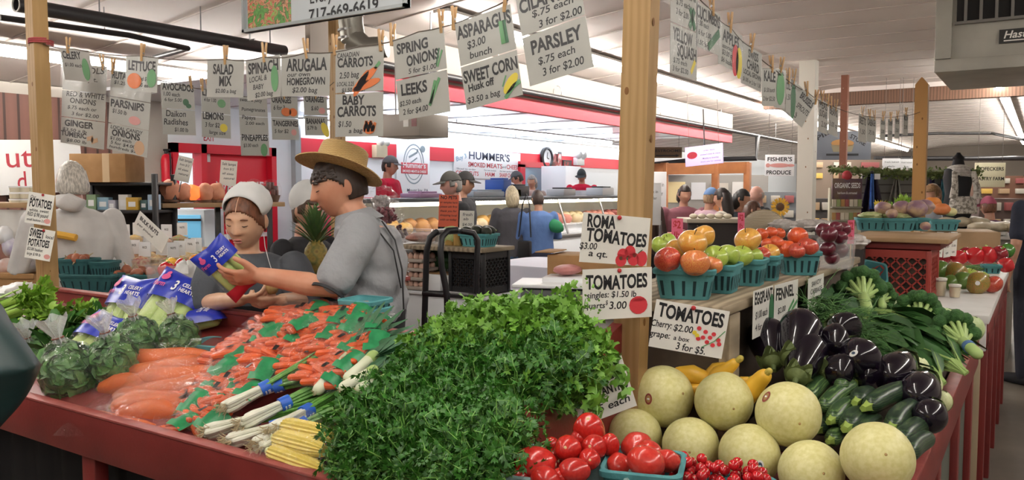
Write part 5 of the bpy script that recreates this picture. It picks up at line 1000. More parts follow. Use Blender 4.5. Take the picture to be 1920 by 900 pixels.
c=onw(1023,296);t=th('wall_clock','round wall clock with a dark rim on the red band of the shop wall','clock',c,R(90));M=Mx.Rotation(R(90),4,'X');g=G();g.lathe([(.15,0),(.2,0),(.2,.05),(.16,.06),(.15,.03)],28,M=M,caps=False);mk('rim',g,BLACK,t);g=G();g.lathe([(.16,.0),(.16,.03)],28,M=M);mk('dial',g,BOARDW,t);g=G();g.stroke([(0,0),(.02,.1)],.02,-.034);g.stroke([(0,0),(.07,-.02)],.02,-.034);mk('hands',g,BLACK,t)
def wallbox_(label,px,py,w_,h_,mt,cat,name,inner=None):
 c=onw(px,py);t=th(name,label,cat,c,R(90));bx('frame',BLACK if inner else mt,t,((0,0,0),(w_,.03,h_)));bx('face',inner or mt,t,((0,-.018,0),(w_*.86,.01,h_*.86)));return t
wallbox_('small white notice below the clock on the shop wall',1038,293,.28,.26,BOARDW,'notice','wall_notice');wallbox_('dark framed picture on the shop wall left of the capped man in red',1042,312,.4,.55,BLACK,'picture','framed_picture',spots('photo_print','#b8b3ae','noise',sc=6,stops=[(.35,'#2c2a2b'),(.5,'#b23a3a'),(.6,'#d5d2cc')]));wallbox_('small red and white framed picture left of the capped man in red',1063,318,.34,.36,BLACK,'picture','framed_picture',spots('photo_print_red','#b23a3a','noise',sc=6,stops=[(.4,'#b23a3a'),(.55,'#2c2a2b'),(.65,'#e5e2dc')]))
c=onw(708,284);t=th('emergency_light','cream emergency light box with two lamps on the shop wall','lamp',c,R(90));bx('case',mat('cream_case','#d9cfae',.5),t,((0,-.04,0),(.22,.09,.17)))
for s in(-1,1):g=G();g.ell((.06*s+.05,-.06,.12),(.05,.06,.05),12,8);mk('lamp_head',g,col('#d8d6cf'),t)
c=onw(1082,298);t=th('emergency_light','white twin emergency lamps on the red band at the far end of the shop','lamp',c,R(90));bx('case',BOARDW,t,((0,-.04,-.05),(.3,.09,.15)))
for s in(-1,1):g=G();g.ell((.1*s,-.08,.08),(.09,.08,.09),12,8);mk('lamp_head',g,BOARDW,t)
y0,y1,xf=6.15,16.2,-5.55;t=th('deli_counter','long white glass-fronted deli counter of the meat shop','counter',(xf,y0,0));L=y1-y0
bx('base',mat('counter_white','#dcdfe2',.4),t,((-.33,L/2,.44),(.66,L,.88)));bx('bumper',STEEL,t,((.015,L/2,.9),(.03,L,.05)));bx('top',mat('counter_top','#55585c',.3,metal=.3),t,((-.42,L/2,1.43),(.5,L,.045)));bx('deck',mat('deck_white','#eceff2',.3),t,((-.35,L/2,.93),(.6,L,.03)),((-.4,L/2,.99),(.46,L-.1,.09)));bx('back_panel',mat('case_back','#a7a9a8',.4),t,((-.64,L/2,1.15),(.03,L,.5)))
g=G();g.add([(0,0,.93),(0,L,.93),(-.17,L,1.41),(-.17,0,1.41)],[(0,1,2,3)]);mk('glass_front',g,film('case_glass',.1,rough=.03,bump=0,milky=.03),t)
for k in range(9):g=G();g.seg((.0,k*L/8,.93),(-.17,k*L/8,1.41),.03,.02);mk('mullion',g,STEEL,t)
g=G();g.tube([(-.2,.1,1.38),(-.2,L-.1,1.38)],.018,8);mk('case_light',g,mat('case_tube','#fff3c8',.5,emit=7),t)
MEAT=[mat('deli_'+n,c,.5,c2,sc=9)for n,c,c2 in(('cheese','#e2b765','#d9a24c'),('ham','#d98f80','#c97a6c'),('beef','#a5443c','#8f3a35'),('loaf','#c9925a','#b87f48'),('pale','#e6d3ae','#dcc498'))];NM=['yellow cheese','pink ham','red beef','brown loaves','pale cheese']
for k in range(14):
 m_=(0,3,4,0,3,1,4,1,2,1,2,1,0,2)[k];d=th('deli_tray','white tray of %s in the deli counter, %s tray from its left end'%(NM[m_],ORD[k]),'food tray',(xf-.33,y0+.36+k*.71,1.04),0,'trays in the deli counter');g=G();g.box((0,0,.012),(.44,.62,.024),bv=.006);mk('tray',g,BOARDW,d)
 for q in range(6):g=G();g.ell(((q%2-.5)*.2,(q//2-1)*.2,.08+.03*(q%2==0)),(.09,.095,.075),14,10,fn=lambda p:p*(1+.12*noise.noise(p*2+V((k,q,0)))));mk('food',g,MEAT[m_],d)
for k,(px,mt,lb_,w_,h_)in enumerate(((1125,'#d9dde0','white cash register on the far end of the deli counter top',.4,.12),(1052,'#cfd2d4','grey scale on the deli counter left of the capped man in red',.35,.1),(962,'#3d3f44','dark scale on the deli counter behind the woman with grey bob',.35,.14),(790,'#c6a3c9','lilac wrapped box on the deli counter left of the man in black',.4,.05),(905,'#b7c5cf','low pale tray of supplies on the deli counter',.8,.07),(934,'#2f5fb5','blue carton on the deli counter',.18,.22),(948,'#e3d04a','yellow tilted card on the deli counter',.3,.1))):
 c=onx(px,372,xf-.42);t=th('counter_box',lb_,'box',(c.x,c.y,1.455));bx('body',mat('cb'+mt,mt,.4),t,((0,0,h_/2),(.3,w_,h_)),bv=.01);bx('top_panel',mat('cb_dark','#24262a',.3)if k in(0,1,2)else mat('cb'+mt,mt,.4),t,((.02,0,h_+.012),(.2,w_*.7,.022)))
t=th('shop_cabinet','white upright cabinet with dark knobs behind the counter left of the capped man in red','cabinet',(WX+.45,onx(1052,340,WX+.45).y,0));bx('body',BOARDW,t,((0,0,.98),(.5,.55,1.96)))
for k in range(4):bx('knob',BLACK,t,((.26,.19,1.86-k*.12),(.02,.04,.03)))
def iz(px,py,Y):return at(px,py,Y)
c=iz(600,533,3.35);t=th('back_counter','red painted box stand behind the straw hat man, under the pineapple','stand',(c.x,c.y,0),0);bx('side',RED,t,((0,.15,.58),(.4,.3,1.16)));bx('top',REDTOP,t,((0,.15,1.165),(.44,.34,.02)))
c=iz(593,510,3.42);t=th('pineapple','ripe pineapple with a spiky crown between the two vendors','pineapple',(c.x,c.y,1.177),scale=.82);g=G()
def pf(p):
 a=math.atan2(p.y,p.x);return p*(1+.05*abs(math.sin(4*a+9*p.z)*math.sin(4*a-9*p.z)))
g.ell((0,0,.095),(.062,.062,.1),48,40,fn=pf);mk('fruit',g,spots('pineapple_skin','#8a7a3c','voro',rough=.6,sc=34,stops=[(0,'#6f5428'),(.4,'#96813c'),(.75,'#6a6a34'),(1,'#444c26')],pb=.5),t);g=G()
for k in range(64):
 a=k*2.4;f=k/64;e=.12+(1-f)*.95;d=V((math.cos(a)*math.sin(e),math.sin(a)*math.sin(e),math.cos(e)));l=.09+.07*f**.5;b=V((math.cos(a),math.sin(a),0))*(.03*(1-f))+V((0,0,.18+.06*f));blade(g,[b,b+d*l*.4,b+d*l*.75+V((0,0,-.004)),b+d*l+V((math.cos(a),math.sin(a),0))*.015],.022,V((0,0,1)),cup=.4,tip=.02)
mk('crown',g,mat('pineapple_crown','#5f7d45',.5,'#4a6b40',sc=12),t,ang=180)
ISY=3.72;p0,p1=ony(752,462,ISY),ony(962,452,ISY+.3);t=th('produce_table','white counter with a wooden plank top behind the black cart','table',(p0.x,ISY,0));wI=p1.x-p0.x;zI=p0.z
bx('plank',OLDWOOD,t,((wI/2,.13,zI),(wI+.04,.32,.024)));zc=ony(900,555,ISY).z
bx('counter',mat('counter_white','#dcdfe2',.4),t,((wI/2-.1,.17,zc/2),(wI+.22,.34,zc)),((wI/2-.1,.17,zc-.01),(wI+.26,.38,.02)))
for x in(.02,wI*.55):bx('upright',BROWNW,t,((x,.2,(zI+zc)/2),(.03,.2,zI-zc-.02)))
def crate(label,c,w_,d_,h_,mt,rz=0,nx=7,nz=5):
 t=th('milk_crate',label,'crate',c,rz);g=G()
 for s in(-1,1):
  for z in(.02,h_-.02):g.box((0,s*d_/2,z),(w_,.012,.04));g.box((s*w_/2,0,z),(.012,d_,.04))
  for L_,ax in((w_,0),(d_,1)):
   for k in range(nx*2+1):
    for sl in(-1,1):
     x0=-L_/2+(k-nx*.5)*L_/nx;x1=x0+sl*(h_-.07);a,b=(x0,.035),(x1,h_-.035)
     lo,hi=-L_/2,L_/2
     if max(a[0],b[0])<lo or min(a[0],b[0])>hi:continue
     def cl(p,q):
      x,z=p
      if x<lo or x>hi:xx=min(max(x,lo),hi);f=(xx-q[0])/(x-q[0])if x!=q[0]else 0;return(xx,q[1]+(z-q[1])*f)
      return p
     a2,b2=cl(a,b),cl(b,a)
     if ax==0:g.seg((a2[0],s*d_/2,a2[1]),(b2[0],s*d_/2,b2[1]),.008,.007,up=(0,1,0))
     else:g.seg((s*w_/2,a2[0],a2[1]),(s*w_/2,b2[0],b2[1]),.008,.007,up=(1,0,0))
 g.box((0,0,.006),(w_,d_,.012));mk('lattice',g,mt,t,smooth=False);g=G()
 for sx in(-1,1):
  for sy in(-1,1):g.box((sx*w_/2,sy*d_/2,h_/2),(.024,.024,h_),bv=.004)
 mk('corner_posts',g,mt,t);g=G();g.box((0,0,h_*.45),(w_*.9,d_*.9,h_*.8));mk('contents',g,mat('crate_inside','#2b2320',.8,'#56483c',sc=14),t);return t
BLKP=mat('black_plastic','#1b1b1e',.45)
crate('black plastic milk crate under the right end of the plank',(p1.x-.13,ISY+.14,zc+.002),.23,.25,zI-zc-.016,BLKP)
def blob(name,label,cat,c,r,mt,fn=None,group=None,parts=()):
 t=th(name,label,cat,c,rnd.uniform(0,6),group);g=G();g.ell((0,0,r[2]),r,20,14,fn=fn or(lambda p:p*(1+.1*noise.noise(p*2+V(c)))));mk('body',g,mt,t)
 for n,f,m_ in parts:g=G();f(g);mk(n,g,m_,t)
 return t
CRUM=lambda p:p*(.85+.3*abs(noise.noise(p*2.2))+.28*abs(noise.noise(p*5.5))+.1*noise.noise(p*13))
def onp(px,dy=.15):q=ony(px,460,ISY+dy);return V((q.x,ISY+dy,zI+.013))
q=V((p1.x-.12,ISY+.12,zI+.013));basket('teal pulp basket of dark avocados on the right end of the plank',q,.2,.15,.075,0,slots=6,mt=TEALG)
AVO=mat('avocado_skin','#2f3428',.45,'#232a20',sc=20,bump=.3,bsc=90)
for k,(dx,dy,dz_)in enumerate(((-.06,-.03,.085),(.01,-.03,.09),(.065,-.02,.085),(-.03,.04,.09),(.04,.04,.09))):t=th('avocado','dark avocado, %s from the left in the teal basket on the plank'%ORD[(0,2,4,1,3)[k]],'avocado',q+V((dx,dy,dz_)),rnd.uniform(0,3),'avocados');g=G();g.ell((0,0,0),(.048,.032,.032),16,12,fn=lambda p:V((p.x,p.y*(1-.25*p.x),p.z*(1-.25*p.x))));mk('skin',g,AVO,t);g=G();g.ell((.048,0,0),(.005,.006,.006),8,6);mk('stem_end',g,ZST,t)
cabbage('green cabbage on the plank beside the teal avocado basket',(q-V((.2,0,0)))+V((0,0,.06)),.06)
for px,lb_ in((858,'gold lidded tin on the plank, left one'),(874,'gold lidded tin on the plank, right one')):q=onp(px-14,.1);t=th('tin_can',lb_,'tin',q);g=G();g.lathe([(.03,0),(.032,.002),(.032,.085),(.03,.087)],20);mk('can',g,mat('gold_tin','#b8995a',.35,metal=.5),t);g=G();g.lathe([(.033,.078),(.033,.092),(.028,.093)],20);mk('lid',g,mat('lid_gold','#c7b07a',.4),t)
tub('pink_tub','pinkish clear tub of produce on the plank behind the cart',onp(790,.16),.3,.2,.08,PKP);blob('tub_filling','pinkish beans filling the clear tub on the plank','beans',onp(790,.16)+V((0,0,.006)),(.12,.08,.03),mat('pink_beans','#b98a7c',.6,'#9c6c62',sc=40))['kind']='stuff'
GRA=mat('grape_skin','#54323c',.3,'#43262f',sc=5)
def grapes(label,c,s,mt):
 t=th('grape_bag',label,'bag of grapes',c,group='bags of grapes',scale=s);g=G()
 for k in range(60):d=rv().normalized()*rnd.uniform(.02,.07);g.ell((d.x,d.y*.8,d.z*.7+.06),(.013,)*3,8,6)
 mk('grapes',g,mt,t);g=G();g.ell((0,0,.07),(.1,.085,.085),36,26,fn=CRUM);mk('bag',g,CLEAR,t)
grapes('bag of dark purple grapes on the plank behind the man in grey',onp(745,.1),1.0,GRA);grapes('bag of red grapes behind the shoulder of the man in grey',iz(722,425,4.3),1.0,mat('red_grape','#7d4650',.3));grapes('wrinkled clear produce bag highest behind the man in grey',iz(715,400,4.5),1.0,mat('pale_grape','#a8a0a0',.4))
for px,py,w_,h_,lb_,pm,lines,im in((840,364,38,62,'red-orange card densely written in dark ink on the cart plank',mat('orange_card','#d8603f',.5),[('NO PETS',.1,.9,.14,.1,1),('or samples here',.08,.92,.27,.07,0),('please ask first',.08,.92,.4,.07,0),('thank you for',.08,.9,.53,.07,0),('shopping local',.08,.9,.66,.07,0),('with us today',.08,.9,.79,.07,0)],INK),(874,394,28,34,'white card with grey writing right of the red-orange card',PAPER,[('fresh',.2,.85,.3,.2,0),('ab',.25,.6,.55,.18,0),('$4.00',.2,.85,.85,.18,0)],mat('grey_ink','#6d7072',.6))):
 Y=4.9;cs_=sign(lb_,at(px-w_/2+2,py,Y),at(px+w_/2+2,py+1,Y),h_*Y/F,lines,sleeve=False,paper=pm,ink=im,tilt=-.1)
 g=G();h2=h_*Y/F;g.tube([(0,.004,-h2*.9),(0,.004,zI+.014-cs_.location.z)],.004,6);mk('stand_stick',g,BLACK,cs_)
zc2=zc
for px,w_,h_,m_,lb_ in((822,.14,.1,BOARDW,'white carton with a brown side under the plank, left of the cart rail'),(862,.12,.1,mat('foil_grey','#b9bcbd',.35),'grey wrapped parcel under the plank behind the cart'),(886,.08,.12,BOARDW,'white box under the plank beside the black crate')):q=ony(px,540,ISY+.1);t=th('carton',lb_,'box',(q.x,ISY+.1,zc2));bx('box',m_,t,((0,0,h_/2),(w_,.14,h_)));bx('flap',CARD,t,((0,0,h_+.003),(w_*.96,.13,.005)))
blob('greens_heap','dark curly greens under the plank behind the cart','leafy greens',(ony(820,480,ISY+.15).x,ISY+.22,zc+.1),(.13,.1,.07),KALE,fn=lambda p:p*(1+.35*noise.noise(p*5)))
EGGC=mat('egg_pink','#c9a493',.6)
for k in range(4):
 q=ony(770,545-k*16,ISY-.02);t=th('egg_tray','tray of brown eggs stacked beside the man in grey, %s from the bottom'%ORD[k],'eggs',(q.x,ISY+.06,zc+k*.055+.002),0,'stacked egg trays');g=G();g.box((0,0,.012),(.17,.16,.02),bv=.004);mk('tray',g,mat('egg_tray_grey','#a59a90',.8),t)
 for a in range(4):
  for b in range(3):g=G();g.ell(((a-1.5)*.041,(b-1)*.05,.033),(.018,.018,.022),10,8);mk('egg',g,EGGC,t)
t=th('hand_cart','black tubular hand cart standing behind the parsley','cart',iz(845,610,3.75));O0=t.location.copy();g0=lambda px,py,Y:at(px,py,Y)-O0
def loop(pts,mt,nm):g=G();g.tube(pts,.0145,10);return mk(nm,g,mt,t)
loop([g0(*q)for q in((795,690,3.7),(796,600,3.7),(800,470,3.7),(806,445,3.7),(818,435,3.7),(862,433,3.95),(888,437,3.95),(896,450,3.95),(894,500,3.95),(890,690,3.95))],BLACK,'frame')
loop([g0(*q)for q in((840,690,3.62),(838,560,3.62),(836,540,3.62),(828,500,3.62),(826,470,3.62),(828,445,3.64),(840,432,3.68),(858,431,3.7))],BLACK,'handle')
loop([g0(794,550,3.7),g0(840,552,3.64),g0(892,556,3.95)],BLACK,'cross_bar');bx('toe_plate',BLACK,t,((.02,.1,-O0.z+.03),(.4,.3,.02)))
for s in(-.18,.2):g=G();g.tube([(s,.1,-O0.z+.06),(s+.04,.1,-O0.z+.06)],.06,18);mk('wheel',g,mat('rubber','#232323',.8),t)
a=iz(955,490,5.6);t=th('cloth_table','table under a smooth pale lilac cloth behind the black crate','table',(a.x+.28,a.y+.3,0));zt=a.z-.02
CLO=mat('lilac_cloth','#cfd0de',.6);g=G();n=80
def tring(k,z,wob):return[(x*k+wob*math.cos(9*q)*.012,y*k+wob*math.sin(11*q)*.012,z)for q in[u*math.tau/n for u in range(n)]for x,y in((math.copysign(abs(math.cos(q))**.35,math.cos(q))*.5,math.copysign(abs(math.sin(q))**.35,math.sin(q))*.38),)]
g.loft([tring(1.03,.12,2),tring(1.02,zt*.6,1.4),tring(1.0,zt-.01,.2),tring(.98,zt,0),tring(.3,zt+.001,0)]);mk('cloth',g,CLO,t)
for sx in(-.4,.4):
 for sy in(-.28,.28):bx('leg',STEEL,t,((sx,sy,.1),(.03,.03,.2)))
CX,CY_=-1.42,2.75;q=iz(1040,600,3.1);t=th('cash_desk','white desk with a dark top edge behind the parsley heap','desk',(q.x,q.y,0));zd=iz(1075,582,3.0).z
bx('top',mat('desk_black','#232327',.4),t,((.12,.2,zd),(.62,.45,.04)));bx('panel',mat('desk_white','#cfc9c4',.5),t,((.12,.22,zd/2),(.56,.4,zd-.04)))
def dsk(px,py,Y):return at(px,py,Y)
q=dsk(1040,566,3.15);t=th('scale','flat white weighing scale on the desk left of the tomatoes sign','scale',(q.x,q.y,zd+.022),.4);bx('body',mat('scale_grey','#6a6c70',.4),t,((0,0,.025),(.24,.2,.05)),bv=.01);bx('plate',BOARDW,t,((0,0,.062),(.3,.24,.014)),bv=.004);bx('column',STEEL,t,((0,0,.052),(.06,.06,.02)))
q=dsk(1068,545,3.2);t=th('carton','low white carton with a round hand hole on the desk','box',(q.x,q.y-.02,zd+.04),.3);bx('box',BOARDW,t,((0,0,.035),(.17,.14,.07)));g=G();g.disc(-.03,.04,.012,.01,-.0712);mk('hand_hole',g,BLACK,t);blob('meat_pack','pinkish wrapped pack in the white carton on the desk','package',(q.x,q.y-.02,zd+.115),(.07,.055,.02),mat('pink_pack','#c98a86',.5,'#b0706c',sc=20))
q=dsk(1082,492,3.3);t=th('cardboard_box','open tan cardboard box behind the roma tomatoes sign','box',(q.x+.02,q.y+.05,zd+.095),.2);bx('box',CARD,t,((0,0,.045),(.28,.2,.09)));bx('flap',CARD,t,((-.15,-.02,.1),(.08,.18,.004)));bx('stand',mat('box_red','#9c3a3f',.6),t,((0,0,-.035),(.26,.18,.07)))
q=dsk(1105,645,2.6);tub('deli_tub','empty clear clamshell tub between the cilantro and the post',(q.x,q.y,1.0),.16,.13,.07,TUBC,.3)
basket('upside stack of empty teal pulp baskets behind the leeks',ony(686,604,1.96)-V((0,0,.02)),.13,.12,.07,.1,slots=4,mt=TEALG);t=[o for o in bpy.data.objects if o.get('label','').startswith('upside stack')][0];t['label']='empty teal pulp basket, lower of two stacked behind the leeks'
c=ony(686,588,1.96);basket('empty teal pulp basket, upper of two stacked behind the leeks',(c.x,c.y,c.z),.135,.125,.05,.12,slots=4,mt=TEALG)
c=ony(408,646,1.84);basket('empty teal pulp tray lying between the spinach and the carrot bags',(c.x,c.y,c.z-.04),.2,.15,.05,.2,slots=5,mt=TEALG)
t=th('left_stand','crowded white table of the dried goods stand at left','table',(iz(180,520,5.0).x,iz(180,520,5.0).y,0));zl=iz(180,515,4.9).z-.02;bx('top',WHITE,t,((-.3,.25,zl),(1.9,.8,.03)));bx('front',mat('stand_tan','#a58a6a',.6),t,((-.3,-.1,zl/2),(1.8,.04,zl)))
LZ=zl+.016
for k in range(5):
 px,py,Y,w_,lb_=((146,495,4.35,.19,'dark teal pulp basket of shallots right of the left post'),(196,500,4.35,.12,'dark teal pulp basket touching the basket of shallots'),(172,524,4.25,.3,'dark teal pulp basket under the shallot baskets'),(240,524,4.3,.13,'dark teal pulp basket of brown onions, left of the pair'),(276,524,4.3,.1,'dark teal pulp basket of brown onions, right of the pair'))[k]
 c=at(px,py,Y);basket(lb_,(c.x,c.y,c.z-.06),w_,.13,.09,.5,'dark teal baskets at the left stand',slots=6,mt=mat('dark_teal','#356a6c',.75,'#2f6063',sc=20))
t=th('basket_stand','low tan board stand carrying the dark teal baskets at left','stand',at(200,540,4.35)*V((1,1,0))if False else V((at(200,540,4.35).x,at(200,540,4.35).y,0)),.5);bx('shelf',CARD,t,((0,.05,at(200,528,4.3).z-.075),(.75,.3,.02)));bx('leg_board',CARD,t,((0,.05,.46),(.6,.2,.9)))
SHAL=mat('shallot','#a8664a',.45,'#8f5238',sc=10,rand=.12)
sp=th('shallot','','shallot');g=G();g.ell((0,0,0),(.028,.022,.022),12,10,fn=lambda p:V((p.x*(1+.25*max(0,p.x)),p.y,p.z)));mk('bulb',g,SHAL,sp);g=G();g.tube([(.03,0,0),(.055,.004,.006)],[.005,.002],5);mk('tip',g,ROOT,sp);used=[]
for k in range(20):
 left=k<10;px=rnd.uniform(128,166)if left else rnd.uniform(216,286);py=rnd.uniform(483,491)if left else rnd.uniform(505,518);Y=rnd.uniform(4.3,4.42)
 put(sp,None,used,label='small shallot in the dark teal basket beside the left post' if left else 'brown onion in the two small dark teal baskets left of the clear tub',loc=at(px,py,Y),rot=(rnd.uniform(-1,1),rnd.uniform(-1,1),rnd.uniform(0,6)),group='shallots beside the post' if left else 'brown onions in two baskets',scale=1 if left else 1.15)
c=at(330,518,3.95);tub('clear_tub','clear tub of red and yellow peppers left of the girl',(c.x,c.y,c.z-.06),.22,.2,.12,TUBC,.5)
PEPM={k:mat('pepper_'+k,c,.22,coat=.4,rand=.05)for k,c in(('red','#c4222a'),('yellow','#e2b23a'),('orange','#e08a2c'),('green','#4f8a35'),('dred','#8e1c28'))}
def pepper(label,c,r,kind,rot=None,group=None):
 t=th('bell_pepper',label,'pepper',c,rot or(rnd.uniform(-.8,.8),rnd.uniform(-.8,.8),rnd.uniform(0,6)),group,r);g=G();g.ell((0,0,0),(1,1,1.08),28,18,fn=lobe(4,.12,0,.18));mk('skin',g,PEPM[kind],t);g=G();g.tube([(0,0,.75),(.03,0,1.0),(.1,.03,1.2)],[.16,.11,.13],7);mk('stem',g,ZST,t)
for px,py,Y,r,k,lb_ in((368,492,4.0,.04,'orange','orange pepper in the clear tub nearest the girl'),(312,506,3.95,.038,'red','red pepper at the left of the clear tub'),(340,498,3.98,.035,'red','red pepper in the middle of the clear tub'),(322,494,4.05,.03,'yellow','yellow pepper at the back of the clear tub')):pepper(lb_,at(px,py,Y),r,k,None,'peppers in the clear tub')
blob('plastic_bag','crumpled white plastic bag beside the clear tub at the girl\'s elbow','bag',at(350,545,3.7),(.075,.06,.07),mat('white_bag','#c9c9c6',.35),fn=CRUM)
blob('plastic_bag','white plastic sheet bunched behind the celery at left edge','bag',at(30,560,3.6),(.16,.06,.035),mat('white_bag','#c9c9c6',.35),fn=CRUM)
GOOD=['#9c6b45','#cdb684','#c7a25c','#d8c49a','#b3574f','#8aa05a','#d5cbb8','#b98a6a']
for k,(px,py,Y)in enumerate(((226,460,5.3),(252,452,5.6),(276,462,5.2),(306,460,5.3),(336,452,5.6),(362,462,5.2),(216,484,4.9),(244,480,5.0),(296,480,4.9),(330,482,4.9),(350,470,5.1),(264,488,4.8),(318,492,4.75),(205,470,5.1))):
 c=at(px,py,Y);h_=.07;z=LZ+(.125 if Y>5.25 else .042);t=th('goods_tub','small clear tub of dried goods with white card, %s from left on its stand'%ORD[sorted((226,252,276,306,336,362,216,244,296,330,350,264,318,205)).index(px)],'tub',(c.x,c.y,z),.6,'dried goods tubs');g=G();g.lathe([(.05,0),(.06,h_),(.057,h_),(.047,.004)],18);mk('tub',g,TUBC,t)
 g=G();g.lathe([(.046,.004),(.055,h_*.8),(.04,h_*1.02),(.005,h_*1.2)],18);mk('goods',g,mat('goods%d'%(k%8),GOOD[k%8],.7,GOOD[(k+1)%8],sc=60),t);bx('card',BOARDW,t,((0,.06,h_+.05),(.07,.002,.09)));g=G();text(g,('NUTS','OATS','TRAIL','RICE')[k%4],.018,0,h_+.055,.058,al='C');mk('card_lettering',g,INK,t,smooth=False)
t=th('riser','long tan box riser under the dried goods tubs on the left stand','stand',V((at(280,500,5.2).x,at(280,500,5.2).y,LZ)),.6);bx('board',CARD,t,((0,0,.02),(1.0,.5,.04)),((-.1,.3,.06),(.9,.3,.12)))
c=at(232,430,5.9);rk=th('shelf_rack','black shelf rack holding small coloured boxes behind the left stand','shelf',(c.x,c.y,0),.55);RW,RD=.62,.3;zs=[at(232,y,5.9).z for y in(497,458,393,342)]
for z in zs:bx('shelf',BLACK,rk,((0,0,z-.012),(RW,RD,.022)))
for x in(-RW/2,RW/2):
 for y in(-RD/2,RD/2):bx('upright',BLACK,rk,((x,y,zs[3]/2+.03),(.035,.035,zs[3]+.06)))
bx('back_panel',mat('rack_dark','#241f1e',.7),rk,((0,RD/2,(zs[0]+zs[3])/2),(RW,.01,zs[3]-zs[0])))
BC=['#c9a23f','#4f6f73','#a9c4dc','#dfe3e4','#e07a52','#d5ded9','#7f9a76','#8fb3c9','#b7b6c4','#e9e9e6'];k=0
bpy.context.view_layer.update()
for si,n in((0,8),(1,7),(2,8)):
 for j in range(n):
  w_,h_=.05+.018*((k*7)%3),.07+.02*((k*5)%3);p=rk.matrix_world@V((-RW/2+.05+j*(RW-.1)/(n-1),-.06+.02*(k%2),zs[si]));t=th('goods_box','%s small box on the %s shelf of the black rack, %s from the left'%(('yellow','slate','light blue','white','orange','pale mint','sage','sky blue','lilac','cream')[k%10],('bottom','middle','top')[si],ORD[j]),'box',p,.55,'boxes on the black rack');bx('box',mat('gb%d'%(k%10),BC[k%10],.5),t,((0,0,h_/2),(w_,.06,h_)),bv=.002);bx('label_patch',BOARDW,t,((0,-.0305,h_*.45),(w_*.6,.001,h_*.4)),bv=0);k+=1
c=at(203,338,5.85);t=th('cardboard_box','closed brown cardboard box on top of the black rack','box',(c.x,c.y,zs[3]+.0),.55);bx('box',CARD,t,((0,0,.1),(.4,.28,.2)));bx('tape',mat('packing_tape','#cdb491',.4),t,((.06,-.1405,.1),(.05,.002,.2)),((.06,0,.2005),(.05,.28,.002)),bv=0)
a,b=at(296,384,6.0),at(524,384,6.6);t=th('lamp_shelf','wooden shelf plank carrying salt lamps before the red door','shelf',(a+b)/2,math.atan2((b-a).y,(b-a).x));Ls=(b-a).length
bx('plank',mat('pale_plank','#a98a66',.6,'#9a7c58',sc=6),t,((0,0,0),(Ls,.22,.035)))
for x in(-Ls*.45,0,Ls*.45):bx('upright',BLACK,t,((x,.09,-a.z/2+.0),(.04,.03,a.z-.04)))
for k,(f,s,m_,lb_)in enumerate(((.1,1.2,0,'largest pink salt lamp at the left end of the shelf'),(.2,1.0,0,'pink salt lamp second from the left on the shelf'),(.27,.95,1,'glowing orange salt lamp, third from the left'),(.37,1.05,0,'pink salt lamp right of the glowing one'),(.46,1.05,0,'pink salt lamp just left of the girl\'s white cap'))):
 p=a.lerp(b,f)+V((0,0,.018));t=th('salt_lamp',lb_,'lamp',p,k,'salt lamps',s);g=G();g.lathe([(.045,0),(.05,.004),(.05,.015),(.045,.018)],20);mk('base',g,BROWNW,t);g=G();g.ell((0,0,.075),(.062,.06,.068),18,14,fn=lambda q:q*(1+.2*noise.noise(q*1.7+V((k*3,0,0)))+.06*noise.noise(q*5)));mk('salt_block',g,mat('salt_glow','#e8793a',.6,emit=1.2)if m_ else mat('salt_pink','#d99a7c',.6,'#c9866a',sc=14),t)
def gift(label,p,c1,c2):
 t=th('gift_basket',label,'basket',p,.5,'gift baskets');g=G();g.lathe([(.05,0),(.07,.06),(.066,.06),(.045,.004)],16);mk('bowl',g,mat('wicker_dark','#5a4234',.8),t);g=G()
 for k in range(7):d=V((math.cos(k*.9)*.04,math.sin(k*.9)*.04,.07+.03*(k%3)));g.box(d,(.03,.03,.07),bv=.004)
 mk('goods',g,mat('gift'+c1,c1,.5,c2,sc=20),t);g=G();g.ell((0,0,.09),(.085,.08,.1),14,10);mk('wrap',g,CLEAR,t)
gift('dark gift basket wrapped in clear film at the right end of the lamp shelf',a.lerp(b,.93)+V((0,0,.018)),'#6a3f36','#3f2a26');gift('small pale wrapped gift behind the girl\'s cap',a.lerp(b,.78)+V((0,0,.018)),'#d8cfc8','#b35a4a')
for lb_,A,B,h_ in(('white handwritten sheet leaning on the salt lamps at left',at(335,290,6.0),at(364,297,6.0),.19),('white handwritten sheet standing above the girl\'s cap',at(414,299,6.3),at(446,302,6.3),.2)):
 sign(lb_,A,B,h_,[('Salt lamps',.1,.9,.2,.12,0),('from $12',.2,.8,.38,.1,0),('all sizes',.15,.8,.56,.1,0),('natural',.25,.85,.74,.1,0)],sleeve=False,paper=PAPER,ink=mat('pencil','#55565c',.6));g=G();q=(A+B)/2;g.tube([(0,.006,-h_),(0,.006,q.z*0-h_-.08)],.004,6);o=mk('stand_pin',g,STEEL,[k for k in bpy.data.objects if k.get('label')==lb_][0])
c=at(337,432,6.9);t=th('display_fridge','blue lit display fridge below the salt lamps','fridge',(c.x,c.y,0),.6);hf=at(337,394,6.9).z;bx('case',mat('fridge_white','#cfd8df',.4),t,((0,.25,hf/2),(.42,.5,hf)));bx('glass',mat('fridge_blue','#6fb4d8',.2,emit=.5),t,((0,-.006,hf*.82),(.36,.02,hf*.3)))
for k in range(3):bx('bar',BLACK,t,((0,-.02,hf*(.7+.12*k)),(.38,.012,.02)))
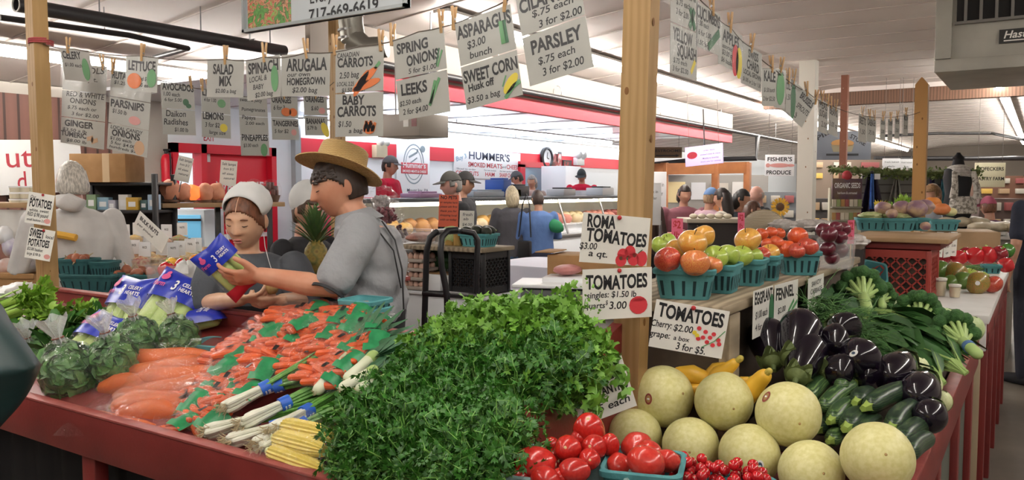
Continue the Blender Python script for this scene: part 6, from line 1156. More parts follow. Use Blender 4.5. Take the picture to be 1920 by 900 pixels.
c=onx(312,312,WX+.06);t=th('fire_extinguisher','red fire extinguisher hanging beside the glass door','extinguisher',c,scale=.68);g=G();g.lathe([(.02,-.24),(.075,-.23),(.078,.1),(.06,.16),(.025,.19)],18);mk('cylinder',g,REDD,t);g=G();g.lathe([(.025,.19),(.025,.24)],10);g.box((.02,0,.25),(.14,.03,.03));mk('valve',g,BLACK,t);g=G();g.tube([(.03,0,.22),(.1,0,.2),(.11,0,0),(.1,0,-.15)],.012,8);mk('hose',g,BLACK,t);bx('bracket',STEEL,t,((-.08,0,0),(.04,.08,.1)))
sheet=at(285,420,4.7);sign('white price sheet tilted behind the goods tubs',at(262,394,5.0),at(318,446,4.9),.12,[('BULK NUTS',.1,.7,.4,.2,1),('per pound',.1,.6,.7,.15,0)],sleeve=False,paper=PAPER);
a=onx(-60,262,WX+.1);b=onx(72,262,WX+.1);hb=a.z-onx(0,345,WX+.1).z
sc=mat('script_red','#a8323e',.5)
fixed_plate('fabric_banner','white banner with red script letters on the brown panelled wall','banner',a,onx(150,262,WX+.1),hb*1.3,mat('banner_white','#dcdbd9',.5),[('utf',.30,.62,.5,.55,0,0,sc),('d',.38,.46,.92,.5,0,0,sc)],sc)
a=at(-40,384,4.8);t=th('tub_shelf','wooden shelf at the left edge with stacked white tubs','shelf',(a.x,a.y,0),.5);bx('board',mat('pale_plank','#a98a66',.6),t,((.12,0,a.z),(.55,.25,.03)));bx('support',BLACK,t,((.32,.08,a.z/2),(.05,.05,a.z)))
for k in range(9):
 cxx,lv=k%3,k//3;p=at(28+cxx*19,379-lv*12,4.75+.02*cxx);t=th('white_tub','cream lidded tub left of the post, stack %s from left, %s from bottom'%(ORD[cxx],ORD[lv]),'tub',p,0,'stacked cream tubs');g=G();g.lathe([(.027,-.016),(.03,.012)],18);mk('cup',g,mat('cream_tub','#d8d3bd',.5),t);g=G();g.lathe([(.032,.01),(.032,.018),(.028,.019)],18);mk('lid',g,BOARDW,t)
t=th('wall_cloth','white cloth hanging below the tub shelf at the left edge','cloth',at(10,393,4.7),.5);g=G();g.loft([[(x,.012*math.sin(x*40),z-.02*x)for x in[k*.03-.15 for k in range(12)]]for z in(0,-.08,-.17)],caps=False,close=False);mk('fabric',g,WHITE,t)
for k,(px,py,c_,lb_,s)in enumerate(((20,470,'#a39ac4','lilac packaged bag at the left edge below the cloth',.07),(48,480,'#9d93b4','purple packaged bag left of the sweet potatoes sign',.06),(36,450,'#c4d3a3','pale green packaged bag at the left edge',.055),(10,448,'#d9dde2','white packaged bag furthest left',.07),(14,505,'#c07a5a','orange-brown packaged bag in the tan tray',.065),(46,510,'#b06a50','red-brown packaged bag in the tan tray',.06))):
 blob('snack_bag',lb_,'bag',at(px,py+12,4.6+.1*(k%3)),(s,s*.6,s*.8),mat('snack'+c_,c_,.35,'#dcdcdc',sc=9),group='packaged bags at the left edge')
p=at(20,535,4.6);t=th('tan_tray','long tan cardboard tray at the left edge behind the celery','box',(p.x,p.y,p.z-.05),.5);bx('tray',CARD,t,((0,0,.06),(.5,.3,.12)));bx('lip',CARD,t,((0,-.155,.12),(.5,.01,.03)))
# ================================================================ people
def remesh(g,vox,it=4):
 me=bpy.data.meshes.new('r');me.from_pydata(g.v,[],g.f);bm=bmesh.new();bm.from_mesh(me);bmesh.ops.recalc_face_normals(bm,faces=bm.faces);bm.to_mesh(me);bm.free()
 o=bpy.data.objects.new('r',me);COL.objects.link(o);m=o.modifiers.new('v','REMESH');m.mode='VOXEL';m.voxel_size=vox;s=o.modifiers.new('s','SMOOTH');s.iterations=it;s.factor=.5
 dg=bpy.context.evaluated_depsgraph_get();e=o.evaluated_get(dg).to_mesh();r=G();r.v=[tuple(v.co)for v in e.vertices];r.f=[tuple(p.vertices)for p in e.polygons];r.m=[0]*len(r.f)
 bpy.data.objects.remove(o);bpy.data.meshes.remove(me);return r
SKIN={n:mat('skin_'+n,a,.5,b,sc=14,sss=.08)for n,a,b in(('man','#cc967a','#c2866a'),('girl','#d8b092','#cfa184'),('far','#c79a82','#bd8c74'),('old','#cfa392','#c4958a'))}
def gs(x,s):return math.exp(-(x/s)**2)
def headp(p): 
 x,y,z=p.x*.073,p.y*.094,p.z*.115
 if p.z<0:x*=1-.30*(-p.z)**1.6;y*=1-(.22*(-p.z)**1.5 if p.y>0 else .06*(-p.z)**2)
 if p.y<0:
  k=min(1,-p.y*1.6);d=0
  f=0 if z>.034 else(.034-z)/.054 if z>-.020 else max(0,1-(-.020-z)/.011)
  d+=.026*f*gs(x,.009+.008*f);d+=.005*gs(z-.036,.011)*gs(x,.05);d-=.009*gs(abs(x)-.03,.016)*gs(z-.016,.013)
  d+=.0085*gs(abs(x)-.031,.0125)*gs(z-.015,.009) 
  d+=.007*gs(x,.02)*(gs(z+.046,.0055)+gs(z+.058,.006))-.004*gs(x,.022)*gs(z+.052,.0026);d+=.009*gs(x,.02)*gs(z+.088,.016);d+=.003*gs(abs(x)-.045,.02)*gs(z+.02,.025)
  y-=d*k
 return V((x,y,z))
def head(g,M,n=56,ears=True):
 rings=[]
 for i in range(n+1):
  t=math.pi*min(max(i,.02),n-.02)/n;rings.append([M@headp(V((math.sin(t)*math.cos(a),math.sin(t)*math.sin(a),-math.cos(t))))for a in[2*math.pi*j/n for j in range(n)]])
 g.loft(rings)
 if ears:
  for s in(-1,1):
   Me=M@Mx.Translation((s*.073,.012,-.004))@Mx.Rotation(s*R(-22),4,'Z');g.ell((0,0,0),(.009,.02,.032),12,10,M=Me)
def shell(M,k,keep,n=44,rough=.0,seed=0): 
 g=G();P=[];D=[]
 for i in range(n+1):
  t=math.pi*min(max(i,.02),n-.02)/n
  for j in range(n):a=2*math.pi*j/n;d=V((math.sin(t)*math.cos(a),math.sin(t)*math.sin(a),-math.cos(t)));D.append(d);b=V((d.x*.073,d.y*.094,d.z*.115));P.append(b*(k+rough*noise.noise(V((d.x*9+seed,d.y*3,d.z*4)))))
 fs=[(i*n+j,i*n+(j+1)%n,(i+1)*n+(j+1)%n,(i+1)*n+j)for i in range(n)for j in range(n)];fs=[f for f in fs if keep(sum((D[q]for q in f),V())/4)];mp={}
 for f in fs:
  for q in f:mp.setdefault(q,len(mp))
 idx=list(mp);m=len(idx);vs=[P[q]for q in idx]+[P[q]*(.93 if k<1.3 else .98)for q in idx];F2=[tuple(mp[q]for q in f)for f in fs];ed={}
 for f in F2:
  for a,b in zip(f,f[1:]+f[:1]):ed[(a,b)]=1
 g.add(vs,F2+[tuple(q+m for q in reversed(f))for f in F2]+[(b,a,a+m,b+m)for a,b in ed if(b,a)not in ed],M=M);return g
def hand(g,w,d,n,s=1,side=1,curl=.5,spread=.1,thumb=.6): 
 d=V(d).normalized();n=V(n);n=(n-d*n.dot(d)).normalized();r=d.cross(n)*side;w=V(w);pal=.085*s
 g.tube([w-d*.02*s,w+d*.02*s,w+d*.055*s,w+d*pal],[.024*s,.032*s,.038*s,.036*s],12,flat=.42,up=n);g.ell(w+d*.075*s,(.02*s,)*3,8,6)
 for k in range(4):
  L=(.068,.077,.072,.057)[k]*s;b=w+d*pal*.96+r*((1.5-k)*.0195*s);dd=(d+r*(1.5-k)*spread).normalized();P=[b-dd*.02*s,b];a=0;p=b
  for q in range(3):a+=curl*(.75,1,.8)[q];p=p+(dd*math.cos(a)+n*math.sin(a))*L*(.44,.32,.24)[q];P.append(p)
  g.cap(P,[.0095*s,.0098*s,.0088*s,.008*s,.0068*s],8)
 b=w+d*.022*s+r*.024*s+n*.006*s;td=(d*.75+r*thumb+n*.35).normalized();t2=(d*.9+r*thumb*.35+n*(.2+curl*.4)).normalized();g.cap([w+d*.01*s+r*.008*s,b+td*.012*s,b+td*.042*s,b+td*.042*s+t2*.03*s],[.014*s,.0145*s,.0115*s,.0085*s],8)
def eframe(o,fwd,pitch=0,roll=0): 
 f=V(fwd).normalized();x=f.cross(UP).normalized()*-1;x=UP.cross(f*-1).normalized();M=Mx((x,-f,UP)).transposed().to_4x4();M.translation=o;return M@Mx.Rotation(pitch,4,'X')@Mx.Rotation(roll,4,'Y')
def oring(c,a,b,ra,rb,n=20):return[c+a*(ra*math.cos(q))+b*(rb*math.sin(q))for q in[2*math.pi*k/n for k in range(n)]]
def rough(g,amp,fr,seed=0):
 g.v=[tuple(V(p)+V((noise.noise(V(p)*fr+V((seed,0,0))),noise.noise(V(p)*fr+V((0,seed,5))),noise.noise(V(p)*fr+V((9,0,seed)))))*amp)for p in g.v];return g
def local(t,g):L=V(t.location);g.v=[tuple(V(p)-L)for p in g.v];return g
def mkp(n,g,m,t,vox=None,it=4):return mk(n,local(t,remesh(g,vox,it)if vox else g),m,t,ang=180)
HAIRM=lambda c:mat('hair'+c,c,.5,'#'+''.join('%02x'%int(int(c[i:i+2],16)*.72)for i in(1,3,5)),sc=20,stretch=(6,6,1))
def cloth(c):return mat('cloth'+c,c,.85,'#'+''.join('%02x'%int(int(c[i:i+2],16)*.88)for i in(1,3,5)),sc=5,bump=.5,bsc=9,bdist=.02)
YM=2.97;m_=lambda px,py,d=0:at(px,py,YM+d);t=th('person','person in a straw hat and grey short sleeved shirt holding up a bag of celery','person',at(703,600,YM)*V((1,1,0)))
MH=eframe(m_(637,351),-RT*.93-FW*.36,R(16));g=G();head(g,MH,72);g.tube([m_(645,372),m_(660,398),m_(676,424)],[.05,.054,.07],16)
tor=[(412,674,24,.10),(424,684,44,.165),(442,691,51,.18),(480,697,53,.17),(520,700,55,.16),(560,702,55,.155),(600,703,53,.16),(640,703,52,.165)]
px2=YM/F
def torso(extra=0):return[oring(m_(cx,py),RT,FW,hw*px2+extra,dp+extra,28)for py,cx,hw,dp in tor]
def legs(g,cx,Y,hipz,sp,ax,extra=0,n=14):
 for s in(-1,1):
  b=at(cx,400,Y)*V((1,1,0))+ax*(sp*s);g.cap([b+UP*hipz,b+UP*(hipz*.53),b+UP*.1],[.088+extra,.06+extra,.042+extra],n)
g.loft(torso());legs(g,703,YM,.98,.09,FW)
sh,el,wr=m_(674,440,-.165),m_(620,540,-.27),m_(487,516,-.24)
g.cap([sh,sh.lerp(el,.5),el,el.lerp(wr,.3),wr],[.058,.05,.041,.041,.028],14);hand(g,wr+(el-wr).normalized()*.01,-RT*.97-UP*.08,FW*.7+UP*.75,1.05,-1,.35,.08,.9)
s2,e2,w2=m_(700,440,.165),m_(700,545,.22),m_(660,600,.2);g.cap([s2,e2,w2],[.055,.042,.028],12);hand(g,w2,V((0,0,-1))-RT*.4,-FW,1,1,.4)
mkp('body',g,SKIN['man'],t,.0042)
SHC=mat('shirt_grey','#999b9e',.8,'#8e9094',sc=4,bump=.7,bsc=9,bdist=.03);g=G();g.loft(torso(.013)[1:7]);ends=sh.lerp(el,.82);g.cap([sh+(sh-el)*.04,sh.lerp(el,.4),ends],[.072,.07,.068],18);g.cap([s2,s2.lerp(e2,.75)],[.068,.066],14);g.loft([oring(m_(660,402),(RT+UP*.3).normalized(),FW,.056,.06),oring(m_(684,432),RT,FW,.1,.15)])
g=remesh(g,.006,4);g.v=[tuple(V(p)+(V((p[0]-t.location.x,p[1]-t.location.y,0)).normalized())*(.012*noise.noise(V((p[0]*6,p[1]*6,p[2]*12)))+.005*math.sin(p[2]*46+p[0]*26+4*noise.noise(V(p)*5))))for p in g.v];shirt=mk('shirt',local(t,g),SHC,t,ang=180)
g=G();a0=(RT*.96+UP*.28).normalized();c0,c1=m_(662,397),m_(674,419);g.loft([oring(c0,a0,FW,.066,.069,28),oring(c1,a0,FW,.094,.108,28),oring(c1+UP*.002,a0,FW,.085,.1,28),oring(c0+UP*.001,a0,FW,.06,.063,28)],caps=False);mk('collar',local(t,g),SHC,shirt,ang=60)
d=(el-sh).normalized();u,v=basis(d);g=G();g.loft([oring(ends+d*(.058+q*.004),u,v,r,r,26)for q,r in((-1,.0615),(1.5,.062),(1.5,.056),(-1,.052))],caps=False);mk('sleeve_hem',local(t,g),mat('hem_dark','#2b2c30',.8),shirt)
g=G();g.tube([m_(716,414,-.1),m_(741,450,-.1),m_(754,505,-.1),m_(757,580,-.1)],.009,8,flat=.35,up=RT);g.tube([m_(700,420,-.14),m_(738,470,-.13),m_(752,540,-.12)],.0028,6);mk('suspender',local(t,g),BLACK,t)
g=G();g.loft([oring(m_(703,py),RT,FW,hw*px2,dp,24)for py,hw,dp in((574,59,.175),(600,57,.176),(640,55,.18),(700,52,.18))]);legs(g,703,YM,.97,.09,FW,.025);mkp('trousers',g,cloth('#1d1e22'),t,.009)
HM_=HAIRM('#3a2a22');g=shell(MH,1.075,lambda d:d.z>(.44 if d.y<-.45 else .44-(d.y+.45)*.85 if d.y<.1 else-.42),60,.05);g2=shell(MH,1.1,lambda d:d.y<-.1 and .3<d.z<.6 and abs(d.x)>.25 and(d.x*7+d.z*9)%1.3<.95 and d.y>-.93,60,.08,3);g.add(g2.v,g2.f);mk('hair',local(t,g),HM_,t,ang=180)
g=G();LIP=mat('lip','#a05a50',.45)
for z,ry in((-.047,.0045),(-.058,.005)):g.ell((0,-.093,z),(.019,.007,ry),14,8,M=MH)
mk('lips',local(t,g),LIP,t);g=G()
for s in(-1,1):g.tube([MH@V((s*x,y,z))for x,y,z in((.012,-.087,.033),(.028,-.089,.038),(.044,-.078,.034))],[.0035,.0042,.002],6)
mk('eyebrows',local(t,g),HM_,t);g=G()
for s in(-1,1):g.tube([MH@V((s*x,y,z))for x,y,z in((.018,-.0865,.009),(.03,-.0895,.0075),(.043,-.081,.010))],[.0012,.0019,.001],6)
mk('eyelashes',local(t,g),mat('lash','#2a1d18',.7),t)
ha=(UP+RT*.25+FW*.3).normalized();hx=(MH.to_3x3()@V((0,-1,0)));hx=(hx-ha*hx.dot(ha)).normalized();hy=ha.cross(hx);MHAT=Mx((hx,hy,ha)).transposed().to_4x4();MHAT.translation=m_(636,319)
def hr(rx,ry,z,c=0):return[(rx*math.cos(q),ry*math.sin(q),z+c*(abs(math.sin(q))**2)*.02)for q in[2*math.pi*k/48 for k in range(48)]]
STRAW=spots('straw','#c8a66c','wave',rough=.6,dirn='Z',sc=70,dist=3,ds=2,stops=[(0,'#a88550'),(.5,'#c7a56a'),(1,'#d8ba82')],pb=.35);g=G()
g.loft([hr(.088,.078,0),hr(.15,.14,-.004,.5),hr(.162,.152,-.006,.7),hr(.162,.152,-.002,.7),hr(.15,.14,.001,.5),hr(.094,.083,.006),hr(.093,.082,.03),hr(.089,.078,.07),hr(.086,.075,.086),hr(.078,.067,.093),hr(.04,.035,.095)],M=MHAT);hat=mk('straw_hat',local(t,g),STRAW,t,ang=60)
g=G();g.loft([hr(.0955,.0845,.007),hr(.0955,.0845,.022),hr(.093,.082,.022)],caps=False,M=MHAT);mk('hat_band',local(t,g),BLACK,hat)
hb=hearts(7,True);hb['label']='blue and red printed celery bag held up between the two vendors';hb['category']='bag of celery'
yb_=(-RT*.62+UP*.72-FW*.25).normalized();zb_=(-FW*.9-RT*.25+UP*.3);zb_=(zb_-yb_*zb_.dot(yb_)).normalized();xb_=yb_.cross(zb_);Mb=Mx((xb_,yb_,zb_)).transposed().to_4x4();hb.location=m_(428,503,-.2);hb.rotation_euler=Mb.to_euler();hb.scale=(.74,)*3
YG=3.25;q_=lambda px,py,d=0:at(px,py,YG+d);pg=YG/F;t=th('person','person in a white prayer cap and dark grey dress looking down, behind the red rim','person',at(476,640,YG)*V((1,1,0)))
MG=eframe(q_(461,414,-.02),-FW*.97-RT*.1+UP*0,R(17),R(-3));g=G();head(g,MG,72);g.tube([q_(462,440,.02),q_(464,470,.02),q_(466,490,.02)],[.05,.047,.07],16)
gt=[(474,467,34,.07),(484,470,60,.085),(500,474,77,.1),(535,476,70,.105),(575,476,62,.1),(640,476,68,.12)]
def gtor(e=0):return[oring(q_(cx,py,.02),RT,FW,hw*pg+e,dp+e,28)for py,cx,hw,dp in gt]
g.loft(gtor());legs(g,476,YG,.85,.08,RT)
ra=[q_(402,505),q_(384,568,-.06),q_(452,562,-.27)];la=[q_(552,505),q_(572,566,-.04),q_(528,562,-.25)]
for A_,sd in((ra,-1),(la,1)):g.cap([A_[0],A_[0].lerp(A_[1],.5),A_[1],A_[1].lerp(A_[2],.4),A_[2]],[.05,.043,.036,.036,.024],14)
hand(g,ra[2],RT*.9+UP*.12-FW*.2,UP*.8+FW*.4,.93,-1,.5,.06,.7);hand(g,la[2],-RT*.8-FW*.35-UP*.1,UP*.75+FW*.5-RT*.3,.93,1,.75,.05,.7)
mkp('body',g,SKIN['girl'],t,.0042)
DR=mat('dress_grey','#575b62',.85,'#4e5259',sc=4,bump=.6,bsc=9,bdist=.03);g=G();g.loft(gtor(.013));
for A_ in(ra,la):g.cap([A_[0]+UP*.008,A_[0].lerp(A_[1],.5),A_[0].lerp(A_[1],.93)],[.068,.074,.066],16)
g.loft([oring(q_(476,640,.02),RT,FW,.15,.13),oring(q_(476,640,.02)*V((1,1,0))+UP*.25,RT,FW,.24,.22)]);g=remesh(g,.006,4);g.v=[tuple(V(p)+V((0,0,1)).cross(V((p[0]-t.location.x,p[1]-t.location.y,0)))*0+(V((p[0]-t.location.x,p[1]-t.location.y,0)).normalized())*(.006*noise.noise(V((p[0]*7,p[1]*7,p[2]*9)))))for p in g.v];mk('dress',local(t,g),DR,t,ang=180)
g=G();ap_=[[q_(476+math.sin(a)*w_,py,.02)-FW*(math.cos(a)*dp+.018)for a in[k*.2-1.1 for k in range(12)]]for py,w_,dp in((566,66,.105),(600,68,.11),(660,74,.125),(760,82,.15))];g.loft(ap_,caps=False,close=False);mk('apron',local(t,g),cloth('#16161b'),t)
HG=HAIRM('#7a4a30');g=shell(MG,1.055,lambda d:d.z>.56-.55*max(0,d.y+.55)-.9*abs(d.x)**2*.55 if d.y<.2 else d.z>-.4,60,.02);mk('hair',local(t,g),HG,t,ang=180);g=G();g.tube([MG@(V((0,-math.cos(a)*.094,math.sin(a)*.115))*1.062)for a in(.5,.7,.9,1.1,1.3)],.0016,5);mk('hair_parting',local(t,g),SKIN['girl'],t)
CAPM=mat('cap_white','#dfe0df',.7,'#d2d4d4',sc=9);g=G();MC=MG@Mx.Translation((0,.03,.06))@Mx.Rotation(R(12),4,'X')@Mx.Scale(.86,4);rings=[]
for k in range(9):
 a=k/8;r=(.088,.094,.1,.104,.104,.098,.084,.058,.012)[k];y=(-.07,-.058,-.035,-.01,.02,.05,.075,.092,.098)[k];rings.append([(r*1.04*math.cos(q),y+.05*(math.sin(q)<0)*-math.sin(q)*(1-a),r*.93*math.sin(q)*(1 if math.sin(q)>0 else .8)+.004*math.sin(q*12)*(k>4))for q in[2*math.pi*j/40-.0 for j in range(40)]])
g.loft(rings,caps=False,M=MC);g.f=[f for f in g.f if not(sum((MC.inverted()@V(g.v[i])).z for i in f)/4<-.055 and sum((MC.inverted()@V(g.v[i])).y for i in f)/4<.03)];g.m=[0]*len(g.f);cp=mk('prayer_cap',local(t,g),CAPM,t,ang=180);so=cp.modifiers.new('thick','SOLIDIFY');so.thickness=.004
for pts in([(424,432,.02),(432,462,-.07),(436,482,-.1),(438,520,-.12)],[(494,432,.02),(497,462,-.06),(503,486,-.09),(512,515,-.11)]):g=G();g.tube([q_(*p)for p in pts],.006,6,flat=.25,up=RT);mk('cap_ribbon',local(t,g),CAPM,cp)
g=G()
for z,ry in((-.047,.004),(-.0575,.0048)):g.ell((0,-.093,z),(.0185,.007,ry),14,8,M=MG)
mk('lips',local(t,g),mat('lip_girl','#a8685c',.45),t);g=G()
for s in(-1,1):g.tube([MG@V((s*x,y,z))for x,y,z in((.012,-.087,.032),(.028,-.089,.036),(.044,-.078,.032))],[.0025,.003,.0015],6)
mk('eyebrows',local(t,g),HG,t);g=G()
for s in(-1,1):g.tube([MG@V((s*x,y,z))for x,y,z in((.018,-.0865,.0085),(.03,-.0895,.007),(.043,-.081,.0095))],[.0012,.002,.001],6)
mk('eyelashes',local(t,g),mat('lash','#2a1d18',.7),t)
blob('potato','tan potato held in the girl\'s left hand','potato',q_(509,552,-.285),(.026,.03,.036),mat('potato_skin','#bfa26a',.7,'#ab8c56',sc=14))
def person(label,px,Y,top,face,shirt,pants,hair,cap=None,skin='far',arms=0,sleeve=1,skirt=False,base=0,hairlen=0,vox=.012,wide=1,apron=None,pitch=10,bald=False,lean=0,capr=0):
 f=R(face);d=-FW*math.cos(f)+RT*math.sin(f);p=at(px,top,Y);hh_=p.z-base;s=hh_/1.75;t=th('person',label,'person',(p.x,p.y,base));M0=eframe(V((p.x,p.y,base)),d);M0=M0@Mx.Scale(s,4);P=lambda x,y,z:M0@V((x*wide if z<1.5 else x,y-lean*max(0,z-.9),z));X3=(M0.to_3x3()@V((1,0,0)));Y3=(M0.to_3x3()@V((0,1,0)))
 MH=M0@Mx.Translation((0,-.02-lean*.72,1.615))@Mx.Rotation(R(pitch),4,'X');g=G();head(g,MH,40);g.tube([P(0,.01,1.54),P(0,.02,1.4)],[.05*s,.062*s],12)
 tr=[(1.46,.08,.06),(1.41,.17,.095),(1.3,.19,.115),(1.1,.165,.105),(.95,.175,.115),(.85,.17,.11)]
 TR=lambda e:[oring(P(0,0,z),X3*wide,Y3,a+e,b+e,18)for z,a,b in tr];g.loft(TR(0))
 LG=[[P(sx*.09,0,.88),P(sx*.1,-.01,.5),P(sx*.1,.01,.08)]for sx in(-1,1)]
 for L in LG:g.cap(L,[.085*s,.058*s,.04*s],10);g.cap([L[2]-UP*.035*s,L[2]-UP*.045*s+d*.13*s],[.04*s,.032*s],8)
 AR=[]
 for sx in(-1,1):
  S0=P(sx*.19,0,1.4)
  E,W={0:(P(sx*.25,.02,1.12),P(sx*.25,-.04,.87)),1:(P(sx*.26,-.03,1.13),P(sx*.12,-.26,1.14)),2:(P(sx*.3,.03,1.14),P(sx*.2,-.22,1.02))}[arms]
  AR.append((S0,E,W));g.cap([S0,E,W],[.05*s,.04*s,.027*s],10);hand(g,W,(W-E),-X3*sx,s,sx,.4)
 mkp('body',g,SKIN[skin],t,vox*.75,2)
 g=G();g.loft(TR(.014));
 for S0,E,W in AR:g.cap([S0,S0.lerp(E,.75)]if sleeve==0 else[S0,E,E.lerp(W,.86)],[.064*s,.06*s]if sleeve==0 else[.064*s,.056*s,.043*s],10)
 g.loft([oring(P(0,.01,1.47),X3,Y3,.07,.068,16),oring(P(0,0,1.4),X3,Y3,.15,.1,16)]);mkp('top',rough(g,.006,7,px),cloth(shirt),t,vox,2)
 g=G()
 if skirt:g.loft([oring(P(0,0,z),X3,Y3,a,b,18)for z,a,b in((.98,.185,.125),(.8,.22,.17),(.3,.29,.24))])
 else:
  g.loft([oring(P(0,0,z),X3*wide,Y3,a,b,18)for z,a,b in((.98,.185,.122),(.84,.19,.125))])
  for L in LG:g.cap(L,[.1*s,.072*s,.058*s],10)
 mkp('skirt' if skirt else 'trousers',g,cloth(pants),t,vox,2)
 g=G()
 for L in LG:g.cap([L[2]-UP*.03*s-d*.05*s,L[2]-UP*.04*s+d*.05*s,L[2]-UP*.047*s+d*.15*s],[.046*s,.048*s,.04*s],10)
 mk('shoes',local(t,g),cloth('#26262a'),t,ang=180)
 if apron:g=G();g.loft([[P(x*w_,-.14-.0*z,z)for x in(-1,-.4,.4,1)]for z,w_ in((1.36,.1),(1.12,.12),(.95,.19),(.7,.2))],caps=False,close=False);mk('apron',local(t,g),cloth(apron),t)
 if not bald or True:
  g=shell(MH,1.09,(lambda d_:(d_.y>.15 and-.45<d_.z<.2))if bald else(lambda d_:d_.z>(.45 if d_.y<-.35 else-.1 if d_.y<.15 else-.55)),30,.05,px)
  if hairlen:g.loft([oring(MH@V((0,.045,z)),X3,Y3,a,b,16)for z,a,b in((.06,.07,.06),(-.03,.088,.07),(-.03-hairlen*.6,.085,.06),(-.03-hairlen,.06,.035))])
  mk('hair',local(t,g),HAIRM(hair),t,ang=180)
 if cap:
  g=shell(MH,1.13,lambda d_:d_.z>.3-.12*d_.y,34);c_=mk('cap',local(t,g),cloth(cap),t,ang=180)
  g=G();Mv=MH@Mx.Rotation(R(capr),4,'Z');g.loft([[(math.sin(a)*r*.8,-math.cos(a)*r-.02,.045-.018*(r-.07)/.09+z)for a in[k*.2-1.0 for k in range(11)]]for r,z in((.07,0),(.15,0),(.15,.006),(.07,.006))],M=Mv);mk('visor',local(t,g),cloth(cap),c_)
 return t
pw_=person('person in a white hoodie with white hair, back turned, right of the left post',134,4.6,297,215,'#d3d1cf','#5b6068','#dcd6cc',skin='old',arms=1,vox=.008,wide=1.08,hairlen=.05)
g=G();q=at(132,378,4.5);g.ell(q,(.09,.08,.045),20,14);g=rough(g,.03,11);mk('hood',local(pw_,g),cloth('#d3d1cf'),pw_,ang=180);g=G();q=at(122,442,4.42);g.tube([q-RT*.07+UP*.012,q,q+RT*.06-UP*.012],[.02]*3,8);mk('sleeve_trim',local(pw_,g),mat('trim_yellow','#d9a63a',.6),pw_)
person('person in a white cap and black dress behind the straw hat man\'s shoulder',572,4.2,352,60,'#2a2a2e','#1e1e22','#5a4030',cap=None,vox=.009,arms=1,skirt=True);pz=[o for o in bpy.data.objects if o.get('label','').startswith('person in a white cap and black')][0]
g=G();q=at(578,374,4.22);g.ell(q,(.1,.1,.105),18,12);mk('prayer_cap',local(pz,g),CAPM,pz,ang=180)
struct('floor_booth',G().box(((WX-6.25)/2,11,.1),(-6.25-WX,10,.2)),FLOORM)
RS='#d4103c'
person('person in a red shirt and grey cap, leftmost behind the deli counter',728,9.75,290,75,RS,'#2b2b30','#3a302a',cap='#6d6a6c',base=.2,arms=1,sleeve=0,capr=0,wide=1.1)
person('person in red with a grey cap bent over before the red framed door',972,12.6,319,270,RS,'#2b2b30','#3a302a',cap='#55565a',base=.2,arms=1,wide=1.1,pitch=25)
person("person in red with white apron and dark cap at the counter's right end",1091,14.0,315,345,RS,'#2b2b30','#3a302a',cap='#33383a',base=.2,arms=1,apron='#e4e4e4',wide=1.15,pitch=25)
person('person with wavy grey hair behind the counter before the red framed door',998,12.9,326,340,'#b9a49a','#3a3a40','#9d9a98',base=.2,arms=1,hairlen=.1)
person('person in a black sweater and dark cap before the deli counter, facing left',858,7.3,319,295,'#17171b','#2a2c33','#8d8a86',cap='#4b4a47',skin='old',arms=1,wide=1.15,lean=.06,vox=.01)
person('person in a second dark cap just behind the one in the black sweater',868,8.2,319,70,'#2e2d31','#2a2c33','#4a3f38',cap='#3d3c3c',arms=0)
t=person('person with a blond grey bob, dark grey sweater and jeans at the deli counter',960,9.2,346,190,'#4b4a50','#4f6f96','#b9ab8e',hairlen=.13,arms=1)
t=person('person with short dark hair, blue jacket and navy skirt at the deli counter',1009,9.2,354,200,'#5877ad','#23253a','#4a3a34',skirt=True,arms=1,wide=1.15)
g=G();c=at(1042,425,9.15);g.ell((0,0,0),(.09,.06,.08),14,10);q=th('shopping_bag','bright green cloth bag carried at the side of the person in blue','bag',c);mk('bag',rough(g,.03,9),mat('green_cloth','#2f8a5c',.7),q,ang=180);g=G();g.tube([(-.05,0,.06),(-.09,0,.13),(-.12,0,.08)],.01,6);mk('handle',g,mat('green_cloth','#2f8a5c',.7),q)
c=at(984,468,9.0);q=th('handbag','black handbag hanging between the two people at the deli counter','bag',c);bx('bag',BLACK,q,((0,0,0),(.15,.08,.2)),bv=.02);g=G();g.tube([(-.08,0,.14),(-.03,0,.5),(.02,0,.62),(.06,0,.5),(.08,0,.14)],.008,6);mk('strap',g,BLACK,q)
person('person in a maroon tee with backpack straps, facing the camera at centre right',1283,9.2,344,5,'#8a5560','#33333a','#3a2c28',arms=1,sleeve=0,wide=1.25,hairlen=.08)
person('person in a light blue cap with a bright blue bag strap, at the far table',1331,8.9,350,120,'#c9a9b4','#3d4560','#b09070',cap='#6f93c4',arms=1,sleeve=0)
person('person with long dark hair and a pale top at the far table',1358,8.5,350,240,'#cfc9bd','#3a3a40','#2c2320',hairlen=.34,arms=1,sleeve=0)
person('person with dark hair in a patterned dark tee right of the long haired one',1388,8.6,352,60,'#3a424c','#2d2d33','#1f1b1a',hairlen=.1,arms=1,sleeve=0)
person('child in a pink top with brown hair in the crowd',1408,8.2,374,80,'#e58aa6','#4a4a58','#5a3a2c',arms=1,hairlen=.1)
person('bald person in black behind the child in pink',1422,9.6,346,285,'#232327','#2b2b30','#cfc5bd',skin='old',bald=True,arms=1)
person('person in dark clothes half hidden behind the centre post',1203,8.8,338,180,'#4a3a34','#1f1f24','#3a2a24',arms=0)
person('person with blond hair whose head shows right of the pointed pine post',1752,7.9,342,290,'#8a8f96','#3a3a40','#b08a62',arms=1)
person('person in a navy tee cut by the right edge of the frame',1950,6.4,306,200,'#252b3c','#2a2c38','#4a3a30',sleeve=0,arms=0,wide=1.0)
person('person in a pink and white knit hat at the far craft stalls',1856,7.9,366,180,'#6a3f6a','#3a2a44','#8a5a40',cap='#c96a84',arms=0,wide=1.3)
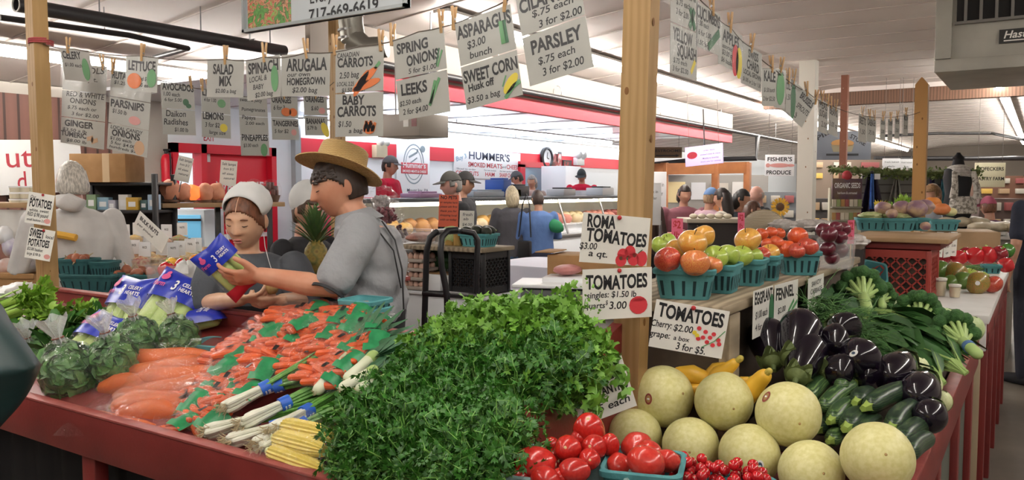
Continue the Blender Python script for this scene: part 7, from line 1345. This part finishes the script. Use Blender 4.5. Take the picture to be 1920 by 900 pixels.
t=person('person in a puffy dark green coat, only the arm showing at the left edge',-340,1.62,250,160,'#1f3b3c','#22262b','#4a3a30',arms=0,vox=.012,wide=1.2)
e,s0=at(-16,692,1.5),at(-200,570,1.55);g=G();g.cap([s0,s0.lerp(e,.55)+RT*.01,e,at(-90,800,1.5)],[.1,.105,.085,.07],20);g=remesh(g,.01,3);mk('coat_sleeve',local(t,rough(g,.01,10)),mat('coat_green','#1d3738',.45,'#183031',sc=5,bump=.3,bsc=12),t,ang=180)
# ================================================================ right background
def bx2(name,label,cat,c,d,mt,rz=0,group=None,part='body',bv=.005):t=th(name,label,cat,(c[0],c[1],c[2]),rz,group);bx(part,mt,t,((0,0,d[2]/2),d),bv=bv);return t
ZT=.965;t=th('second_stall','white topped second stall with red sides behind the greens bin','market stall',(-1.0,5.6,0));yF,xR=4.33,-.21
bx('top',WHITE,t,((0,0,ZT-.02),(1.62,2.55,.04)));bx('front_board',WHITE,t,((0,yF-5.6+.02,ZT-.1),(1.6,.03,.14)));bx('side_rim',RED,t,((xR+1.0,0,ZT-.1),(.03,2.5,.12)))
bx('corner_board',mat('pale_board','#b9a98c',.6),t,((xR+.97,yF-5.6+.05,.42),(.04,.05,.84)))
for k in range(5):bx('side_post',RED,t,((xR+.995,-1.2+k*.6,.44),(.04,.07,.88)))
bx('side_panel',mat('panel_dark_red','#5d2a28',.6),t,((xR+.96,0,.44),(.02,2.4,.86)))
c=ony(1668,545,4.62);cr=crate('red plastic milk crate under the turnip baskets',(c.x+.0,4.8,ZT),.36,.36,.27,mat('crate_red','#9c3a30',.45));zc_=ony(1668,452,4.7).z
t=th('display_riser','red box riser with a tan board top above the red milk crate','stand',(c.x+.02,4.95,ZT+.275));hz_=zc_-ZT-.275;bx('box',mat('riser_red','#7a2d28',.55),t,((0,0,hz_/2),(.42,.66,hz_)));bx('board',mat('pale_plank','#a98a66',.6),t,((0,0,hz_+.012),(.5,.74,.022)))
ZR=zc_+.024
for k,(px,Y,w_,lb_)in enumerate(((1632,5.0,.17,'teal pulp basket of beans, left one on the red riser'),(1682,4.95,.19,'teal pulp basket of beans, right one on the red riser'),(1722,4.95,.1,'teal pulp basket at the corner of the red riser'),(1768,5.7,.18,'teal pulp basket under the pumpkins right of the pine post'))):
 p=at(px,445,Y);basket(lb_,(p.x,p.y,ZR if k<3 else at(px,432,Y).z),w_,.16,.075,.3,'teal baskets on the second stall',slots=4)
bx2('display_riser','tan board riser behind the price tags, under the pumpkins','stand',(at(1790,445,5.9).x,at(1790,445,5.9).y,ZT),(.5,.5,at(1768,434,5.7).z-ZT),mat('pale_plank','#a98a66',.6),.2)
BEAN=mat('bean_green','#9dae6a',.5,'#c2c796',sc=30)
for px,Y,lb_ in((1632,5.0,'pale green beans filling the left basket on the red riser'),(1682,4.95,'pale green beans filling the right basket on the red riser')):p=at(px,412,Y);tag(blob('beans',lb_,'beans',(p.x,p.y,ZR+.062),(.08,.07,.025),BEAN,fn=lambda q:q*(1+.25*noise.noise(q*6))),kind='stuff')
TUR=spots('turnip_skin','#c9b08a','noise',rough=.45,sc=3,scale=(4,4,6),stops=[(.4,'#8a6a78'),(.55,'#b89a80'),(.7,'#cdb892')])
for px,py,Y,r,lb_ in((1656,404,5.0,.05,'yellow flowered turnip at the left of the heap on the riser'),(1690,405,4.95,.055,'brownish turnip in the middle of the heap on the riser'),(1718,408,4.9,.062,'largest tan turnip at the front right of the heap on the riser'),(1734,402,5.05,.055,'purple turnip behind the largest tan one'),(1672,410,4.9,.035,'small turnip touching the flowered one'),(1735,432,4.8,.03,'pale turnip hanging over the corner basket')):blob('turnip',lb_,'turnip',at(px,py,Y),(r,r,r*.85),TUR,group='turnips',parts=(('root_tip',lambda g,r=r:g.cap([(0,0,-r*.8),(.004,0,-r*1.1)],[.008,.002],6),ROOT),))
for px,py,Y,mt,lb_,n in((1652,396,5.05,mat('yellow_leaf','#d8c23a',.5),'yellow flowering tops on the left turnip',40),(1690,385,5.1,CELL,'bright green celery tuft standing behind the turnips',60),(1672,398,5.15,CEL,'short green leaf tuft left of the celery tuft',30)):
 t=th('leaf_tuft',lb_,'leaves',at(px,py+8,Y));g=G()
 for k in range(n):d=V((rnd.gauss(0,.35),rnd.gauss(0,.35),1)).normalized();leaflet(g,d*rnd.uniform(0,.07),d,rv(),.04,3,.5)
 mk('leaves',g,mt,t,ang=180)
PUMP=mat('pumpkin','#d98a3f',.5,'#cc7a32',sc=6)
def pumpkin(lb_,p,r,mt):blob('pumpkin',lb_,'pumpkin',p,(r,r,r*.8),mt,fn=lobe(8,.07,0,.15),group='pumpkins',parts=(('stem',lambda g:g.tube([(0,0,r*.6),(.005,0,r*.95)],[.01,.008],6),ZST),))
pumpkin('orange pumpkin highest right of the pine post',at(1748,394,5.8),.06,PUMP);pumpkin('orange pumpkin lower right in the basket past the pine post',at(1765,404,5.7),.055,mat('pumpkin2','#cf7a45',.5));pumpkin('pale yellow gourd right of the two orange pumpkins',at(1782,406,5.7),.04,mat('gourd','#d8cf96',.5))
for k,px in enumerate((1735,1750,1764,1776,1790)):a,b=at(px-7,434+k%2*3,4.75+k*.12),at(px+6,435,4.8+k*.12);sign('narrow white price tag hanging below the turnip baskets, %s from the left'%ORD[k],a,b,.16,[('%s'%('BEETS','BEANS','PEAS','YAMS','CORN')[k],.1,.9,.3,.12,1),('2.00',.2,.8,.6,.1,0),('qt',.3,.7,.85,.1,0)],sleeve=False,paper=PAPER)
for px,py,Y,r,k,lb_ in((1752,478,5.4,.05,'red','red pepper furthest left, below the price tags'),(1768,484,5.3,.045,'dred','dark red pepper second from the left'),(1798,483,5.3,.047,'red','red pepper lying left of the purple-red one'),(1812,478,5.4,.05,'dred','purple-red pepper left of centre in the row'),(1828,480,5.3,.055,'red','orange-red pepper showing its lobed bottom'),(1850,479,5.3,.058,'red','large red pepper in the centre right of the row'),(1872,477,5.3,.055,'dred','dark glossy red pepper near the right end'),(1886,497,5.0,.045,'red','red pepper at the front right corner of the stall'),(1806,466,5.8,.05,'green','green pepper at the left behind the red ones'),(1834,466,5.8,.05,'green','green pepper in the middle behind the red ones'),(1888,470,5.7,.05,'green','green pepper at the right end behind the red ones')):pepper(lb_,at(px,py,Y),r,k,None,'bell peppers on the second stall')
SB=th('green_bean','','bean');g=G();g.cap([(-.04,0,0),(0,.004,.003),(.04,0,0)],[.004,.0048,.003],6);mk('pod',g,mat('pod','#4f7a35',.45),SB);g=G();g.tube([(.042,0,0),(.05,.002,.002)],[.0016,.001],4);mk('stem',g,ZST,SB);used=[]
for k in range(46):put(SB,None,used,label='slim green bean in the loose row before the peppers',loc=at(rnd.uniform(1756,1862),rnd.uniform(499,506),rnd.uniform(4.85,5.1)),rot=(rnd.uniform(-.3,.3),rnd.uniform(-.3,.3),rnd.uniform(-.5,1.2)),group='green beans before the peppers')
row('mango','mango','mangoes and limes on the second stall',[(1733,509,20,4.75,'lime','dark green mango at the left of the back row'),(1763,507,19,4.75,'lime','green mango second in the back row'),(1792,513,21,4.7,'mango','large red-green mango highest in the middle'),(1818,517,16,4.7,'green','yellow-green mango right of the large one'),(1841,522,14,4.68,'green','small yellow-green mango at the right of the back row'),(1723,531,16,4.6,'gold','orange mango with sticker at the front left'),(1744,532,15,4.62,'lime','green mango behind the tall cup'),(1784,530,15,4.62,'lime','green mango between the two cups'),(1806,526,17,4.6,'lime','green mango under the large red-green one'),(1833,531,21,4.55,'mango','red mango with a sticker at the front'),(1861,533,18,4.55,'red','dark red mango at the right end of the front row')])
for o in[o for o in bpy.data.objects if o.get('category')=='mango' and('sticker' in o['label'])]:n=(O-V(o.location)).normalized();bpy.context.view_layer.update();g=G();g.ell((0,0,0),(.2,.2,.03),12,4,M=o.matrix_world.inverted()@(Mx.Translation(V(o.location)+n*o.scale.x*.99)@n.to_track_quat('Z','Y').to_matrix().to_4x4()@Mx.Scale(o.scale.x,4)));mk('sticker',g,STK,o)
for px,py,Y,r,h_,lb_,rim in((1761,552,4.42,.036,.095,'taller lidded plastic cup of pale sauce on the white table',0),(1790,554,4.36,.03,.066,'shorter lidded plastic cup of pale sauce on the white table',0)):
 p=at(px,py,Y);t=th('sauce_cup',lb_,'cup',(p.x,p.y,ZT+.001));g=G();g.lathe([(r*.82,0),(r,h_),(r*.97,h_),(r*.8,.003)],24);mk('cup',g,TUBC,t);g=G();g.lathe([(r*.8,.003),(r*.94,h_*.86)],24);mk('sauce',g,mat('sauce','#d8c9a0',.5),t);g=G();g.lathe([(r*1.04,h_-.006),(r*1.06,h_+.004),(r*.9,h_+.006)],24);mk('lid',g,mat('cup_lid','#e5e3d8',.35),t)
basket('teal pulp basket tipped over beside the red milk crate',at(1634,518,4.25),.12,.12,.05,.5,slots=4)
bpy.data.objects[[o.name for o in bpy.data.objects if o.get('label','').startswith('teal pulp basket tipped')][0]].rotation_euler=(.9,.2,.5)
basket('small teal pulp basket of beans at the right of the bean row',at(1858,512,4.9),.1,.1,.05,.2,slots=3)
for k,(px,py,Y,d,mt,lb_)in enumerate(((1800,452,7.6,(.9,1.2),OLDWOOD,'wooden slatted counter with bagged mushrooms beyond the pine post'),(1862,462,7.4,(.5,1.1),mat('grey_counter','#8f8a80',.6),'grey counter with white packs at the aisle edge'))):
 p=at(px,py-18,Y);t=th('far_counter',lb_,'counter',(p.x-.1,p.y+.4,0),.0);bx('counter',mt,t,((0,0,p.z/2),(d[0],d[1],p.z)));bx('top',WHITE,t,((0,0,p.z),(d[0]+.05,d[1]+.05,.03)))
 for q in range(7):c=at(px-26+q*10,py-24-(q%2)*4,Y-.15+.12*(q%3));blob('packed_goods','pale wrapped pack %s on the %s counter'%('%s from the left'%ORD[q],('wooden','grey')[k]),'pack',(c.x,c.y,p.z+.05),(.1,.08,.045),mat('pack_pale','#d6cdb5',.45,'#b5a78a',sc=9),group='pale packs on far counters')
for q in range(4):c=at(1806+q*6,452+q*4,7.0);bx('slat',BROWNW,[o for o in bpy.data.objects if o.get('label','').startswith('wooden slatted counter')][0],((-.4+q*.25,-.615,.5),(.03,.02,.9)))
a=at(1796,330,7.6);t=th('mannequin','black dress form wearing a pale grey knit scarf and a speckled shawl','mannequin',(a.x,a.y,0));zz=lambda py:at(1796,py,7.6).z;MP=7.6/F;fr=lambda py,hw,dp:oring(V((0,0,zz(py))),RT,FW,hw*MP,dp,20)
g=G();g.loft([fr(440,12,.05),fr(420,20,.1),fr(395,26,.12),fr(365,21,.1),fr(335,26,.11),fr(318,24,.08),fr(312,12,.05),fr(300,9,.04),fr(296,11,.045),fr(290,5,.02),fr(286,3,.01)]);mk('form',g,mat('velvet_black','#131317',.7),t);g=G();g.tube([(0,0,.02),(0,0,zz(435))],.02,10);g.lathe([(.2,0),(.2,.02),(.03,.04)],20);mk('stand',g,BLACK,t)
SCARF=mat('knit_grey','#c9c6c0',.9,'#aaa69f',sc=40,bump=.6,bsc=120);g=G()
for k in range(4):g.tube([V((math.cos(q)*(.075+.01*k),math.sin(q)*.085,zz(316+5*k)+.05*math.cos(q+1.2)*.3))for q in[u*math.tau/20 for u in range(21)]],.02,8)
mk('knit_scarf',g,SCARF,t);g=G();sp_=mat('speckled_knit','#d8d4cc',.9,'#8d877e',sc=38,contrast=(.45,.6))
for s in(-1,1):g.tube([RT*(s*.085)-FW*.1+UP*zz(322),RT*(s*.1)-FW*.14+UP*zz(350),RT*(s*.11)-FW*.14+UP*zz(372)],[.025,.032,.04],10,flat=.5,up=FW)
g.loft([oring(-FW*.1+UP*zz(py),RT,FW,hw*MP,dp,20)for py,hw,dp in((368,21,.05),(376,24,.06),(398,27,.06),(400,26,.05))]);mk('shawl',g,sp_,t)
A,B=at(1618,322,8.8),at(1818,318,8.8);t=th('slat_wall','grey slatted display wall behind the scarves','display wall',((A+B)/2).to_2d().to_3d(),YAW);L=(B-A).length;hS=A.z-.4
bx('panel',mat('slat_grey','#7e7d7a',.6),t,((0,.03,.4+hS/2),(L,.03,hS)))
for k in range(12):bx('groove',mat('slat_dark','#4f4e4c',.7),t,((0,.012,A.z-.05-k*.09),(L,.008,.012)),bv=0)
gA=at(1558,318,8.7);gB=at(1836,322,8.7);t=th('garland','green garland along the top of the slatted wall','garland',gA);g=G();d=gB-gA;g.tube([V(),d*.5-UP*.03,d],.03,6)
for k in range(700):f=rnd.random();p=d*f+V((0,0,-.06*math.sin(math.pi*f)*.5))+rv(.05);leaflet(g,p,rv(),rv(),.05,2,.35)
mk('foliage',g,mat('garland_green','#6f7d45',.7,'#566436',sc=20,rand=.1),t,ang=180)
def hanging(lb_,pts,Y,c,c2=None):
 (x0,y0),(x1,y1),wt,wb=pts;Y+=.22;t=th('hanging_scarf',lb_,'scarf',at(x0,y0,Y),0,'scarves on the slatted wall');g=G();rows=[]
 for k in range(7):f=k/6;px,py=x0+(x1-x0)*f,y0+(y1-y0)*f;w_=(wt+(wb-wt)*f)/2;rows.append([at(px+w_*u,py,Y+.05*math.sin(u*7)*(.3+f))-t.location for u in[j/8-1 for j in range(17)]])
 g.loft(rows,caps=False,close=False);o=mk('fabric',g,mat('scarf'+c,c,.8,c2 or c,sc=12),t);so=o.modifiers.new('thick','SOLIDIFY');so.thickness=.006;g=G();g.ell((0,0,.015),(.02,.02,.02),8,6);mk('hook',g,BLACK,t)
hanging('dark plum scarf with a blue fold at the left of the slatted wall',((1636,322),(1636,404),14,46),8.5,'#33263f','#241f33');hanging('thin bright blue scarf over the dark plum one',((1635,326),(1634,392),5,9),8.4,'#3f6fb8','#2c4f94');hanging('pale grey patterned scarf hanging in a point, left of the pine post',((1682,328),(1680,392),3,34),8.5,'#a9a8a2','#7f7e78');hanging('dark navy and purple scarf right of the pine post',((1752,328),(1756,386),44,52),8.6,'#262339','#3d2a5e');hanging('teal striped scarf beside the dress form',((1772,330),(1768,390),10,18),8.5,'#3d7f8d','#2b5f70');hanging('olive grey wrap hanging right of the dress form',((1808,324),(1812,390),10,20),8.5,'#6f7060','#585a4c')
a=at(1645,331,8.6);tag(mk('paper_tag',G().box((0,0,0),(.06,.004,.06)),BOARDW,loc=a),'small blank white square tag on the plum scarf','tag');bpy.data.objects['paper_tag'].rotation_euler=(0,0,YAW)
A,B=at(1558,333,7.9),at(1618,337,7.9);hz2=A.z
t=th('seed_display','tall seed packet display with a purple ORGANIC SEEDS header','display',((A+B)/2).to_2d().to_3d(),YAW);W2=(B-A).length
bx('board',mat('display_cream','#b9b49c',.6),t,((0,.04,hz2/2-.05),(W2,.05,hz2-.1)));bx('header',mat('seed_purple','#5a4058',.5,'#6d5a44',sc=7),t,((0,0,hz2-.11),(W2*.92,.03,.2)))
g=G();text(g,'ORGANIC SEEDS',.07,0,hz2-.1,-.017,width=W2*.8,al='C');text(g,'heirloom & untreated',.035,0,hz2-.16,-.017,width=W2*.6,al='C',bold=0);mk('header_lettering',g,BOARDW,t,smooth=False)
g=G();g.ell((0,0,hz2+.02),(.05,.03,.05),12,8);mk('finial',g,mat('berry_red','#a8323a',.5),t)
for r in range(4):
 bx('rack',col('#8f8c7c'),t,((0,-.01,hz2-.29-r*.13),(W2*.95,.05,.015)))
 for k in range(7):bx('seed_packet',mat('pk%d'%((r*7+k)%5),('#c9c4b0','#8fa06a','#b8925a','#a9605a','#dcd6c4')[(r*7+k)%5],.5),t,((-W2*.4+k*W2*.133,-.015,hz2-.245-r*.13),(.035,.008,.07)),bv=0)
FB=lambda*a,**k:fixed_plate(*a,**k)
FB('shop_sign',"dark grey shop sign with a pie, reading PIE STORE",'sign',at(1526,246,12),at(1634,246,12.05),.42,mat('sign_slate','#6c717b',.5),[('PIE',.07,.3,.32,.22,1,.5),('STORE',.62,.92,.22,.22,1,-.5)],INK,extra=lambda t,w_,h:[mk('pie_crust',G().disc(0,-.42*h,w_*.2,h*.14,-.003),mat('crust','#b8864a',.6),t),mk('pie_dish',G().poly([(-.16*w_,-.72*h),(.16*w_,-.72*h),(.2*w_,-.48*h),(-.2*w_,-.48*h)],-.003,-.001),mat('dish_tan','#8f8468',.6),t),mk('rolling_pin',G().stroke([(-.28*w_,-.82*h),(.28*w_,-.82*h)],.03,-.004),INK,t)])
FB('shop_sign',"white shop sign reading FISHER'S PRODUCE left of the white post",'sign',at(1435,290,11.5),at(1490,290,11.4),.3,BOARDW,[("FISHER'S",.08,.92,.3,.26,1),('PRODUCE',.06,.9,.92,.26,1)],INK,extra=lambda t,w_,h:[mk('fruit_drawing',G().disc(-.4*w_,-.5*h,.03,.03,-.003).disc(0,-.5*h,.14,.03,-.003).disc(.38*w_,-.5*h,.05,.02,-.003),PAL[4],t)])
FB('shop_sign','cream shop sign reading HOFECKERS PASTRY FARM at far right','sign',at(1829,305,12),at(1886,305,12),.36,mat('sign_cream','#c9c3a5',.6),[('HOFECKERS',.06,.94,.32,.2,1),('PASTRY FARM',.04,.96,.72,.2,1)],INK)
FB('shop_sign','brown wooden sign reading RESTROOMS with an arrow pointing right','sign',at(1221,276,13),at(1279,276,13),.17,mat('sign_brown','#5e4a33',.6),[('RESTROOMS',.04,.96,.45,.35,1)],INK,extra=lambda t,w_,h:mk('arrow',G().stroke([(-.35*w_,-.78*h),(.35*w_,-.78*h)],.02,-.003).poly([(.3*w_,-.65*h),(.42*w_,-.78*h),(.3*w_,-.91*h)],-.003,-.002),INK,t))
scr=FB('menu_screen','lit lilac white menu screen hanging under the dark pipe','screen',at(1284,277,11.5),at(1354,268,11.0),.27,mat('screen_glow','#d9c9ee',.4,emit=.5),[('order here',.5,.8,.3,.1,0),('smoked meats & cheese',.42,.95,.5,.1,0),('Monday to Saturday',.48,.9,.7,.1,0),('thank you for visiting',.42,.95,.86,.08,0)],mat('screen_ink','#5a4a74',.5),extra=lambda t,w_,h:[mk('screen_emblem',G().disc(-.3*w_,-.45*h,.09,.05,-.003),SRED,t),mk('hanger_bar',G().tube([(0,.03,0),(0,.03,.5)],.01,6),BLACK,t)])
for k,(px,py,w_,h_,Y,lb_)in enumerate(((1672,297,33,20,11,'white notice panel left of the pair hanging behind the pine post'),(1700,298,24,20,11,'white notice panel beside the pine post'))):FB('hanging_notice',lb_,'notice',at(px-w_/2,py,Y),at(px+w_/2,py,Y),h_*Y/F,BOARDW,[('fresh baked',.1,.9,.4,.2,0),('daily',.3,.7,.8,.2,0)],mat('grey_ink','#6d7072',.6))
OR=mat('orange_timber','#a5683a',.55,'#93592f',sc=5);t=th('timber_frame','orange timber frame stall in the distance behind the crowd','stall frame',at(1300,400,13)*V((1,1,0)));l0=t.location
for px in(1246,1342,1402):p=at(px,305,13);bx('post',OR,t,((p.x-l0.x,p.y-l0.y,(p.z)/2),(.1,.1,p.z)))
a,b=at(1190,318,13),at(1404,314,13);g=G();g.seg(a-l0,b-l0,.08,.18);mk('beam',g,OR,t)
t2=th('stall_backdrop','pale lit backdrop with hung papers inside the timber frame','backdrop',at(1310,400,14.2)*V((1,1,0)),YAW);bx('panel',mat('backdrop_grey','#8d8a86',.7),t2,((0,0,.85),(2.4,.05,1.9)))
for k,(x,z,w_,h_,c_)in enumerate(((-.75,1.55,.22,.3,'#d9d4c8'),(-.4,1.5,.3,.36,'#e4d2a0'),(-.02,1.52,.25,.3,'#d8dade'),(.35,1.5,.3,.32,'#c9c2b8'),(.7,1.55,.26,.26,'#e6e4e0'),(.95,1.4,.2,.4,'#b9c4cf'),(-.95,1.3,.2,.4,'#cfd2d6'),(.1,1.1,.5,.2,'#9a6a45'))):bx('hung_paper',mat('hp'+c_,c_,.6),t2,((x,-.035,z),(w_,.012,h_)),bv=0)
def easel(lb_,a,b,h_,Y):
 t=FB('sign_board',lb_,'sign board',at(*a,Y),at(*b,Y),h_*Y/F,BOARDW,[('walk in',.2,.8,.25,.1,0),('cooler',.25,.75,.4,.1,0)],mat('grey_ink','#6d7072',.6));hb_=h_*Y/F;zt_=t.location.z
 for x in(-.08,.08):g=G();g.seg((x,.03,-hb_*.9),(x,.06,-zt_+.01),.02,.02);mk('leg',g,STEEL,t)
easel('tall white sign board standing right of the centre post',(1208,342),(1240,342),80,7.5);easel('leaning grey-white panel behind the white sign board',(1224,322),(1250,322),110,9.8)
p=at(1335,414,7.9);t=th('crowd_table','dark table with a pale cluttered top in front of the crowd','table',(p.x,p.y+.25,0),YAW);bx('top',mat('table_pale','#b5aa98',.6),t,((0,0,p.z),(.78,.5,.04)));bx('front',mat('table_dark','#2d2624',.7),t,((0,-.2,p.z/2),(.74,.04,p.z-.03)));bx('side',mat('table_dark','#2d2624',.7),t,((.35,0,p.z/2),(.04,.4,p.z-.03)))
for k in range(5):blob('table_item','small pale item on the crowd table, %s from the left'%ORD[k],'goods',at(1300+k*16,410,7.95),(.045,.04,.025),mat('pale_item','#cfc6b0',.6),group='goods on the crowd table')
t=th('wicker_hamper','round pale wicker hamper behind the nectarines','basket',at(1432,432,4.6));g=G();g.ell((0,0,0),(.125,.1,.115),24,16);mk('weave',g,spots('wicker','#b9ab94','wave',rough=.8,sc=40,dirn='Z',dist=1,stops=[(0,'#8f8169'),(1,'#c9bca6')],pb=.5),t);g=G();g.tube([V((math.cos(q)*.125,0,math.sin(q)*.115))for q in[u*math.tau/24 for u in range(25)]],.006,6);mk('rim',g,mat('wicker_rim','#a5967c',.8),t)
bx2('display_riser','dark stand carrying the wicker hamper behind the shelf','stand',at(1432,470,4.6)*V((1,1,0)),(.3,.25,at(1432,465,4.6).z),mat('table_dark','#2d2624',.7))
t=th('sunflower','yellow sunflower standing behind the wicker hamper','flower',at(1462,388,6.5));g=G();M=eframe(V(),-FW)
for k in range(12):a=k*math.tau/12;leaflet(g,V((math.cos(a)*.03,-.01,math.sin(a)*.03)),V((math.cos(a),0,math.sin(a))),V((0,-1,0)),.06,2,.4)
g.v=[tuple(M@V(v))for v in g.v];mk('petals',g,mat('petal','#dca92f',.5),t);g=G();g.ell(-FW*.015,(.032,.032,.032),12,8);mk('flower_head',g,mat('seed_brown','#5a3d22',.8),t);g=G();g.tube([(0,0,0),(0,0,-.7)],.008,6);mk('stem',g,STEM,t)
for k,(px,py,Y,lb_)in enumerate(((1468,432,4.1,'clear wrapped white package behind the fifth basket'),(1510,425,4.3,'clear wrapped package under the white post'),(1534,430,4.5,'clear wrapped package behind the plums'),(1600,470,3.75,'bag of pale onions past the end of the shelf'))):q=at(px,py,4.4 if k<3 else 3.7);q.z=at(1515,447,4.4).z+.035 if k<3 else ZS+.035;blob('wrapped_pack',lb_,'package',q,(.075,.065,.035),mat('wrap_white','#d6d1cc',.25,'#b5aea8',sc=30,bump=.5,bsc=30),fn=CRUM,group='wrapped packs behind the shelf')
bx2('side_table','low dark table holding the wrapped packs behind the apple shelf','table',at(1515,470,4.5)*V((1,1,0)),(.6,.5,at(1515,447,4.4).z),mat('table_dark','#2d2624',.7),.1)
for k,(px,py,Y,w_,h_,c_,lb_)in enumerate(((1545,372,13,.5,.7,'#3a3634','dark clothes rack behind the white post'),(1865,372,12.5,.7,.9,'#5a4a45','crowded dark craft rack with bright bits at far right'),(1460,360,14,.9,1.0,'#6f7378','grey steel shelving behind the bald person'),(1600,300,19,2.5,.8,'#7a6a5c','brown board partition far behind the pie sign'),(1180,345,18,2.2,1.0,'#7d5a40','brown shop front far behind the centre post'),(1890,330,20,1.6,.9,'#6b4a3a','brown far partition at the right edge'))):
 c=at(px,py,Y);t=th('far_stall',lb_,'stall',(c.x,c.y,0),YAW);bx('body',mat('fs%d'%k,c_,.7),t,((0,0,c.z/2),(w_,.4,c.z)));
 for q in range(8):bx('shelf_goods',mat('fg%d'%(q%5),('#b59a7a','#c9c4b8','#a05a5a','#6a7f94','#d8b25a')[q%5],.6),t,((-w_*.4+(q%4)*w_*.26,-.22,c.z-.12-(q//4)*.25),(w_*.16,.06,.12)))
